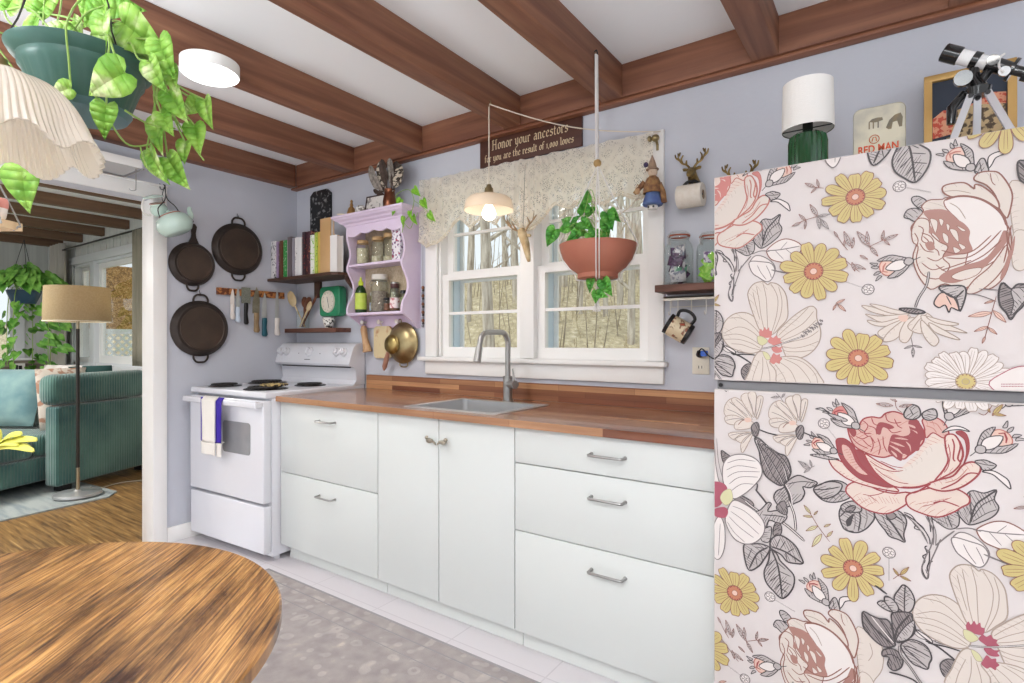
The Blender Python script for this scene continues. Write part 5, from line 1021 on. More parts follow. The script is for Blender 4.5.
for dx in (-.03, -.018, -.004): b.face([g_(dx, -.006), g_(dx+.004, -.006), g_(dx+.004, -.03), g_(dx, -.03)])
build('horse_print', b, mat('brown_grey_print', '8E7E60', .6, c2='6A6860', scale=40), tn, smooth=False)
pf_ = thing('framed_picture', 'gold framed collage picture leaning behind the telescope', 'picture', (3.81, -.06, FT))
fx0, fx1 = W(924, 100, y=-.07).x, W(1017, 80, y=-.07).x; fz1 = 2.118; fz0 = FT+.002
b = MB(); b.box(fx0, fx1, -.075, -.045, fz1-.022, fz1, bev=.002); b.box(fx0, fx1, -.075, -.045, fz0, fz0+.022, bev=.002); b.box(fx0, fx0+.022, -.075, -.045, fz0+.022, fz1-.022); b.box(fx1-.022, fx1, -.075, -.045, fz0+.022, fz1-.022); build('frame', b, mat('gold_frame', 'B08A4E', .35, .3, c2='C09A5C', scale=8), pf_)
M['coll'] = mat('collage_ground', '1E2A3C', .4)
build('print', MB().box(fx0+.0222, fx1-.0222, -.060, -.050, fz0+.022, fz1-.022), M['coll'], pf_, smooth=False)
b = MB(); q = random.Random(8)
CM = [mat('collage_red', 'C8533E', .6, c2='E0A080', scale=60, lo=.48, hi=.52), mat('collage_tan', 'C8AE84', .6, c2='5A4A3A', scale=45, lo=.5, hi=.55), mat('collage_dark', '2A2A30', .6, c2='8A7A60', scale=50, lo=.55, hi=.58)]
gx0, gx1 = fx0+.024, fx1-.024
def blob(pts, mi, k): b.face([(gx0+(gx1-gx0)*u, -.0602-.0003*k, fz0+.022+(fz1-fz0-.044)*v) for u, v in pts], mi)
blob([(0, .68), (.15, .74), (.35, .72), (.6, .76), (.8, .82), (1, .80), (1, .50), (.7, .46), (.5, .50), (.3, .52), (0, .5)], 0, 1)
blob([(.35, .72), (.6, .74), (1, .70), (1, .35), (.6, .3), (.3, .38), (.25, .5)], 1, 2)
blob([(0, .38), (.3, .42), (.6, .46), (1, .4), (1, .02), (0, .02)], 1, 3); blob([(0, .47), (.3, .5), (.45, .4), (.2, .34), (0, .30)], 2, 4); blob([(.5, .36), (.8, .42), (.9, .2), (.55, .15)], 0, 5); blob([(.1, .3), (.35, .28), (.3, .1), (.1, .1)], 2, 6)
build('collage', b, CM, pf_, smooth=False)
ts = thing('telescope', 'small white and black refractor telescope on a silver tripod on the fridge', 'telescope', (3.83, -.40, FT))
q = lambda px, py, y=-.40: W(px, py, y=y)
WT = mat('white_tube_enamel', 'EDEDED', .2, coat=.4); GB = mat('gloss_black', '161617', .2, coat=.5)
pa, pb = q(944, 52), q(1000, 66); d = (pb-pa).normalized()
A_ = pa; axis = lambda s_: A_+d*s_
b = MB(); b.tube([axis(-.002), axis(.0), axis(.040), axis(.042)], [.0215, .024, .024, .0215], 28); build('dew_shield', b, GB, ts)
build('lens', MB().tube([axis(-.0022), axis(-.001)], .020, 24), M['jar'], ts)
b = MB(); b.tube([axis(.042), axis(.075), axis(.076), axis(.115)], [.0205, .0205, .019, .019], 28); build('tube', b, WT, ts)
b = MB(); b.tube([axis(.073), axis(.090)], .0225, 20); b.tube([axis(.112), axis(.150), axis(.17), axis(.171), axis(.24)], [.0205, .019, .017, .013, .012], 24); build('focuser', b, GB, ts)
sd_ = d.cross(Vector((0, 0, 1))).normalized()
b = MB(); b.tube([axis(.168)-sd_*0+Vector((0, 0, .0)), axis(.176)], .030, 20); b.tube([axis(.20), axis(.26)], .021, 16); build('diagonal', b, GB, ts)
b = MB(); b.tube([axis(.12)+Vector((0, -.03, -.004)), axis(.12)+Vector((0, -.045, -.006))], .014, 20); b.tube([axis(.148)+Vector((0, -.026, -.024)), axis(.148)+Vector((0, -.034, -.024))], .013, 20, 1); build('focus_knob', b, [GB, M['chrome']], ts)
hub = q(978, 88)
b = MB(); b.tube([axis(.078)-Vector((0, 0, .024)), hub+Vector((-.012, 0, .03)), hub+Vector((0, 0, .0))], [.012, .018, .022], 14); b.tube([hub+Vector((0, 0, .0)), hub-Vector((0, 0, .022))], [.030, .026], 20); b.tube([hub+Vector((-.035, -.02, .026)), hub+Vector((-.035, -.04, .024))], .021, 20); b.tube([hub+Vector((-.03, 0, -.005)), hub+Vector((-.058, -.01, -.045)), hub+Vector((-.06, -.01, -.09))], [.010, .013, .010], 10); b.tube([hub+Vector((.0, 0, .01)), axis(.115)-Vector((0, 0, .02))], .012, 10); build('mount', b, GB, ts)
AL = mat('silver_aluminium', 'D4D4D8', .3, .5)
base = hub-Vector((0, 0, .018))
for fx, fy in ((-.085, -.05), (.004, .10), (.095, -.055)):
    f_ = Vector((hub.x+fx*1.0, hub.y+fy, FT+.004)); l_ = MB(); s0 = base+Vector((fx*.2, fy*.2, 0))
    dd = (f_-s0); n1 = dd.cross(Vector((0, 1, 0))).normalized()*.0085; n2 = dd.cross(n1).normalized()*.006
    l_.ring([[s0+n1+n2, s0-n1+n2, s0-n1-n2, s0+n1-n2], [f_+n1+n2, f_-n1+n2, f_-n1-n2, f_+n1-n2]]); lg_ = build('leg', l_, AL, ts, smooth=False)
    build('hinge_bolt', MB().cyl(s0+Vector((0, -.012, -.004)), s0+Vector((0, .012, -.004)), .006), M['black'], lg_)
build('strap', MB().tube(curve([axis(.15)+Vector((0, -.02, .028)), axis(.138)+Vector((0, -.032, .01)), axis(.136)+Vector((0, -.030, -.015)), axis(.146)+Vector((0, -.036, -.03))], 5), .003, 6), M['ropew'], ts)
# ================================================================ CEILING LIGHT
cl = thing('ceiling_light', 'round white flush LED ceiling light glowing between the beams', 'ceiling light', (1.37, -1.30, 2.30))
build('housing', MB().lathe([(.104, 2.288), (.107, 2.290), (.107, 2.334), (.001, 2.334)], (1.372, -1.298, 0), 48), M['white'], cl)
build('diffuser', MB().lathe([(.001, 2.282), (.096, 2.282), (.1035, 2.287), (.1035, 2.290)], (1.372, -1.298, 0), 48), mat('lit_diffuser', 'FFFFFF', .4, emit=3.5), cl)
# ================================================================ SHELL LAMP over the table
SLX, SLY = PT(-4, 118, 1.12).x, PT(-4, 118, 1.12).y
sl = thing('fluted_pendant_shade', 'large cream fluted glass pendant shade with wavy rim at the left edge', 'pendant lamp', (SLX, SLY, 1.6))
cx_, cy_ = SLX, SLY
M['flute'] = mat('cream_fluted_glass', 'F4F1EB', .18, coat=.5)
N, L, bs = nodes_of(M['flute']); tl = N.new('ShaderNodeBsdfTranslucent'); tl.inputs[0].default_value = lin('F8F0E0'); mx = N.new('ShaderNodeMixShader'); mx.inputs[0].default_value = .45; L.new(bs.outputs[0], mx.inputs[1]); L.new(tl.outputs[0], mx.inputs[2]); L.new(mx.outputs[0], N['Material Output'].inputs[0])
def fl(r, z, a):
    k = max(0, (1.80-z)/.19); return r*(1+.045*k*abs(sin(44*a))+.035*k*k*sin(9*a)), z+.012+.016*k*k*cos(9*a)
pr = [(.03, 1.758), (.07, 1.750), (.105, 1.732), (.130, 1.704), (.146, 1.672), (.156, 1.642), (.168, 1.616), (.172, 1.606)]
build('shade', MB().lathe([(p.x, p.y) for p in curve([(r, z, 0) for r, z in pr], 4)], (cx_, cy_, 0), 360, fn=fl), M['flute'], sl, solid=.004)
build('socket', MB().lathe([(.001, 1.80), (.018, 1.80), (.020, 1.77), (.030, 1.757), (.026, 1.72), (.001, 1.72)], (cx_, cy_, 0), 20), M['brass'], sl)
build('cord', MB().cyl((cx_, cy_, 1.80), (cx_, cy_, 2.489), .003), M['black'], sl)
# ================================================================ GREEN HANGING BASKET
gp = PT(84, 60, 1.36); GXc, GYc, GZ = gp.x, gp.y, gp.z
gb = thing('hanging_basket', 'dark green plastic hanging basket of variegated pothos at the upper left', 'plant', (GXc, GYc, GZ-.14))
GP = mat('green_plastic', '3D6159', .35, c2='446A60', scale=5)
def ribs(r, z, a): return (r*(1+.012*cos(30*a)) if z < GZ-.045 and r > .03 else r), z
build('pot', MB().lathe([(.001, GZ-.125), (.088, GZ-.125), (.095, GZ-.118), (.118, GZ-.05), (.126, GZ-.042), (.128, GZ-.025), (.142, GZ-.015), (.150, GZ), (.147, GZ+.002), (.138, GZ-.012), (.120, GZ-.03), (.001, GZ-.032)], (GXc, GYc, 0), 90, fn=ribs), GP, gb)
build('saucer', MB().lathe([(.001, GZ-.145), (.070, GZ-.145), (.090, GZ-.138), (.100, GZ-.122), (.097, GZ-.121), (.086, GZ-.133), (.001, GZ-.137)], (GXc, GYc, 0), 48, cap0=True), mat('blue_green_saucer', '56777F', .4), gb)
b = MB(); apex = Vector((GXc, GYc, 2.40))
for k in range(3):
    a = 2.2+k*2*pi/3; p0 = Vector((GXc+.146*cos(a), GYc+.146*sin(a), GZ)); pts = [p0.lerp(apex, t/14)+Vector((.003*sin(t*2.6), .003*cos(t*2.6), 0)) for t in range(15)]; b.tube(pts, .0022, 5)
b.tube([apex, (GXc, GYc, 2.489)], .003, 6); build('wire_hanger', b, M['black'], gb)
lf = MB(); sb = MB()
LV_ = [  # where each leaf hangs: px, py, tip direction, length in metres, distance
 (100, 32, -.25, 1, .090, 1.27), (142, 34, 1, .62, .125, 1.30), (164, 56, .2, .7, .090, 1.28), (171, 78, .1, 1, .060, 1.32), (104, 79, -1, .32, .108, 1.22), (103, 119, -.25, 1, .076, 1.26), (60, 89, -1, .1, .055, 1.25), (155, 74, .45, 1, .075, 1.28), (176, 104, .5, 1, .080, 1.34),
 (206, 112, .1, 1, .072, 1.40), (190, 106, -.9, .5, .055, 1.42), (166, 122, .3, .6, .060, 1.36), (156, 135, -.05, 1, .085, 1.38), (196, 137, .12, 1, .072, 1.42), (183, 151, -.2, .9, .055, 1.43), (156, 166, .4, 1, .090, 1.41), (176, 171, .5, .8, .090, 1.43), (150, 160, .5, 1, .05, 1.42),
 (34, 16, .1, -1, .075, 1.40), (62, 26, .5, -.5, .070, 1.38), (76, 20, -.4, -.7, .055, 1.42), (46, -2, .6, -1, .09, 1.40), (122, 4, 1, -.25, .085, 1.34), (92, 12, -.9, .5, .08, 1.34), (128, 40, .6, .7, .05, 1.34), (12, -4, .4, -1, .08, 1.40), (84, 4, -.5, .9, .07, 1.36)]
q = random.Random(21)
for px, py, dx, dy, s_, t in LV_:
    if s_ == 0 or px == 22: continue
    s_ *= 1.0
    p = PT(px, py, t); e = PT(px+dx*6, py+dy*6, t); dd = (e-p).normalized(); p0 = p-dd*s_*.45
    pothos_leaf(lf, p0, dd+Vector((0, 0, -.15)), Vector((q.uniform(.1, .9), -1, q.uniform(-.5, .1))), s_, wid=.85)
    st_ = Vector((GXc+q.uniform(-.1, .1), GYc+q.uniform(-.08, .08), GZ+.0))
    if py < 60: pts = [st_, (st_+p0)/2+Vector((0, 0, .035)), p0]
    else:
        rim = Vector((p0.x-GXc, p0.y-GYc, 0)).normalized()*.155+Vector((GXc, GYc, GZ+.014)); pts = [st_, rim, (rim+p0)/2+Vector((0, 0, -.015)), p0]
    sb.tube(curve(pts, 5), .0024, 6)
for A_, B_, C_ in (((125, 110, 1.25), (150, 124, 1.33), (175, 128, 1.40)), ((95, 95, 1.25), (125, 142, 1.32), (150, 144, 1.38)), ((140, 145, 1.38), (146, 165, 1.40), (158, 176, 1.42)), ((165, 100, 1.36), (186, 135, 1.42), (204, 160, 1.44)), ((160, 75, 1.3), (175, 92, 1.36), (190, 110, 1.40)), ((2, 5, 1.4), (8, 20, 1.4), (18, 27, 1.4)), ((45, -5, 1.4), (44, 10, 1.4), (43, 24, 1.38)), ((62, -5, 1.4), (60, 10, 1.4), (56, 26, 1.38))):
    sb.tube(curve([PT(*A_), PT(*B_), PT(*C_)], 6), .0022, 6)
build('stems', sb, M['stem'], gb); build('leaves', lf, M['leaf'], gb, solid=.0007)
# ---- small hanging board shelf with cups at the far left, and the leaf beside it
p0 = PT(-8, 220, 1.6); hx, hy, hz_ = p0.x, p0.y, p0.z
hs = thing('hanging_shelf', 'small pale wooden board shelf hung on a bent wire at the left edge', 'shelf', (hx-.12, hy-.05, hz_))
dirx = (PT(-60, 217, 1.6)-p0); dirx.z = 0; dirx.normalize(); diry = Vector((-dirx.y, dirx.x, 0))
bb_ = MB(); c = [p0, p0+dirx*.24, p0+dirx*.24+diry*-.10, p0+diry*-.10]; bb_.prism([v+Vector((0, 0, -.012)) for v in c], (0, 0, .024)); build('board', bb_, mat('pale_pine', 'D3B48C', .6, c2='DEC29C', scale=1, stretch=(20, 20, 4)), hs, smooth=False)
b = MB()
for k in (0, 1):
    e_ = p0+diry*(-.02-.06*k)
    top = p0+dirx*.12+diry*-.05+Vector((0, 0, .30))
    b.tube(curve([e_+Vector((0, 0, -.013))+dirx*.01, e_-dirx*.004+Vector((0, 0, .0)), e_+Vector((0, 0, .025)), top], 5), .0025, 6); e2 = p0+dirx*.24+diry*(-.02-.06*k); b.tube(curve([e2+Vector((0, 0, -.013))-dirx*.01, e2+dirx*.004, e2+Vector((0, 0, .025)), top], 5), .0025, 6)
b.tube([top, (top.x, top.y, 2.489)], .0015, 5); build('wire_hanger', b, M['steeld'], hs)
cp = p0+dirx*.045+diry*-.05+Vector((0, 0, .0125))
tc1 = thing('pink_cup', 'pink banded white cup standing on the small hanging shelf', 'cup', cp)
b = MB().lathe([(.001, 0), (.024, 0), (.030, .01), (.034, .035), (.034, .05), (.031, .05), (.030, .035), (.001, .008)], cp, 24); build('cup', b, mat('white_pink_glaze', 'EDE6E2', .3), tc1)
build('pink_band', MB().lathe([(.0345, .036), (.0355, .045), (.0350, .060), (.033, .066), (.032, .052)], cp, 24), mat('salmon_glaze', 'D48E84', .3), tc1)
lf = MB(); p = PT(22, 186, 1.38); e = PT(21, 195, 1.38); pothos_leaf(lf, p-(e-p).normalized()*.045, e-p, Vector((.5, -1, .1)), .108, wid=1.15)
sb = MB().tube(curve([PT(24, 178, 1.38), PT(34, 168, 1.38), PT(60, 140, 1.40), Vector((GXc-.03, GYc-.10, GZ-.10)), Vector((GXc-.05, GYc-.158, GZ+.012)), Vector((GXc-.02, GYc-.05, GZ))], 5), .0022, 6)
build('trailing_leaf', lf, M['leaf'], gb, solid=.0008, label='single low leaf hanging below the cream shade'); build('trailing_stem', sb, M['stem'], gb)
# ================================================================ RACK OVER THE DOORWAY, JADE KETTLES
rk_ = thing('doorway_shelf', 'white shelf with dark metal edge mounted over the living room opening', 'shelf', (.14, -1.6, 2.157))
build('board', MB().box(.031, .268, -2.3, -1.12, 2.160, 2.176, bev=.001), mat('grey_underside', 'B9B9BA', .6), rk_, smooth=False)
build('front_lip', MB().box(.2685, .280, -2.3, -1.118, 2.157, 2.200, bev=.002), M['white'], rk_)
b = MB(); b.tube([(.034, -2.3, 2.154), (.034, -1.118, 2.154), (.278, -1.112, 2.154)], .004, 6); build('metal_edge', b, M['steeld'], rk_)
b = MB(); b.prism([(.10, -1.35, 2.176), (.10, -1.16, 2.176), (.10, -1.20, 2.22), (.10, -1.33, 2.25)], (.03, 0, 0)); solo('black_clamp', b, M['black'], 'small black bracket lying on the white doorway shelf', 'clamp', smooth=False)
solo('s_hook', MB().tube(curve([(.262, -1.145, 2.148), (.268, -1.145, 2.142), (.268, -1.145, 2.05), (.268, -1.148, 2.035), (.262, -1.165, 2.03), (.258, -1.175, 2.04)], 4), .0022, 6), M['steeld'], 'empty bent wire hook hanging from the doorway shelf', 'hook')
JD = mat('jade_enamel', 'BCD6CB', .2, c2='C6DDD3', scale=6, coat=.4); RIM = mat('copper_red_rim', 'A85C48', .35)
def jpx(px, py, x): return W(px, py, x=x)
kt = thing('jade_teapot', 'pale jade green teapot hanging by its wire handle beside the doorway casing', 'teapot', jpx(173, 226, .15))
T_ = Matrix.Translation(jpx(173, 221, .16)) @ Matrix.Rotation(radians(-12), 4, 'Y') @ Matrix.Rotation(radians(22), 4, 'X')
b = MB().lathe([(.001, -.075), (.060, -.075), (.075, -.068), (.094, -.040), (.097, -.015), (.085, .018), (.060, .035), (.056, .040), (.052, .040), (.001, .03)], n=40).xf(T_)
m0 = b.mark(); b.tube(curve([(0, .085, -.01), (0, .115, .01), (0, .125, .045), (0, .135, .06)], 4), [.020-.0008*k for k in range(13)], 10); b.xf(T_, m0); build('body', b, JD, kt)
build('lid', MB().lathe([(.054, .040), (.050, .047), (.030, .055), (.010, .058), (.012, .066), (.001, .070)], n=32, cap0=True).xf(T_), JD, kt); build('rim_band', MB().lathe([(.057, .036), (.060, .040), (.056, .043)], n=32).xf(T_), RIM, kt)
hkp = jpx(163, 187, .06)
b = MB(); b.tube(curve([T_ @ Vector((0, .06, .03)), T_ @ Vector((.01, .05, .08)), jpx(167, 198, .13), hkp+Vector((.022, 0, .004)), hkp+Vector((.02, -.006, .012))], 5), .003, 6); b.tube(curve([T_ @ Vector((0, -.06, .03)), T_ @ Vector((.01, -.05, .085)), jpx(165, 199, .12), hkp+Vector((.022, .003, .006))], 5), .003, 6); build('wire_handle', b, M['black'], kt)
k2 = thing('jade_creamer', 'smaller jade green pot with red rim hanging behind the teapot', 'pot', jpx(158, 208, .11))
T2 = Matrix.Translation(jpx(159, 209, .075)) @ Matrix.Rotation(radians(10), 4, 'Y') @ Matrix.Rotation(radians(20), 4, 'X')
build('body', MB().lathe([(.001, -.035), (.030, -.035), (.044, -.015), (.046, .005), (.036, .025), (.040, .035), (.036, .036), (.03, .02), (.001, -.02)], n=32).xf(T2), JD, k2)
build('lid', MB().lathe([(.001, .070), (.030, .066), (.052, .060), (.055, .055), (.052, .054), (.001, .058)], n=32).xf(Matrix.Translation((.0, -.015, .012)) @ T2), JD, k2); build('rim_band', MB().lathe([(.038, .032), (.042, .036), (.038, .039)], n=28).xf(T2), RIM, k2)
b = MB(); b.tube(curve([jpx(152, 198, .08), jpx(145, 198, .085), jpx(142, 204, .09), jpx(143, 211, .09), jpx(146, 214, .09), jpx(151, 215, .085)], 5), .005, 8); build('handle', b, PG, k2)
b = MB(); b.tube(curve([T2 @ Vector((0, .035, .03)), jpx(162, 197, .08), hkp+Vector((.015, 0, .0))], 5), .0022, 6); build('wire_loop', b, M['black'], k2)
solo('double_hook', MB().tube(curve([(.0195, hkp.y, hkp.z+.03), (.025, hkp.y, hkp.z), (.06, hkp.y, hkp.z-.012), (.085, hkp.y, hkp.z-.004), (.086, hkp.y, hkp.z+.012)], 4), .003, 6), M['black'], 'black wall hook on the doorway casing holding the jade pots', 'hook')
# ================================================================ YELLOW FLOWER IN A VASE ON THE TABLE (far left edge)
fv = thing('flower_vase', 'yellow lily blossom leaning in from a vase at the left edge of the table', 'vase', (2.17, -2.19, .7402))
vx, vy = 2.17, -2.19
build('vase', MB().lathe([(.001, 0), (.032, 0), (.040, .03), (.036, .10), (.022, .17), (.026, .195), (.022, .195), (.018, .17), (.001, .02)], (vx, vy, .7405), 28), mat('white_vase', 'ECE9E4', .25), fv)
fc0 = PT(-3, 446, .95)
pet = MB(); YL = mat('yellow_petal', 'D8D95A', .6, c2='E6E47A', scale=12)
for tgt, s_ in (((22, 432), .05), ((37, 438), .06), ((34, 449), .055), ((18, 443), .045), ((-10, 425), .05), ((-20, 455), .05)):
    e = PT(tgt[0], tgt[1], .93); dd = e-fc0; ln = dd.length; d_ = dd.normalized(); up = Vector((.2, -.3, 1)); sd2 = d_.cross(up).normalized()
    pet.grid(lambda u, v: fc0+d_*ln*u+sd2*(v-.5)*.022*sin(pi*min(1, u*.93+.06))**.7+Vector((0, 0, .010*sin(u*3)-.006*abs(v-.5)*2)), 8, 4)
build('petals', pet, YL, fv, solid=.0008); build('stalk', MB().tube(curve([(vx, vy, .76), (vx, vy, .93), (vx+.01, vy, 1.0), fc0], 5), .003, 6), M['stem'], fv)
# ================================================================ LIVING ROOM
# floor lamp
flp = thing('floor_lamp', 'brass and black floor lamp with wide tan drum shade in the living room', 'lamp', (-1.64, -.83, 0))
fx, fy = -1.63, -.835
BN = mat('brushed_champagne', 'B5A890', .3, 1)
build('base', MB().lathe([(.001, .003), (.150, .003), (.158, .010), (.156, .026), (.148, .032), (.035, .038), (.02, .05), (.001, .05)], (fx, fy, .0125), 48, cap0=True), M['steel'], flp)
build('pole', MB().tube([(fx, fy, .05), (fx, fy, .235)], .013, 14), BN, flp)
build('pole', MB().tube([(fx, fy, .235), (fx, fy, 1.32)], .0125, 14), mat('dark_lamp_pole', '2C2722', .35), flp, label='dark upper length of the lamp pole')
build('pole', MB().tube([(fx, fy, 1.32), (fx, fy, 1.46)], .011, 14), BN, flp)
SHT = mat('tan_linen_shade', 'B8A684', .9, c2='C8B896', scale=1, stretch=(90, 90, 90), bump=.3)
N, L, bs = nodes_of(SHT); tl = N.new('ShaderNodeBsdfTranslucent'); tl.inputs[0].default_value = lin('E0CBA4'); mx = N.new('ShaderNodeMixShader'); mx.inputs[0].default_value = .35; L.new(bs.outputs[0], mx.inputs[1]); L.new(tl.outputs[0], mx.inputs[2]); L.new(mx.outputs[0], N['Material Output'].inputs[0])
build('lamp_shade', MB().lathe([(.214, 1.375), (.216, 1.378), (.208, 1.645), (.205, 1.645), (.212, 1.378), (.214, 1.375)], (fx, fy, 0), 64), SHT, flp)
build('shade_trim', MB().tube([(fx+.215*cos(2*pi*k/64), fy+.215*sin(2*pi*k/64), 1.378) for k in range(65)], .004, 5), mat('cream_trim', 'EFE6D0', .8), flp)
build('bulb', MB().ball((fx, fy, 1.49), (.03, .03, .035), 8), BUL, flp)
lt = bpy.data.lights.new('floor_lamp_light', 'POINT'); lt.energy = 1.6; lt.color = (1, .92, .8); lt.shadow_soft_size = .05; lo_ = bpy.data.objects.new('floor_lamp_light', lt); COL.objects.link(lo_); lo_.location = (fx, fy, 1.54)
build('power_cord', MB().tube(curve([(fx-.05, fy+.10, .05), (fx-.1, fy+.16, .016), (-1.85, -.45, .006), (-1.75, -.25, .005), (-1.9, -.05, .005)], 6), .004, 6), mat('pale_cord', 'B9B2A2', .5), flp)
# rug
LR = mat('pale_blue_grey_rug', 'A9B0AE', .95, c2='8C979A', scale=3, stretch=(1, 6, 1), detail=8, bump=.4, bscale=200, lo=.4, hi=.65)
solo('living_room_rug', MB().prism([(-1.32, -1.55, .0006), (-1.42, -.70, .0006), (-1.55, -.60, .0006), (-4.4, -.9, .0006), (-4.2, -3.2, .0006), (-1.15, -3.0, .0006)], (0, 0, .010)), LR, 'pale blue grey rug under the floor lamp and teal sofa', 'rug', smooth=False)
# sofa (own frame turned 24 degrees)
A_ = radians(24); so = thing('teal_sofa', 'teal green corduroy sectional sofa with a wide chaise in the living room', 'sofa', (-1.84, -.905, .0), A_)
M['cord_'] = mat('teal_corduroy', '2C5856', .85, c2='5C8478', scale=2.2, detail=5, lo=.36, hi=.64, sheen=.6)
N, L, bs = nodes_of(M['cord_']); tc = N.new('ShaderNodeTexCoord'); wv = N.new('ShaderNodeTexWave'); wv.inputs['Scale'].default_value = 26; wv.bands_direction = 'DIAGONAL'
mp = N.new('ShaderNodeMapping'); mp.inputs['Scale'].default_value = (1, 1, 0); bp = N.new('ShaderNodeBump'); bp.inputs['Strength'].default_value = .7; bp.inputs['Distance'].default_value = .004
L.new(tc.outputs['Object'], mp.inputs[0]); L.new(mp.outputs[0], wv.inputs['Vector']); L.new(wv.outputs['Fac'], bp.inputs['Height']); L.new(bp.outputs[0], bs.inputs['Normal'])
def lb(name, x0, x1, y0, y1, z0, z1, bev, parent=so, m=None, seg=4, puff=0, label=None):
    b = MB().box(x0, x1, y0, y1, z0, z1, bev=bev, seg=seg); return build(name, b, m or M['cord_'], parent, world=False, label=label)
lb('end_panel', -.13, 0, .0, .93, .06, .70, .025)
lb('back_cushion', -.19, -.005, -.03, .90, .705, .955, .075)
lb('base', -2.3, -.205, -1.3, .80, .09, .28, .02)
lb('chaise_cushion', -1.05, -.21, -1.30, .0, .285, .455, .05)
lb('seat_cushion', -2.3, -1.06, -1.30, .0, .285, .455, .05)
lb('seat_cushion', -2.3, -.21, .005, .72, .285, .46, .05)
lb('back_rest', -2.3, -.245, .725, .93, .285, .82, .06)
lb('arm', -2.52, -2.31, -1.3, .93, .06, .70, .04)
for x, y in ((-.4, -1.2), (-.45, -.25), (-2.2, -1.2), (-.07, .1), (-.07, .85)): build('foot', MB().box(x-.04, x+.04, y-.04, y+.04, .0121, .0895), M['black'], so, world=False, smooth=False)
soM = Matrix.Translation((-1.84, -.905, 0)) @ Matrix.Rotation(A_, 4, 'Z')
def pillow(name, c, sz, rot, m, label):
    mb = MB().grid(lambda u, v: ((u-.5)*sz[0], sz[1]*(sin(pi*u)*sin(pi*v))**.45, (v-.5)*sz[2]), 14, 14); mb.grid(lambda u, v: ((u-.5)*sz[0], -sz[1]*(sin(pi*u)*sin(pi*v))**.45, (v-.5)*sz[2]), 14, 14)
    mb.xf(soM @ Matrix.Translation(c) @ Matrix.Rotation(rot[2], 4, 'Z') @ Matrix.Rotation(rot[0], 4, 'X') @ Matrix.Rotation(rot[1], 4, 'Y')); return solo(name, mb, m, label, 'pillow')
pillow('throw_pillow', (-.86, .30, .73), (.52, .10, .50), (radians(-14), 0, radians(8)), mat('blue_grey_velvet', '5C8086', .8, c2='7E9C9A', scale=6, sheen=.5), 'large blue green cushion propped up on the teal sofa seat')
pillow('throw_pillow', (-.62, .50, .74), (.48, .09, .54), (radians(-12), 0, radians(-6)), mat('white_fur', 'DAD6D2', .95, c2='B8AFA6', scale=9, bump=.6), 'fluffy white cushion on the teal sofa behind the lamp pole')
pillow('throw_pillow', (-.37, .36, .73), (.40, .07, .52), (radians(-8), 0, radians(80)), mat('brown_pattern_cloth', 'B58A74', .9, c2='E0D4C8', scale=14, lo=.45, hi=.52), 'brown and cream patterned cushion against the near sofa end')
pillow('throw_pillow', (-.34, .60, .73), (.34, .06, .54), (radians(-8), 0, radians(70)), mat('dark_teal_cloth', '3E605E', .9), 'dark teal cushion near the doorway casing on the sofa')
# far corner: crate with a printed card, curtains, plant
cr_ = thing('wooden_crate', 'grey brown wooden crate table in the far living room corner', 'crate', (-5.1, -.45, 0))
ca, cb2 = W(24, 370, x=-5.05), W(45, 370, x=-5.05)
WG = mat('weathered_crate_wood', '6E6458', .8, c2='9A9082', scale=1, stretch=(3, 3, 34))
b = MB()
zt_ = W(36, 358, x=-5.05).z
for k in range(7): b.box(-5.44, -5.05, -1.0, -.16, zt_-.13-.125*k, zt_-.02-.125*k)
build('slats', b, WG, cr_, smooth=False); build('top', MB().box(-5.46, -5.03, -1.02, -.14, zt_-.019, zt_), M['white'], cr_, smooth=False)
b = MB()
for x in (-5.42, -5.07):
    for y in (-.98, -.18): b.box(x-.02, x+.02, y-.02, y+.02, 0.0, zt_-.895)
build('leg', b, WG, cr_, smooth=False)
c0 = W(14, 363, x=-4.98); c1 = W(23, 378, x=-4.98)
prc = thing('printed_card', 'white card with a bold black abstract print in front of the crate', 'card', (-4.99, c0.y, c1.z))
build('stand', MB().box(-5.0275, -4.99, c0.y, c1.y, .0, c1.z), WG, prc, smooth=False); build('card', MB().box(-5.0, -4.98, c0.y, c1.y+.02, c1.z+.0005, c0.z), PG, prc, smooth=False)
b = MB(); yy, zz, hh_, ww = c0.y, c1.z, c0.z-c1.z, c1.y-c0.y
for u0, u1, v0, v1 in ((.15, .45, .55, .9), (.5, .9, .6, .85), (.15, .5, .1, .45), (.6, .9, .15, .5)): b.box(-4.9795, -4.9785, yy+ww*u0, yy+ww*u1, zz+hh_*v0, zz+hh_*v1)
build('print', b, M['black'], prc, smooth=False)
CU = mat('grey_linen_curtain', 'BDB8B0', .9, c2='CFCAC2', scale=1, stretch=(30, 30, 2)); CU2 = mat('olive_grey_curtain', '8C8878', .9, c2='A09C8C', scale=1, stretch=(30, 30, 2))
def curtain(xa, xb, y, z0, z1, m, label, folds=5, amp=.03):
    mb = MB().grid(lambda u, v: (xa+(xb-xa)*u, y-amp*sin(u*folds*2*pi)-.01, z1-(z1-z0)*v), folds*12, 8); return solo('curtain', mb, m, label, 'curtain', solid=.003)
curtain(-4.93, -4.52, -.10, .05, 2.40, CU, 'pale grey linen curtain gathered in the far corner of the living room', 4)
curtain(-2.46, -2.22, -.12, .985, 2.30, CU2, 'olive grey curtain beside the doorway casing', 4)
solo('curtain_rod', MB().cyl((-5.0, -.11, 2.415), (-2.3, -.11, 2.305), .012, n=10) if 0 else MB().cyl((-5.0, -.105, 2.318), (-2.3, -.105, 2.318), .010, n=10), M['black'], 'thin dark curtain rod along the living room window wall', 'curtain rod')
hb = thing('hanging_fern', 'leafy green plant in a blue hanging pot before the far living room window', 'plant', (-4.2, -.585, 1.7))
c_ = W(24, 292, x=-4.15)
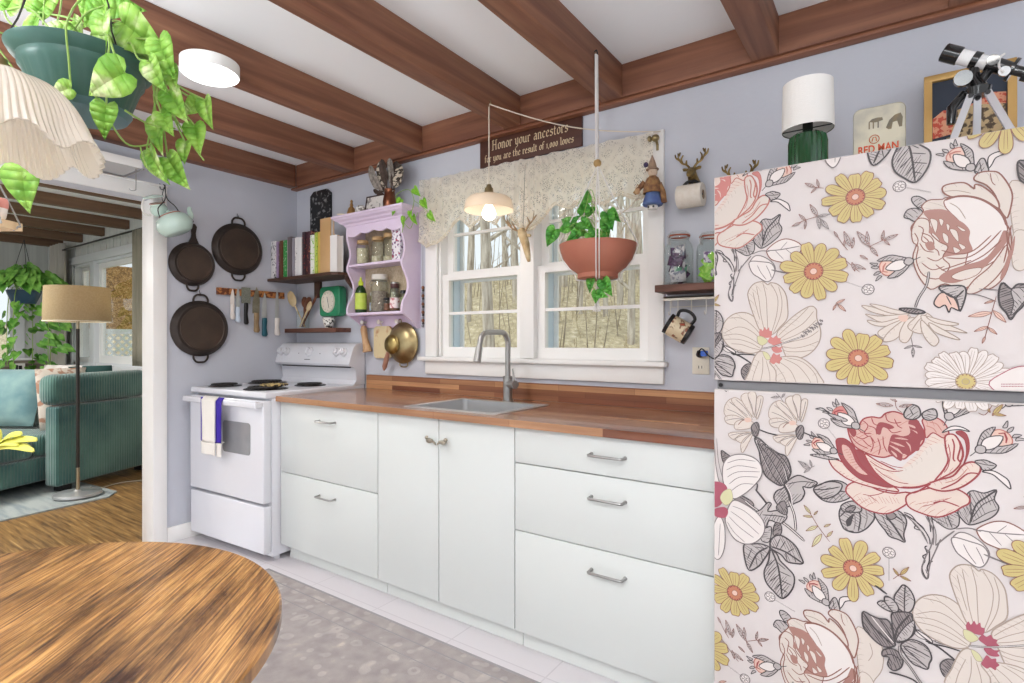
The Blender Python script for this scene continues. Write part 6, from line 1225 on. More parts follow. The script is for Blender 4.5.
build('pot', MB().lathe([(.001, -.12), (.10, -.12), (.14, -.02), (.150, .02), (.14, .02), (.001, -.02)], c_, 28, cap0=True), mat('dark_blue_pot', '2E4A60', .4), hb)
b = MB()
for k in range(3): a = k*2.1; b.tube([(c_.x+.14*cos(a), c_.y+.14*sin(a), c_.z+.02), (c_.x, c_.y, 2.33)], .003, 5)
build('wire_hanger', b, M['black'], hb)
lf = MB(); sb = MB(); q = random.Random(31)
for k in range(330):
    a = q.uniform(0, 6.28); rr_ = q.uniform(.02, .31); z = c_.z+.26-rr_*.55+q.uniform(-.06, .06)
    if k > 230: z = c_.z-.1-q.uniform(0, .75); rr_ = q.uniform(.10, .30)
    if k > 230: a = q.choice((-.6, .9, 1.3, 2.6, 3.6))+q.uniform(-.25, .25)
    p = Vector((c_.x+rr_*cos(a), c_.y+rr_*1.15*sin(a), z)); dd = Vector((cos(a), sin(a), -.7+q.uniform(-.5, .3))); pothos_leaf(lf, p, dd, Vector((.8, -.6+q.uniform(-.4, .4), .5)), q.uniform(.07, .13))
for a in (-.6, .9, 1.3, 2.6, 3.6): sb.tube(curve([c_, (c_.x+.14*cos(a), c_.y+.14*sin(a), c_.z+.06), (c_.x+.2*cos(a), c_.y+.22*sin(a), c_.z-.2), (c_.x+.2*cos(a), c_.y+.22*sin(a), c_.z-.8)], 5), .004, 5)
build('stems', sb, M['stem'], hb); build('leaves', lf, mat('fresh_leaf', '4E8C30', .5, c2='8CC458', scale=12, lo=.4, hi=.62), hb)
# ================================================================ FRIDGE WITH FLOWERED WALLPAPER DOORS
# the printed flowers are drawn as thin flat shapes in the door's own mesh; traced once in a (x, z) frame on the door plane and repeated on the paper's own lattice
FY = -.75
PAL = [('paper_ground', 'D9D1CF'), ('ink_dark', '4B4648'), ('ink_grey', '7E7676'), ('ink_brown', '8C5F55'), ('ink_red', '9A4448'), ('ink_pink', 'B8766C'), ('ink_tan', 'A8988C'),
       ('cream_petal', 'D8CDC4'), ('pale_petal', 'E4DCD8'), ('yellow_petal', 'C8B67A'), ('yellow_shade', 'BCAA70'), ('orange_center', 'BE7E62'), ('leaf_grey', 'B8B0AE'), ('leaf_dark', '8E8584'),
       ('rose_pink', 'D0AAA0'), ('rose_peach', 'DBC9BE'), ('deep_red', '964C50'), ('coral', 'C8827C'), ('rose_brown', 'A97E74'), ('yellow_green', 'CFCBA0'), ('bud_peach', 'DDBBAC'), ('mauve', 'A85868')]
PI_ = {n_: i for i, (n_, c_) in enumerate(PAL)}
def toned(h): return tuple(int(h[i:i+2], 16)/255*.93 for i in (0, 2, 4))
PM = [mat('print_'+n_, toned(c_), .42, spec=.35) for n_, c_ in PAL]
G0 = dict(g=0, K=1, G=2, B=3, R=4, P=5, T=6, cr=7, pa=8, y=9, ys=10, o=11, lg=12, ld=13, rp=14, pe=15, dr=16, co=17, rb=18, yg=19, bp=20, mv=21)
class Art:
    """collects motifs: list of (layer, colour, polygon) on the door plane"""
    def __init__(s): s.ops = []; s.fr = (0, 0, 1)
    def frame(s, ox, oy, k): s.fr = (ox, oy, k); return s
    def pts(s, t):
        a = [float(q) for q in t.split()] if isinstance(t, str) else [c for p in t for c in p]
        return [(s.fr[0]+a[i]/s.fr[2], s.fr[1]+a[i+1]/s.fr[2]) for i in range(0, len(a), 2)]
    @staticmethod
    def pl(p): q = W(p[0], p[1], y=FY); return (q.x, q.z)
    def smooth(s, P, closed, n=5):
        out = []; N = len(P)
        for i in range(N if closed else N-1):
            p0, p1, p2, p3 = [Vector(P[j % N]) if closed else Vector(P[max(0, min(N-1, j))]) for j in (i-1, i, i+1, i+2)]
            for k in range(n):
                t = k/n; out.append(.5*((2*p1)+(p2-p0)*t+(2*p0-5*p1+4*p2-p3)*t*t+(3*p1-p0-3*p2+p3)*t**3))
        if not closed: out.append(Vector(P[-1]))
        return out
    def f(s, t, fill, stroke=None, w=1.1, sm=True, n=4):
        P = [s.pl(p) for p in s.pts(t)]; P = s.smooth(P, True, n) if sm else [Vector(p) for p in P]
        s.fillp(P, fill)
        if stroke: s.linep(P+[P[0]], stroke, w)
    def l(s, t, stroke, w=1.0, sm=True, n=4):
        P = [s.pl(p) for p in s.pts(t)]; s.linep(s.smooth(P, False, n) if sm else [Vector(p) for p in P], stroke, w)
    HA = {'ld': ('K', 2.3, .85, 1.0), 'lg': ('K', 2.7, .7, .68), 'rp': ('P', 4.2, .45, .5), 'pe': ('P', 4.6, .4, .45), 'cr': ('T', 6, .25, .35)}
    def fillp(s, P, c):
        s.ops.append(('f', c, P))
        if c not in s.HA: return
        col, sp, fr, w = s.HA[c]; sp *= .0022; xs = [p[0] for p in P]; ys = [p[1] for p in P]
        if max(max(xs)-min(xs), max(ys)-min(ys)) < .022: return
        s.n = getattr(s, 'n', 0)+1; q = random.Random(s.n); an = q.uniform(.3, 1.2)*q.choice((-1, 1)); ca, sa = cos(an), sin(an)
        R2 = [(p[0]*ca+p[1]*sa, -p[0]*sa+p[1]*ca) for p in P]; y = min(r[1] for r in R2)+sp*.7; ymax = max(r[1] for r in R2)
        while y < ymax:
            X = sorted(R2[i-1][0]+(y-R2[i-1][1])/(R2[i][1]-R2[i-1][1])*(R2[i][0]-R2[i-1][0]) for i in range(len(R2)) if (R2[i-1][1] > y) != (R2[i][1] > y))
            for i in range(0, len(X)-1, 2):
                L_ = X[i+1]-X[i]
                if L_ < .003: continue
                f_ = fr*q.uniform(.6, 1.25); x0, x1 = (X[i], X[i]+L_*f_) if q.random() < .8 else (X[i+1]-L_*f_*.6, X[i+1])
                U = lambda x, yy: Vector((x*ca-yy*sa, x*sa+yy*ca)); s.linep([U(x0, y), U((x0+x1)/2, y+sp*.15), U(x1, y)], col, w)
            y += sp*q.uniform(.8, 1.2)
    def linep(s, P, c, w): s.ops.append(('l', c, P, w*.0022))
    # --- composite motifs, all in plane metres
    def petal(s, c, ang, ln, wd, fill, stroke, veins=2, w=.9, base=.12, tip=.0, notch=0):
        ca, sa = cos(ang), sin(ang); T = lambda a, b: Vector((c[0]+a*ca-b*sa, c[1]+a*sa+b*ca))
        pr = [(base, .12), (.35, .30), (.6, .46), (.82, .48), (.95, .32), (1.0-notch, .10+tip)]
        up = [T(a*ln, b*wd) for a, b in pr]; dn_ = [T(a*ln, -b*wd) for a, b in reversed(pr)]
        P = s.smooth(up+dn_, True, 3); s.fillp(P, fill); s.linep(P+[P[0]], stroke, w*.8)
        for k in range(veins):
            o = (k-(veins-1)/2)*.26 if veins > 1 else 0
            s.linep([T(ln*.28, o*.5*wd), T(ln*.6, o*wd*.9), T(ln*.88, o*wd)], stroke, .45)
    def daisy(s, cx, cy, R_, angs, rc, seed=0, fill='y', stroke='B', cen='o', wd=.37, inner='ys'):
        q = random.Random(seed); c = s.pl((cx, cy)); c1 = s.pl((cx+R_, cy)); Rm = abs(c1[0]-c[0])
        for a, f in angs: s.petal(c, radians(a), Rm*f*1.06*q.uniform(.94, 1.04), Rm*wd*q.uniform(.9, 1.1), fill, stroke, 2, notch=.05 if q.random() < .5 else 0)
        r = Rm*rc; circ = lambda rr_, n_=20: [Vector((c[0]+rr_*cos(2*pi*k/n_), c[1]+rr_*sin(2*pi*k/n_))) for k in range(n_)]
        P = circ(r); s.fillp(P, cen); s.linep(P+[P[0]], stroke, 1.0)
        for k in range(16):
            a = 2*pi*k/16+q.uniform(-.1, .1); p = Vector((c[0]+r*.86*cos(a), c[1]+r*.86*sin(a))); s.fillp([p+Vector((r*.09*cos(b_), r*.09*sin(b_))) for b_ in (0, 1.26, 2.5, 3.8, 5)], 'R' if fill == 'y' else 'B')
        P = circ(r*.38, 10); s.fillp(P, inner if fill != 'y' else 'bp'); s.linep(P+[P[0]], stroke, .6)
    def leaf(s, a, b_, wd, fill='lg', stroke='K', w=1.3, veins=4, bend=0.0, hatch=0):
        """a,b photo px ends; wd = width/length"""
        A = Vector(s.pl(a)); B = Vector(s.pl(b_)); d = B-A; n_ = Vector((-d.y, d.x))
        T = lambda u, v: A+d*u+n_*(v+bend*4*u*(1-u))
        pr = [(0, 0), (.15, .55), (.38, 1), (.62, .86), (.84, .42), (1, 0)]
        P = s.smooth([T(u, v*wd/2) for u, v in pr]+[T(u, -v*wd/2) for u, v in reversed(pr[1:-1])], True, 3)
        s.fillp(P, fill); s.linep(P+[P[0]], stroke, w); s.linep([T(0, 0), T(.5, 0), T(.95, 0)], stroke, w*.8)
        for k in range(veins):
            u = .12+.7*k/max(1, veins)
            for sg in (1, -1): s.linep([T(u, 0), T(u+.12, sg*wd*.22), T(u+.2, sg*wd*.36*(1 if u < .5 else .7))], stroke, w*.5)
        for k in range(hatch):
            u = .08+.84*k/hatch; s.linep([T(u, -.02*wd), T(min(.97, u+.07), -wd*.40*sin(pi*min(.95, u+.05)))], stroke, w*.45)
    def sprig(s, P_, leaves, st='G', fl='lg', w=.7):
        s.frame(0, 0, 1); s.l(P_, st, w)
        for (a, b_) in leaves: s.leaf(a, b_, .26, fl, st, .55, 0)
ART = Art()
def motifs(A, v):
    """v: colour variant dict for the rose"""
    rp, pe, dr, R_ = v['rp'], v['pe'], v['dr'], v['R']
    fr = A.frame
    # ---- rose B (the full red one by the middle of the lower door)
    fr(904, 390, 4.875)  # foliage beneath it
    A.f('135 615 160 640 215 675 260 665 270 630 262 600 225 585 180 588', 'lg', 'K', 1.2); A.l('200 585 215 620 235 670', 'K'); A.l('190 590 200 625 215 665', 'K', .6)
    for k in range(7): A.l('%d %d %d %d' % (145+12*k, 612-2*k, 160+13*k, 648+2*k), 'G', .6, False)
    A.f('262 590 290 545 312 500 340 488 390 500 450 484 440 530 462 570 440 610 380 640 320 655 285 630', 'lg', 'K', 1.3)
    A.l('450 486 400 520 350 560 320 650', 'K', 1.6); A.l('320 500 325 560 330 640', 'K', 1.2); A.l('440 530 380 560 330 625', 'K', .9); A.l('455 580 400 600 335 640', 'K', .8)
    for k in range(8): A.l('%d %d %d %d' % (275+7*k, 600-8*k, 300+4*k, 635-6*k), 'G', .7, False)
    A.l('0 600 40 625 90 665 100 683', 'K', 1.2); A.l('110 600 125 640 130 690', 'K', 1.3); A.l('125 600 140 640 145 690', 'K', 1.0)
    fr(810, 500, 6.83)
    A.f('205 60 200 110 215 160 235 195 280 215 330 218 380 195 415 160 440 120 430 70 380 50 300 10 240 20', 'lg', 'K', 1.6); A.f('255 175 245 140 270 110 300 90 290 130 280 165', 'K'); A.l('240 190 260 205 300 210', 'K'); A.l('330 60 345 120 330 210', 'K', 1.6); A.l('205 110 260 60 330 30', 'K', 1.3); A.l('215 60 260 40 320 10', 'K', 1.8); A.l('380 60 390 120 370 190', 'G'); A.l('300 80 310 140 300 200', 'G')
    A.f('440 90 470 150 510 200 545 245 600 265 648 283 640 230 660 150 640 100 600 70 540 60 480 70', 'lg', 'K', 1.5); A.l('520 110 570 170 640 275', 'K', 2.0); A.l('560 90 610 120 650 160', 'K', 1.1); A.l('490 100 520 160 560 240', 'K', .8); A.l('600 80 630 130 642 220', 'G', .9); A.f('520 95 560 80 590 110 550 130', 'ld', 'K')
    A.l('640 80 690 100 730 150 780 200 815 260 820 300', 'K', 1.2); A.l('640 100 680 120 720 170 770 220 800 280', 'K', 1.0); A.l('720 170 715 190 760 205', 'K', 1.2); A.l('800 310 785 320 800 360 770 380 785 410 765 450 775 500 800 535 810 500 800 460 815 410 815 330', 'K', 1.3); A.l('790 470 800 500', 'K', .7)
    fr(810, 390, 5.69)
    A.f('20 565 60 535 110 515 170 515 215 540 235 580 225 610 170 632 110 635 60 615', 'lg', 'K', 1.5); A.l('25 565 100 568 200 575', 'K', 1.5); A.f('50 560 90 540 140 535 150 550 90 562', 'ld', 'K', .8); A.l('100 570 130 600 150 625', 'G'); A.l('140 572 170 595 185 622', 'G')
    A.f('175 660 210 635 260 630 290 660 285 690 200 690', 'lg', 'K', 1.5); A.f('200 680 230 655 260 660 240 690', 'ld', 'K')
    # bottom petals
    A.f('215 540 260 520 330 540 400 570 480 585 560 580 560 630 520 665 440 700 360 690 290 660 235 610 205 575', pe, R_, 1.6)
    for k in range(12): A.l('%d %d %d %d' % (270+20*k, 600+6*(k % 3), 300+19*k, 640+5*(k % 2)), 'P', .6, False)
    A.l('330 600 390 590 440 570', R_, .9); A.l('300 590 340 600 380 630', R_, .7)
    A.f('550 600 620 570 720 550 830 560 900 600 905 640 860 665 820 690 730 720 640 700 560 660', pe, R_, 1.6); A.l('700 640 760 630 850 660', R_, 1.4); A.l('640 660 720 640 800 610', R_, .7)
    for k in range(9): A.l('%d %d %d %d' % (600+22*k, 650-4*k, 630+22*k, 640-4*k), 'P', .6, False)
    # outer left petals
    A.f('110 390 170 400 230 440 320 500 400 530 480 550 500 575 400 560 300 535 220 505 160 465 125 430', pe, R_, 1.5)
    A.f('150 280 185 272 215 285 250 320 275 380 320 440 400 500 480 540 440 550 360 530 280 500 210 440 170 380 155 330', dr, R_, 1.4)
    A.f('180 310 215 315 240 350 260 400 290 440 330 480 280 470 225 420 190 370', rp, R_, .8)
    for k in range(8): A.l('%d %d %d %d' % (195+9*k, 340+14*k, 215+9*k, 335+14*k), R_, .6, False)
    A.f('255 340 300 350 330 400 380 460 440 510 480 540 400 510 330 460 285 410', dr, R_, 1)
    # bowl of the rose: big front petals
    A.f('310 360 380 400 460 440 540 470 600 440 640 400 680 330 740 300 760 360 740 440 700 500 640 545 560 555 480 545 420 510 360 450', pe, R_, 1.5)
    A.f('360 420 430 440 500 450 560 400 600 365 640 310 700 240 760 260 830 290 870 380 850 450 790 490 700 530 620 550 540 545 460 510', 'pe', None)
    A.f('480 470 560 430 620 380 660 330 720 300 790 320 830 390 810 440 740 490 650 525 570 530', 'cr', None)
    A.l('520 550 600 550 680 530 760 490 830 440 870 370 850 290 800 250', R_, 2.0); A.l('340 400 400 440 470 460 530 455', R_, .9); A.l('370 440 420 480 500 520 560 530', R_, .8); A.l('400 400 470 430 530 440', R_, .8)
    A.f('830 240 880 280 890 360 870 430 900 360 905 300 890 250 860 230', dr, R_, 1)
    # centre of tight petals
    A.f('215 205 240 200 270 215 300 165 350 150 400 155 430 130 480 120 540 140 600 165 640 220 650 260 640 300 600 340 560 370 530 390 470 370 420 380 360 370 290 340 250 310 225 260', rp, R_, 1.6)
    A.f('560 175 610 165 640 220 655 270 630 290 620 340 590 345 560 370 530 360 520 400 480 380 445 345 450 300 470 250 530 260 570 240', dr, None)
    for P in ('530 210 580 225 610 245 600 230', '525 240 575 262 560 255', '455 290 500 300 540 320 500 312', '450 310 500 330 530 365 500 345', '545 290 570 310 575 350 565 320', '460 340 490 360 495 380 475 362', '480 270 520 268 560 280 520 278', '550 190 590 200 600 215 570 205'): A.f(P, rp, None)
    A.f('380 200 400 180 450 190 480 210 450 220 415 210 400 250 375 240', dr, None); A.f('220 210 245 205 262 240 250 262 232 245', dr, R_, .8)
    for P in ('300 170 330 200 310 240 330 260', '350 155 365 190 400 200', '430 132 440 170 480 185 520 180', '260 260 300 275 340 260 370 300', '345 260 360 310 345 350', '385 270 400 320 390 365', '415 260 420 310 440 350', '230 255 270 300 330 330', '480 160 500 200 525 215', '270 215 300 240 350 245', '440 210 470 240 520 230', '330 200 370 215 380 250', '300 280 330 310 350 320'): A.l(P, R_, 1.0)
    A.f('640 165 700 150 760 180 790 240 760 270 700 240 660 270 650 210', rp, R_, 1.3); A.l('680 180 720 190 750 230', 'P', .8); A.l('660 200 700 215 720 240', 'P', .8)
    fr(904, 390, 4.875)   # right hand petals
    A.f('200 225 230 212 255 225 275 270 262 330 275 355 240 395 195 420 150 440 190 390 215 340 205 290', pe, R_, 1.6); A.l('235 235 245 270 240 330 250 345', R_, 1.4); A.l('215 260 225 310 215 370 195 400', R_, .8)
    A.f('110 460 170 435 240 415 285 365 330 348 370 365 368 400 330 440 270 475 200 490 140 480', pe, R_, 1.8); A.l('180 480 250 450 310 405 365 405', R_, 1.5); A.l('200 450 260 430 310 380', 'P', .8)
    A.l('0 495 50 498 95 475 130 455', R_, 1.6)
    # small grey leaves right of the rose
    A.f('345 345 390 338 425 350 450 365 425 385 385 388 372 370', 'lg', 'K', 1.2); A.l('350 350 400 362 440 366', 'K', .8)
    A.f('380 395 430 390 480 415 510 440 520 480 495 462 470 440 430 408', 'pa', 'K', 1.2)
    # rosebuds above it
    def bud(P0, sc, rot, peach='bp', ink='K'):
        c = A.pl(P0); B_ = A.ops; st_ = len(B_)
        T = lambda a, b_: Vector((c[0]+(a*cos(rot)-b_*sin(rot))*sc, c[1]+(a*sin(rot)+b_*cos(rot))*sc))
        def ff(t, c1, c2, w_=1.1): P = A.smooth([T(t[i], t[i+1]) for i in range(0, len(t), 2)], True, 3); A.fillp(P, c1); A.linep(P+[P[0]], c2, w_)
        ff((.2, .35, .6, .45, 1.0, .38, 1.15, 0, 1.0, -.36, .6, -.42, .2, -.3), peach, 'P')
        A.linep([T(.85, .25), T(1.05, .15), T(.95, -.1), T(.8, -.25)], v['R'], 1.8); A.linep([T(.7, .1), T(.85, .05), T(.8, -.1)], 'P', 1)
        ff((-.2, .12, .1, .42, .5, .62, .95, .55, .55, .32, .2, .05), 'lg', ink); ff((-.2, -.12, .15, -.4, .55, -.6, 1.15, -.5, .6, -.3, .2, -.05), 'lg', ink)
        ff((-.1, .05, .2, .3, .55, .28, .9, .05, .5, -.2, .1, -.18), 'pa', ink); ff((-.3, .14, -.1, .2, .05, 0, -.1, -.2, -.3, -.14, -.38, 0), 'lg', ink)
        for dy in (.55, .2, -.25, -.5):
            ff((1.15, dy*.7, 1.3, dy*.7+.09, 1.5, dy, 1.3, dy*.7-.07), 'lg', ink, .8)
        A.linep([T(-.38, 0), T(-.7, -.05)], ink, 1.5)
    A.bud = bud
    bud((984, 447), .048, radians(38)); bud((951, 413), .046, radians(62)); A.frame(904, 390, 4.875); A.f('185 205 230 175 280 178 320 200 270 190 220 195', 'pa', 'K', 1.1)
    A.f('0 110 30 70 70 80 80 120 50 140 10 135', 'lg', 'K', 1.5); A.f('90 110 130 90 155 95 160 130 125 145 95 135', 'lg', 'K', 1.4); A.l('30 90 45 120', 'K'); A.l('110 115 145 120', 'K', .8)
    bud((853, 423), .046, radians(140), 'co'); A.frame(810, 390, 5.69); A.l('30 105 70 100 110 130', 'K', 1.4); A.l('30 105 80 115 110 130', 'K', .8); A.f('100 130 150 140 210 165 200 175 150 165', 'lg', 'K')
    bud((831, 449), .040, radians(155), 'bp'); A.frame(810, 390, 5.69); A.f('0 365 60 362 120 380 165 390 110 392 50 380', 'lg', 'K')
    bud((1011, 402), .03, radians(40))
    # ---- clover-like round seed heads
    def head(P0, to, r=6):
        c = A.pl(P0); e = A.pl(to); r *= .0022; A.linep([Vector(c), Vector(e)], 'G', 1.6); A.linep([Vector(c), Vector(e)], 'pa', .7)
        for rr_, cc in ((1, 'pa'), ): P = [Vector((c[0]+r*cos(k*.52), c[1]+r*sin(k*.52))) for k in range(12)]; A.fillp(P, cc); A.linep(P+[P[0]], 'G', 1.1)
        for k in range(5): a = k*1.3; p = Vector((c[0]+r*.5*cos(a), c[1]+r*.5*sin(a))); Q = [p+Vector((r*.32*cos(j), r*.32*sin(j))) for j in range(7)]; A.linep(Q, 'G', .7)
    for P0, to in (((868, 289), (845, 281)), ((770, 596), (795, 611)), ((824, 423), (836, 438)), ((889, 552), (889, 580))): head(P0, to)
    # ---- hibiscus
    fr(710, 265, 5.69)
    A.l('120 500 170 515 240 560', 'K', 2.0); A.l('130 508 200 505 260 510', 'K', 1.6); A.f('180 590 210 560 240 570 225 620 200 650 182 625', 'ld', 'K', 1.2); A.l('80 455 130 470 165 495 250 495', 'G', 1.2); A.f('80 460 130 455 165 485 110 495 78 480', 'pa', 'G', 1)
    for t in ('70 400 80 330 130 280 200 268 260 300 290 360 300 430 290 480 240 500 180 490 110 460', '290 375 255 300 222 200 218 150 250 105 300 92 330 110 345 98 390 110 430 160 442 230 440 300 400 350 350 395', '380 390 430 330 500 270 570 232 605 250 608 300 630 370 620 440 570 500 500 530 440 525 410 460', '260 510 300 490 350 540 380 600 400 690 205 690 225 600', '340 545 410 520 500 520 570 560 620 620 635 690 400 690 375 600'): A.f(t, 'cr', 'T', 1.3)
    for t in ('80 385 160 350 230 370 300 430', '75 400 150 390 220 410 290 455', '80 420 160 420 230 440 285 470', '110 300 180 300 240 340 295 400', '120 445 180 450 240 470 285 480', '265 120 280 200 290 280 310 370', '300 95 320 180 325 270 330 375', '345 100 385 180 380 280 350 385', '390 120 410 200 400 290 360 385', '245 150 260 220 285 310', '560 240 500 300 430 360 390 400', '590 260 530 330 450 380 395 420', '605 310 550 360 480 400 400 430', '620 370 560 410 480 430 410 445', '620 430 540 460 470 470 410 460', '590 480 520 490 450 490 415 480', '300 520 300 600 280 690', '320 540 340 620 340 690', '280 540 250 620 235 690', '420 530 500 570 560 640 580 690', '390 545 460 600 500 690', '440 525 530 550 600 620 615 690', '370 560 420 630 440 690'): A.l(t, 'T', .8)
    for t in ('280 380 290 360 300 372 312 350 322 365 336 352 340 372 354 375 348 405 325 412 300 408 285 405', '330 432 345 405 360 412 378 398 386 412 404 415 400 430 412 440 398 455 372 458 350 448', '350 470 372 458 392 466 414 460 404 475 412 488 390 497 366 494', '340 545 350 520 362 498 380 510 398 504 400 520 412 530 400 545 396 560 376 552 362 562'): A.f(t, 'mv' if v['R'] == 'R' else 'co', None)
    A.f('270 405 300 405 330 430 300 455 275 440', 'yg', 'T', .6); A.f('300 490 330 500 345 530 320 535', 'yg', 'T', .6); A.l('290 475 380 455 530 402', 'K', 1.8); A.l('290 475 380 455 530 402', 'pa', .7)
    for k in range(26): x = 522+4.6*k; y = 400-3.2*k+12*sin(k*2.4); A.l('%g %g %g %g %g %g %g %g' % (x-5, y, x, y-6, x+5, y, x, y+5), 'G', 1.0)
    # ---- leaves of the upper left, stem with thorns
    A.frame(710, 150, 5.69)
    A.f('250 605 290 600 340 625 370 660 365 700 320 720 260 700 225 650', 'pa', 'G', 1.2)
    A.f('330 560 390 515 450 505 520 540 500 600 450 640 400 635 350 620 325 585', 'pa', 'B', 1.2); A.l('330 570 400 565 510 545', 'G', 1.2); A.l('400 565 440 520', 'G', .7); A.l('430 560 480 600', 'G', .7); A.l('370 568 420 620', 'G', .7)
    A.l('235 600 200 640 160 690', 'G', 1.5); A.l('120 560 150 620 150 690', 'G', 1.4); A.l('135 560 160 620 160 690', 'G', .9); A.l('35 575 90 620 130 690', 'G', 1.2); A.l('240 590 290 572 340 575', 'G', 1.2)
    A.frame(710, 265, 5.69); A.l('150 0 140 50 120 100 105 160 110 190 125 205 130 180 140 120 160 60 180 0', 'G', 1.3); A.l('130 70 120 60', 'G', 1.5); A.l('140 120 148 112', 'G', 1.5); A.f('225 -20 240 40 280 70 320 92 350 80 370 30 350 -10 300 -20', 'pa', 'G', 1.2); A.l('270 0 290 40 320 80', 'G', .8); A.l('320 0 340 40 350 70', 'G', .8); A.l('350 25 450 45 530 38', 'G', 1.8)
    # ---- rose A (cream, upper right)
    A.frame(904, 120, 5.69)
    A.f('400 290 430 225 455 218 470 250 480 290 440 310', 'lg', 'K', 1.2); A.l('430 235 440 290', 'K', .8); A.f('480 270 480 210 530 180 605 172 560 195 520 215 500 250', 'pa', 'K', 1.1)
    A.f('45 440 80 432 125 455 120 480 85 498 50 470', 'lg', 'K', 1.2); A.f('0 550 20 510 70 500 105 520 90 560 60 575 30 560', 'lg', 'K', 1.2)
    A.f('600 360 680 350 760 370 800 450 790 560 740 640 700 700 640 690 610 560', 'cr', 'T', 1.0); A.l('700 420 720 480 690 540', 'T', .8); A.f('625 640 680 625 730 670 740 780 680 850 625 840 610 740', 'cr', 'T', .9)
    A.f('40 620 60 580 110 520 100 490 140 455 215 450 240 440 330 440 420 470 500 520 560 570 600 620 610 700 600 800 560 900 480 960 400 930 330 960 230 930 150 960 80 880 50 780 70 700', 'cr', 'B', 1.2)
    A.f('490 290 540 300 590 360 615 420 610 480 590 550 570 545 530 480 520 430 470 370 400 340 410 310 440 295', 'cr', 'B', 1.4); A.l('490 300 500 350 520 370', 'B', .8)
    A.f('220 380 260 362 340 355 385 380 400 390 405 365 450 378 510 425 538 470 535 500 480 470 400 450 330 432 270 435 225 412', 'cr', 'B', 1.5); A.l('225 405 300 400 380 415', 'T', .8)
    A.f('230 455 290 435 360 432 440 450 510 490 560 540 585 600 590 680 560 760 480 820 380 860 350 820 370 700 330 600 300 560 240 500', 'pa', 'B', 1.0)
    A.l('230 455 290 435 360 432 440 450 510 490 560 540 585 600', 'B', 2.2); A.l('260 470 310 500 350 560', 'T', .9)
    A.f('110 520 200 505 260 520 300 560 345 590 375 630 370 680 390 740 340 760 270 770 200 780 230 720 170 650 150 580', 'rb', None)
    for P in ('150 560 190 575 180 640 160 600', '200 560 225 570 215 600 205 590', '120 560 145 600 150 640 125 610', '240 590 260 600 250 630', '260 620 300 630 310 690 280 660', '300 600 350 625 330 630', '220 640 250 660 250 700 225 680', '310 700 350 720 330 735', '160 640 200 680 190 720 165 690', '280 720 320 740 290 755'): A.f(P, 'cr', 'B', .5)
    A.f('45 620 80 560 140 570 150 640 200 690 250 720 220 780 260 830 200 900 110 880 70 800 80 720 50 690', 'cr', 'B', 1.1)
    for P in ('80 600 110 620 100 680 130 700', '100 640 150 660 170 700 150 740', '90 700 120 740 170 750', '130 780 180 800 220 780', '100 810 160 850 230 830', '60 640 80 680 70 720', '150 720 190 740 200 770', '110 660 140 690 130 720', '180 820 240 860 330 850'): A.l(P, 'B', 1.0)
    A.f('120 700 160 690 175 730 140 740', 'rb', None); A.f('150 600 165 640 140 640', 'rb', None)
    A.frame(904, 230, 4.017)
    A.f('140 190 170 165 240 140 320 115 370 60 400 0 420 30 380 90 320 150 270 185 210 210 160 208', 'rb', None); A.f('190 185 240 160 310 150 290 180 230 200', 'cr', 'B', .7)
    A.f('250 245 280 200 340 150 380 100 410 60 420 100 400 150 360 200 310 240 270 255', 'cr', 'B', 1.2)
    A.f('385 190 410 120 430 60 445 20 440 80 420 140 400 190', 'rb', None)
    for P in ('150 80 220 95 280 80 350 20', '170 110 250 110 320 70 390 0', '240 140 320 100 390 40', '150 160 210 140 270 120', '410 0 415 60 400 130', '430 -20 420 40 430 80'): A.l(P, 'B', 1.2)
    # bud above rose A
    bud((968, 165), .044, radians(128)); bud((925, 257), .05, radians(205)) if 0 else None
    bud((905, 262), .046, radians(195)); A.frame(904, 230, 4.017)
    A.l('100 165 90 220 60 270 45 310', 'K', 2.6); A.l('100 165 90 220 60 270 45 310', 'lg', 1.2)
    # dark sepals beneath rose A
    A.f('140 228 190 222 240 225 248 260 225 325 215 290 205 270 170 260', 'lg', 'K', 1.6); A.f('120 290 150 250 200 270 220 320 190 310 180 330 165 300 140 310', 'bp', 'K', 1.3); A.l('150 240 200 270 240 240', 'K', 1.6); A.l('170 262 190 300', 'K', 1)
    A.f('395 210 380 250 385 300 410 330 428 358 450 330 480 300 520 230 460 215 430 235', 'ld', 'K', 1.7); A.f('430 240 440 290 430 340 470 300 510 240 470 230', 'lg', 'K', .9); A.l('300 235 380 240', 'G', 1.1); A.l('250 255 300 260 370 285', 'G', 1)
    A.sprig([(996, 296), (990, 318), (984, 340)], [((985, 336), (982, 343)), ((988, 326), (974, 331)), ((988, 327), (997, 334)), ((993, 310), (1006, 322)), ((992, 312), (968, 316)), ((994, 300), (984, 303))], 'B', 'bp')
    A.frame(904, 230, 4.017)
    # ---- side-on daisies
    def side(frs, P_, fill='cr'):
        A.frame(*frs)
        for t in P_: A.f(t, fill, 'T', 1.0)
    side((800, 250, 4.88), ['300 270 350 275 430 300 530 300 510 320 430 318 350 300', '340 262 400 270 470 290 560 300 500 312 420 300', '320 310 380 320 460 315 530 310 480 340 400 350 350 330', '330 340 400 350 480 330 540 320 480 360 400 370 350 360', '380 400 420 370 490 340 530 330 500 380 440 420 400 425', '405 440 430 400 490 350 530 335 520 380 470 430 430 445', '485 430 490 390 520 340 560 330 550 400 525 445 500 448'])
    A.f('525 370 560 330 600 300 650 330 660 380 620 405 560 400', 'cr', 'T', 1.0); A.l('545 390 580 340 620 310', 'T'); A.l('590 400 610 350 640 330', 'T'); A.f('480 320 525 318 520 345 490 345', 'bp', None)
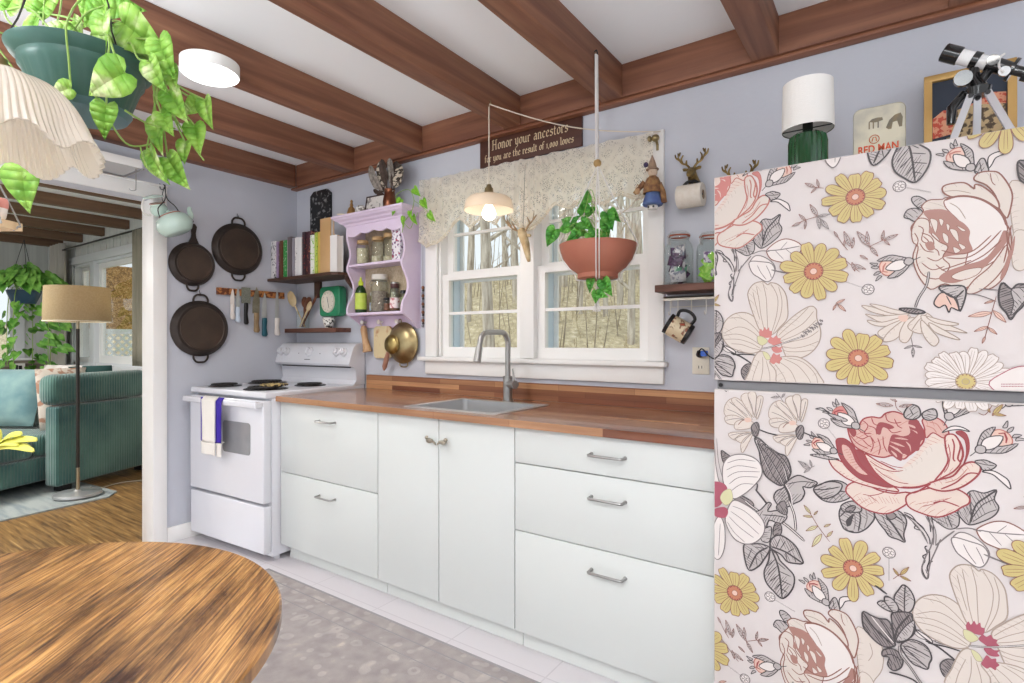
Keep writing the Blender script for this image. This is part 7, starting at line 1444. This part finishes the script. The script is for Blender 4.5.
    side((904, 230, 4.017), ['70 340 120 355 180 380 240 405 250 412 200 405 130 395 80 370', '90 345 150 360 220 375 180 382 120 368', '70 360 110 400 140 440 120 465 90 440 70 400', '100 370 160 400 225 438 180 430 120 405'])
    A.frame(904, 230, 4.017); A.f('-20 315 10 312 60 318 85 330 50 335 10 328', 'ld', 'K', 1.6)
    A.sprig([(911, 337), (913, 348), (913, 356)], [((913, 345), (904, 348)), ((913, 345), (922, 347)), ((913, 347), (913, 357))], 'G')
    # the pair of half-open daisies
    def half(dx, dy):
        A.frame(710+dx, 385+dy, 5.69)
        for t in ('345 190 340 130 380 90 430 130 470 190 450 210', '340 195 390 185 440 205 460 220 400 240 350 230', '380 110 400 85 450 120 490 190 480 210', '430 90 470 60 500 120 505 200', '470 70 510 55 520 110 515 200', '520 90 555 80 550 130 520 210', '400 225 450 210 505 230 480 260 400 265', '360 290 430 280 495 285 450 320 390 325', '400 320 440 290 495 285 480 320 440 345', '430 350 460 310 500 285 480 330 440 400'): A.f(t, 'cr', 'T', 1.0)
        for t in ('350 150 400 170 455 205', '365 110 420 150 470 190', '400 95 450 140 485 195', '345 215 400 205 450 210', '370 300 420 290 480 288', '390 320 440 300 490 288', '440 345 465 315 495 288', '470 80 492 130 500 190', '520 70 515 130 508 195', '545 90 535 140 515 200'): A.l(t, 'G', .7)
        A.f('490 250 520 225 535 250 525 300 500 300', 'ld', 'K', 1.2); A.l('530 265 580 285 640 300', 'K', 1.6); A.l('415 240 440 215 480 212', 'B', .9); A.f('450 205 480 200 490 220 460 225', 'bp', None)
    half(0, 0); half(-44.5, -3)
    # ---- big dark-striped seed bud and lobed leaves
    A.frame(710, 385, 5.69)
    A.f('255 305 280 300 330 345 390 385 430 400 455 450 460 500 430 550 400 568 350 540 310 500 290 430 280 370', 'ld', 'K', 1.8)
    for t in ('270 320 330 400 380 480 420 560', '262 310 300 400 350 500 405 565', '290 320 370 390 420 460 440 540', '320 340 400 400 440 460 455 500'): A.l(t, 'pa', 1.0); A.l(' '.join(str(float(q)+5) for q in t.split()), 'K', 1.3)
    A.f('440 545 500 510 560 530 612 553 570 580 530 575 540 610 520 650 480 670 440 690 400 690 365 640 380 600 420 580', 'lg', 'K', 1.6); A.l('420 560 450 620 460 690', 'K', 3.0); A.l('430 560 460 620 470 690', 'pa', 1.0); A.l('440 560 520 545 600 553', 'K', 1.0)
    for k in range(9): A.l('%d %d %d %d' % (380+6*k, 620+6*k, 420+4*k, 600+7*k), 'K', .7, False)
    A.f('65 370 100 390 120 410 80 440', 'ld', 'K', 1.4); A.l('200 610 240 560 270 560 265 600', 'K', 1.8); A.l('260 590 300 640 340 690', 'K', 2.2); A.l('275 590 315 640 350 690', 'pa', .9)
    A.f('140 640 180 625 240 660 245 690 180 690', 'ld', 'K', 1.2)
    A.f('590 590 630 560 690 545 750 560 740 600 700 630 640 640', 'lg', 'K', 1.5); A.l('590 590 660 590 740 575', 'K', 1.2)
    A.frame(710, 500, 5.69)
    A.l('200 0 250 40 330 90 390 110 450 150 540 230', 'K', 3.4); A.l('200 0 250 40 330 90 390 110 450 150 540 230', 'pa', 1.2); A.l('450 0 480 80 490 170', 'K', 3.0); A.l('450 0 480 80 490 170', 'pa', 1.1)
    A.f('250 70 290 50 330 10 350 20 330 60 400 55 440 90 400 130 340 110 320 150 290 100', 'lg', 'K', 1.4); A.l('300 80 380 85 430 95', 'K', 1.2); A.f('380 30 420 0 440 40 435 80 390 60', 'ld', 'K', 1.2); A.f('370 130 400 130 410 170 390 210 360 190', 'ld', 'K', 1.2); A.f('310 160 350 150 340 230 300 230 290 200', 'lg', 'K', 1.2)
    A.f('195 250 240 245 290 245 340 265 330 300 310 330 280 370 225 395 200 330', 'lg', 'K', 1.8); A.f('345 265 350 220 390 195 440 215 490 260 515 310 530 355 480 355 440 345 410 310 380 290', 'lg', 'K', 1.8)
    A.f('345 280 380 300 400 340 440 380 480 430 470 500 415 555 360 510 320 460 310 400 335 340', 'lg', 'K', 1.8)
    for t in ('330 265 270 300 225 385', '350 260 430 290 525 352', '350 275 390 380 412 550'): A.l(t, 'K', 2.0)
    for t in ('290 290 300 340', '260 310 270 370', '240 270 215 330', '400 275 430 230', '440 295 480 270', '430 290 440 340', '480 320 490 350', '375 330 330 370', '385 370 330 420', '395 420 340 460', '400 470 370 505', '385 350 430 390', '395 400 460 430', '402 450 465 480', '408 500 440 520', '310 270 260 262', '380 262 400 215'): A.l(t, 'K', 1.0)
    # ---- white flower at the left edge with pink heart
    A.frame(710, 385, 5.69)
    A.f('130 640 80 560 75 460 110 405 180 390 250 410 290 450 295 510 250 570 190 620', 'pa', 'G', 1.3)
    for t in ('100 440 170 420 260 430', '95 480 160 455 270 470', '100 520 160 490 285 490', '110 560 170 520 275 520', '120 600 180 560 250 560'): A.l(t, 'G', .8)
    A.f('130 645 60 560 35 450 20 300 -40 280 -100 400 -60 560 20 620', 'pa', 'G', 1.1); A.l('40 300 50 430 80 550', 'G', .8)
    A.f('-10 560 40 545 85 560 100 600 60 680 0 680', 'mv', None); A.f('80 600 120 590 130 650 90 680 60 640', 'yg', 'T', .6)
    A.frame(710, 500, 5.69)
    A.f('130 0 200 20 270 70 310 130 305 190 260 235 200 245 140 215 100 150 90 90', 'pa', 'G', 1.3)
    for t in ('130 30 200 60 290 140', '120 60 190 110 280 190', '110 90 170 150 250 210', '100 120 140 180 200 235'): A.l(t, 'G', .8)
    A.f('60 90 85 150 85 260 60 325 30 325 0 250 30 120', 'pa', 'G', 1.2); A.l('60 130 55 220 50 310', 'G', .8); A.f('20 50 80 35 105 60 90 95 50 95 25 80', 'mv', None)
    # ---- foliage cluster bottom centre of the lower door
    A.frame(810, 583, 6.83)
    A.f('640 5 690 50 715 120 690 185 640 190 590 150 575 90 605 40', 'lg', 'K', 1.4); A.l('650 10 645 100 645 190', 'K', 1.2)
    for k in range(4): A.l('%d %d %d %d' % (645, 60+30*k, 690-6*k, 40+30*k), 'K', .7, False); A.l('%d %d %d %d' % (645, 70+30*k, 595+6*k, 50+30*k), 'K', .7, False)
    A.f('360 190 420 215 470 235 530 245 560 300 575 380 580 420 520 430 460 400 400 340 365 290', 'ld', 'K', 1.7); A.l('365 195 440 300 570 420', 'K', 1.8); A.l('420 220 500 320 570 400', 'pa', 1.1); A.l('480 240 540 340 575 400', 'K', 1.0)
    A.f('560 200 620 190 690 200 700 240 720 300 700 350 640 390 590 395 570 330 560 260', 'ld', 'K', 1.5); A.l('580 380 600 300 680 210', 'K', 1.8); A.f('590 380 640 300 710 250 700 340 650 385', 'lg', 'K', 1.1)
    A.f('510 85 560 100 600 150 600 185 560 190 520 150', 'lg', 'K', 1.4); A.f('460 130 500 115 540 160 560 190 510 170', 'lg', 'K', 1.3)
    A.f('620 415 680 380 740 390 800 430 830 500 815 540 800 580 740 560 700 540 650 480', 'lg', 'K', 1.6); A.l('630 420 710 440 820 500', 'K', 1.2); A.l('640 430 720 500 800 570', 'K', 1.4); A.l('680 390 760 410 830 470', 'K', .9)
    A.f('500 450 560 440 610 470 635 520 620 570 570 590 530 550 540 500 495 490', 'ld', 'K', 1.5); A.l('500 490 560 480 620 520', 'K', 1.2)
    A.l('610 420 620 480 680 560 740 650 770 690', 'K', 2.6); A.l('610 420 620 480 680 560 740 650 770 690', 'lg', 1.2); A.l('540 600 620 620 700 650 750 690', 'K', 2.0)
    A.f('720 310 780 340 830 380 830 400 760 350', 'pa', 'K', 1.2)
    # ---- sprigs
    A.sprig([(793, 225), (805, 220), (818, 216)], [((801, 222), (792, 226)), ((806, 220), (799, 214)), ((806, 220), (805, 229)), ((818, 216), (810, 204))], 'B')
    A.sprig([(818, 216), (824, 222), (829, 228)], [((818, 216), (820, 229)), ((821, 219), (829, 229)), ((818, 216), (830, 214))], 'G')
    A.sprig([(806, 184), (815, 187), (824, 188)], [((815, 187), (805, 183)), ((817, 187), (811, 193)), ((819, 187), (817, 179))], 'B')
    A.sprig([(870, 246), (883, 240), (898, 234)], [((884, 240), (898, 234)), ((882, 240), (884, 230)), ((884, 240), (890, 245)), ((870, 246), (857, 231)), ((868, 244), (867, 231))], 'B')
    A.sprig([(836, 233), (842, 243), (848, 250)], [((838, 237), (834, 231)), ((844, 246), (845, 239)), ((850, 246), (844, 231)), ((852, 248), (854, 237))], 'B')
    A.sprig([(838, 253), (848, 262), (860, 272)], [((852, 264), (866, 269)), ((852, 262), (855, 271)), ((860, 255), (868, 259)), ((870, 246), (878, 256))], 'B')
    A.sprig([(838, 303), (833, 308)], [((836, 303), (845, 299)), ((836, 304), (833, 310)), ((838, 304), (846, 311))], 'B', 'bp')
    A.sprig([(815, 465), (806, 468), (799, 461)], [((810, 467), (798, 460)), ((812, 466), (810, 459)), ((811, 467), (804, 472))], 'G')
    A.sprig([(806, 505), (818, 525), (830, 541)], [((811, 513), (804, 504)), ((813, 516), (803, 515)), ((814, 514), (818, 510)), ((818, 525), (806, 530)), ((822, 533), (812, 546)), ((824, 526), (831, 523)), ((827, 536), (833, 530))], 'B', 'yg')
    A.sprig([(978, 412), (985, 414), (993, 403)], [((992, 415), (1003, 403)), ((990, 412), (985, 404)), ((992, 413), (1006, 415))], 'B', 'ys')
    A.sprig([(893, 578), (900, 573), (908, 567)], [((899, 575), (893, 567)), ((900, 574), (909, 566)), ((900, 575), (911, 580))], 'B', 'ys')
    A.sprig([(895, 392), (896, 406), (902, 412)], [((893, 405), (876, 403)), ((897, 401), (888, 396)), ((899, 406), (912, 404))], 'B')
    A.sprig([(772, 388), (780, 396), (784, 402)], [((780, 396), (771, 397)), ((782, 397), (786, 391)), ((777, 392), (773, 389))], 'G')
    # ---- daisies
    A.frame(0, 0, 1); A.l('884 190 868 193', 'ld', 2)
    full = lambda off, n_, fs: [(off+360*k/n_, fs[k % len(fs)]) for k in range(n_)]
    A.daisy(855.4, 196.8, 34, full(2, 12, (.9, .88, .9, .85, .98, .95, 1.0, .9, .98, .92, .88, .95)), .29, 1)
    A.l('828 271 800 273', 'ld', 1.5); A.daisy(813.7, 271, 34, full(14, 12, (.95, .98, .9, 1.0, .92, .98)), .29, 2)
    A.l('868 347 876 334', 'K', 3); A.daisy(858.4, 357.6, 36, full(-10, 12, (1, .9, .95, .85, .95, 1.0, .9)), .29, 3)
    A.daisy(853.2, 567.3, 35, full(8, 11, (.9, .98, .95, 1.05, .92)), .29, 4); A.l('875 584 887 593', 'K', 2.2)
    q = random.Random(5)
    A.daisy(965.5, 381, 46, [(a, q.uniform(.85, 1.0)) for a in range(4, 190, 15)]+[(a, q.uniform(.85, 1)) for a in range(200, 355, 20)], .235, 5, 'pa', 'T', 'y', .26)
    # dotted round flower at the lower right of the upper door
    A.frame(904, 230, 4.017); A.f('340 620 400 570 470 545 540 560 560 640 450 680', 'pa', 'mv', .9)
    for k in range(30): A.l('%g %g %g %g' % (390+6*(k % 15), 615+9*(k//15), 393+6*(k % 15), 618+9*(k//15)), 'mv', 1.4, False)
VR = dict(rp='rp', pe='pe', dr='dr', R='R'); VP_ = dict(rp='pe', pe='cr', dr='co', R='P')
V1 = (.446, -.685); V2 = (-.292, -1.086)
ART = Art(); motifs(ART, VR); OPS_R = ART.ops
ART = Art(); motifs(ART, VP_); OPS_P = ART.ops
def clip(P, x0, x1, z0, z1):
    for ax, lim, sg in ((0, x0, 1), (0, x1, -1), (1, z0, 1), (1, z1, -1)):
        out = []
        for i in range(len(P)):
            a, b_ = P[i-1], P[i]; ia = (a[ax]-lim)*sg >= 0; ib = (b_[ax]-lim)*sg >= 0
            if ia != ib: t = (lim-a[ax])/(b_[ax]-a[ax]); out.append(a.lerp(b_, t))
            if ib: out.append(b_)
        P = out
        if len(P) < 3: return None
    return P
def paint(mb, x0, x1, z0, z1, offs, ops):
    for dx, dz in offs:
        lay = 0
        D = Vector((dx, dz))
        for op in ops:
            P = [Vector((p[0], p[1]))+D for p in op[2]]
            lay += 1
            if max(p.x for p in P) < x0 or min(p.x for p in P) > x1 or max(p.y for p in P) < z0 or min(p.y for p in P) > z1: continue
            y = FY-.0003-lay*2.2e-6
            if op[0] == 'f':
                Q = clip(P, x0, x1, z0, z1)
                if Q: mb.face([(p.x, y, p.y) for p in Q], G0[op[1]])
            else:
                h = op[3]/2; k = len(P); L_, R__ = [], []
                for i in range(k):
                    t = (P[min(i+1, k-1)]-P[max(i-1, 0)])
                    if t.length < 1e-9: t = Vector((1, 0))
                    t.normalize(); nn = Vector((-t.y, t.x)); hh = h*(.55 if i in (0, k-1) and (P[0]-P[-1]).length > 1e-6 else 1)
                    L_.append(P[i]+nn*hh); R__.append(P[i]-nn*hh)
                for i in range(k-1):
                    Q = clip([L_[i], L_[i+1], R__[i+1], R__[i]], x0, x1, z0, z1)
                    if Q: mb.face([(p.x, y, p.y) for p in Q], G0[op[1]])
fr_ = thing('refrigerator', 'tall top-freezer fridge covered in large cream, red and yellow flower wallpaper', 'fridge', (3.56, -.38, 0))
FX0, FX1 = 3.182, 3.94
M['fridgebody'] = mat('fridge_cabinet_white', 'D8D6D6', .45)
b = MB(); b.box(FX0+.002, FX1-.002, -.675, -.03, .03, 1.692, bev=.004)
for x in (FX0+.06, FX1-.06):
    for y in (-.6, -.1): b.cyl((x, y, 0), (x, y, .032), .02)
build('cabinet', b, M['fridgebody'], fr_)
build('door_gasket', MB().box(FX0+.006, FX1-.006, -.735, -.676, 1.082, 1.106), mat('grey_gasket', '77777A', .6), fr_)
build('hinge_cap', MB().cyl((FX0+.016, -.7395, 1.094), (FX0+.016, -.7355, 1.094), .006), M['black'], fr_)
build('kick_grille', MB().box(FX0+.01, FX1-.01, -.70, -.677, .032, .07), M['fridgebody'], fr_)
offs_r = [(0, 0), V1, V2, (V2[0]-V1[0], V2[1]-V1[1])]
offs_p = [(0, 0), (-V1[0], -V1[1]), (-V2[0], -V2[1]), (V1[0]-V2[0], V1[1]-V2[1]), (-V1[0]-V2[0], -V1[1]-V2[1])]
for nm, z0, z1, ofs, ops in (('freezer_door', 1.1085, 1.70, offs_p, OPS_P), ('fridge_door', .075, 1.0825, offs_r+[(-V1[0], -V1[1])], OPS_R)):
    b = MB(); b.box(FX0, FX1, FY, -.677, z0, z1, bev=.003); paint(b, FX0+.0028, FX1-.0028, z0+.0028, z1-.0028, ofs, ops)
    o = build(nm, b, PM, fr_, smooth=False)
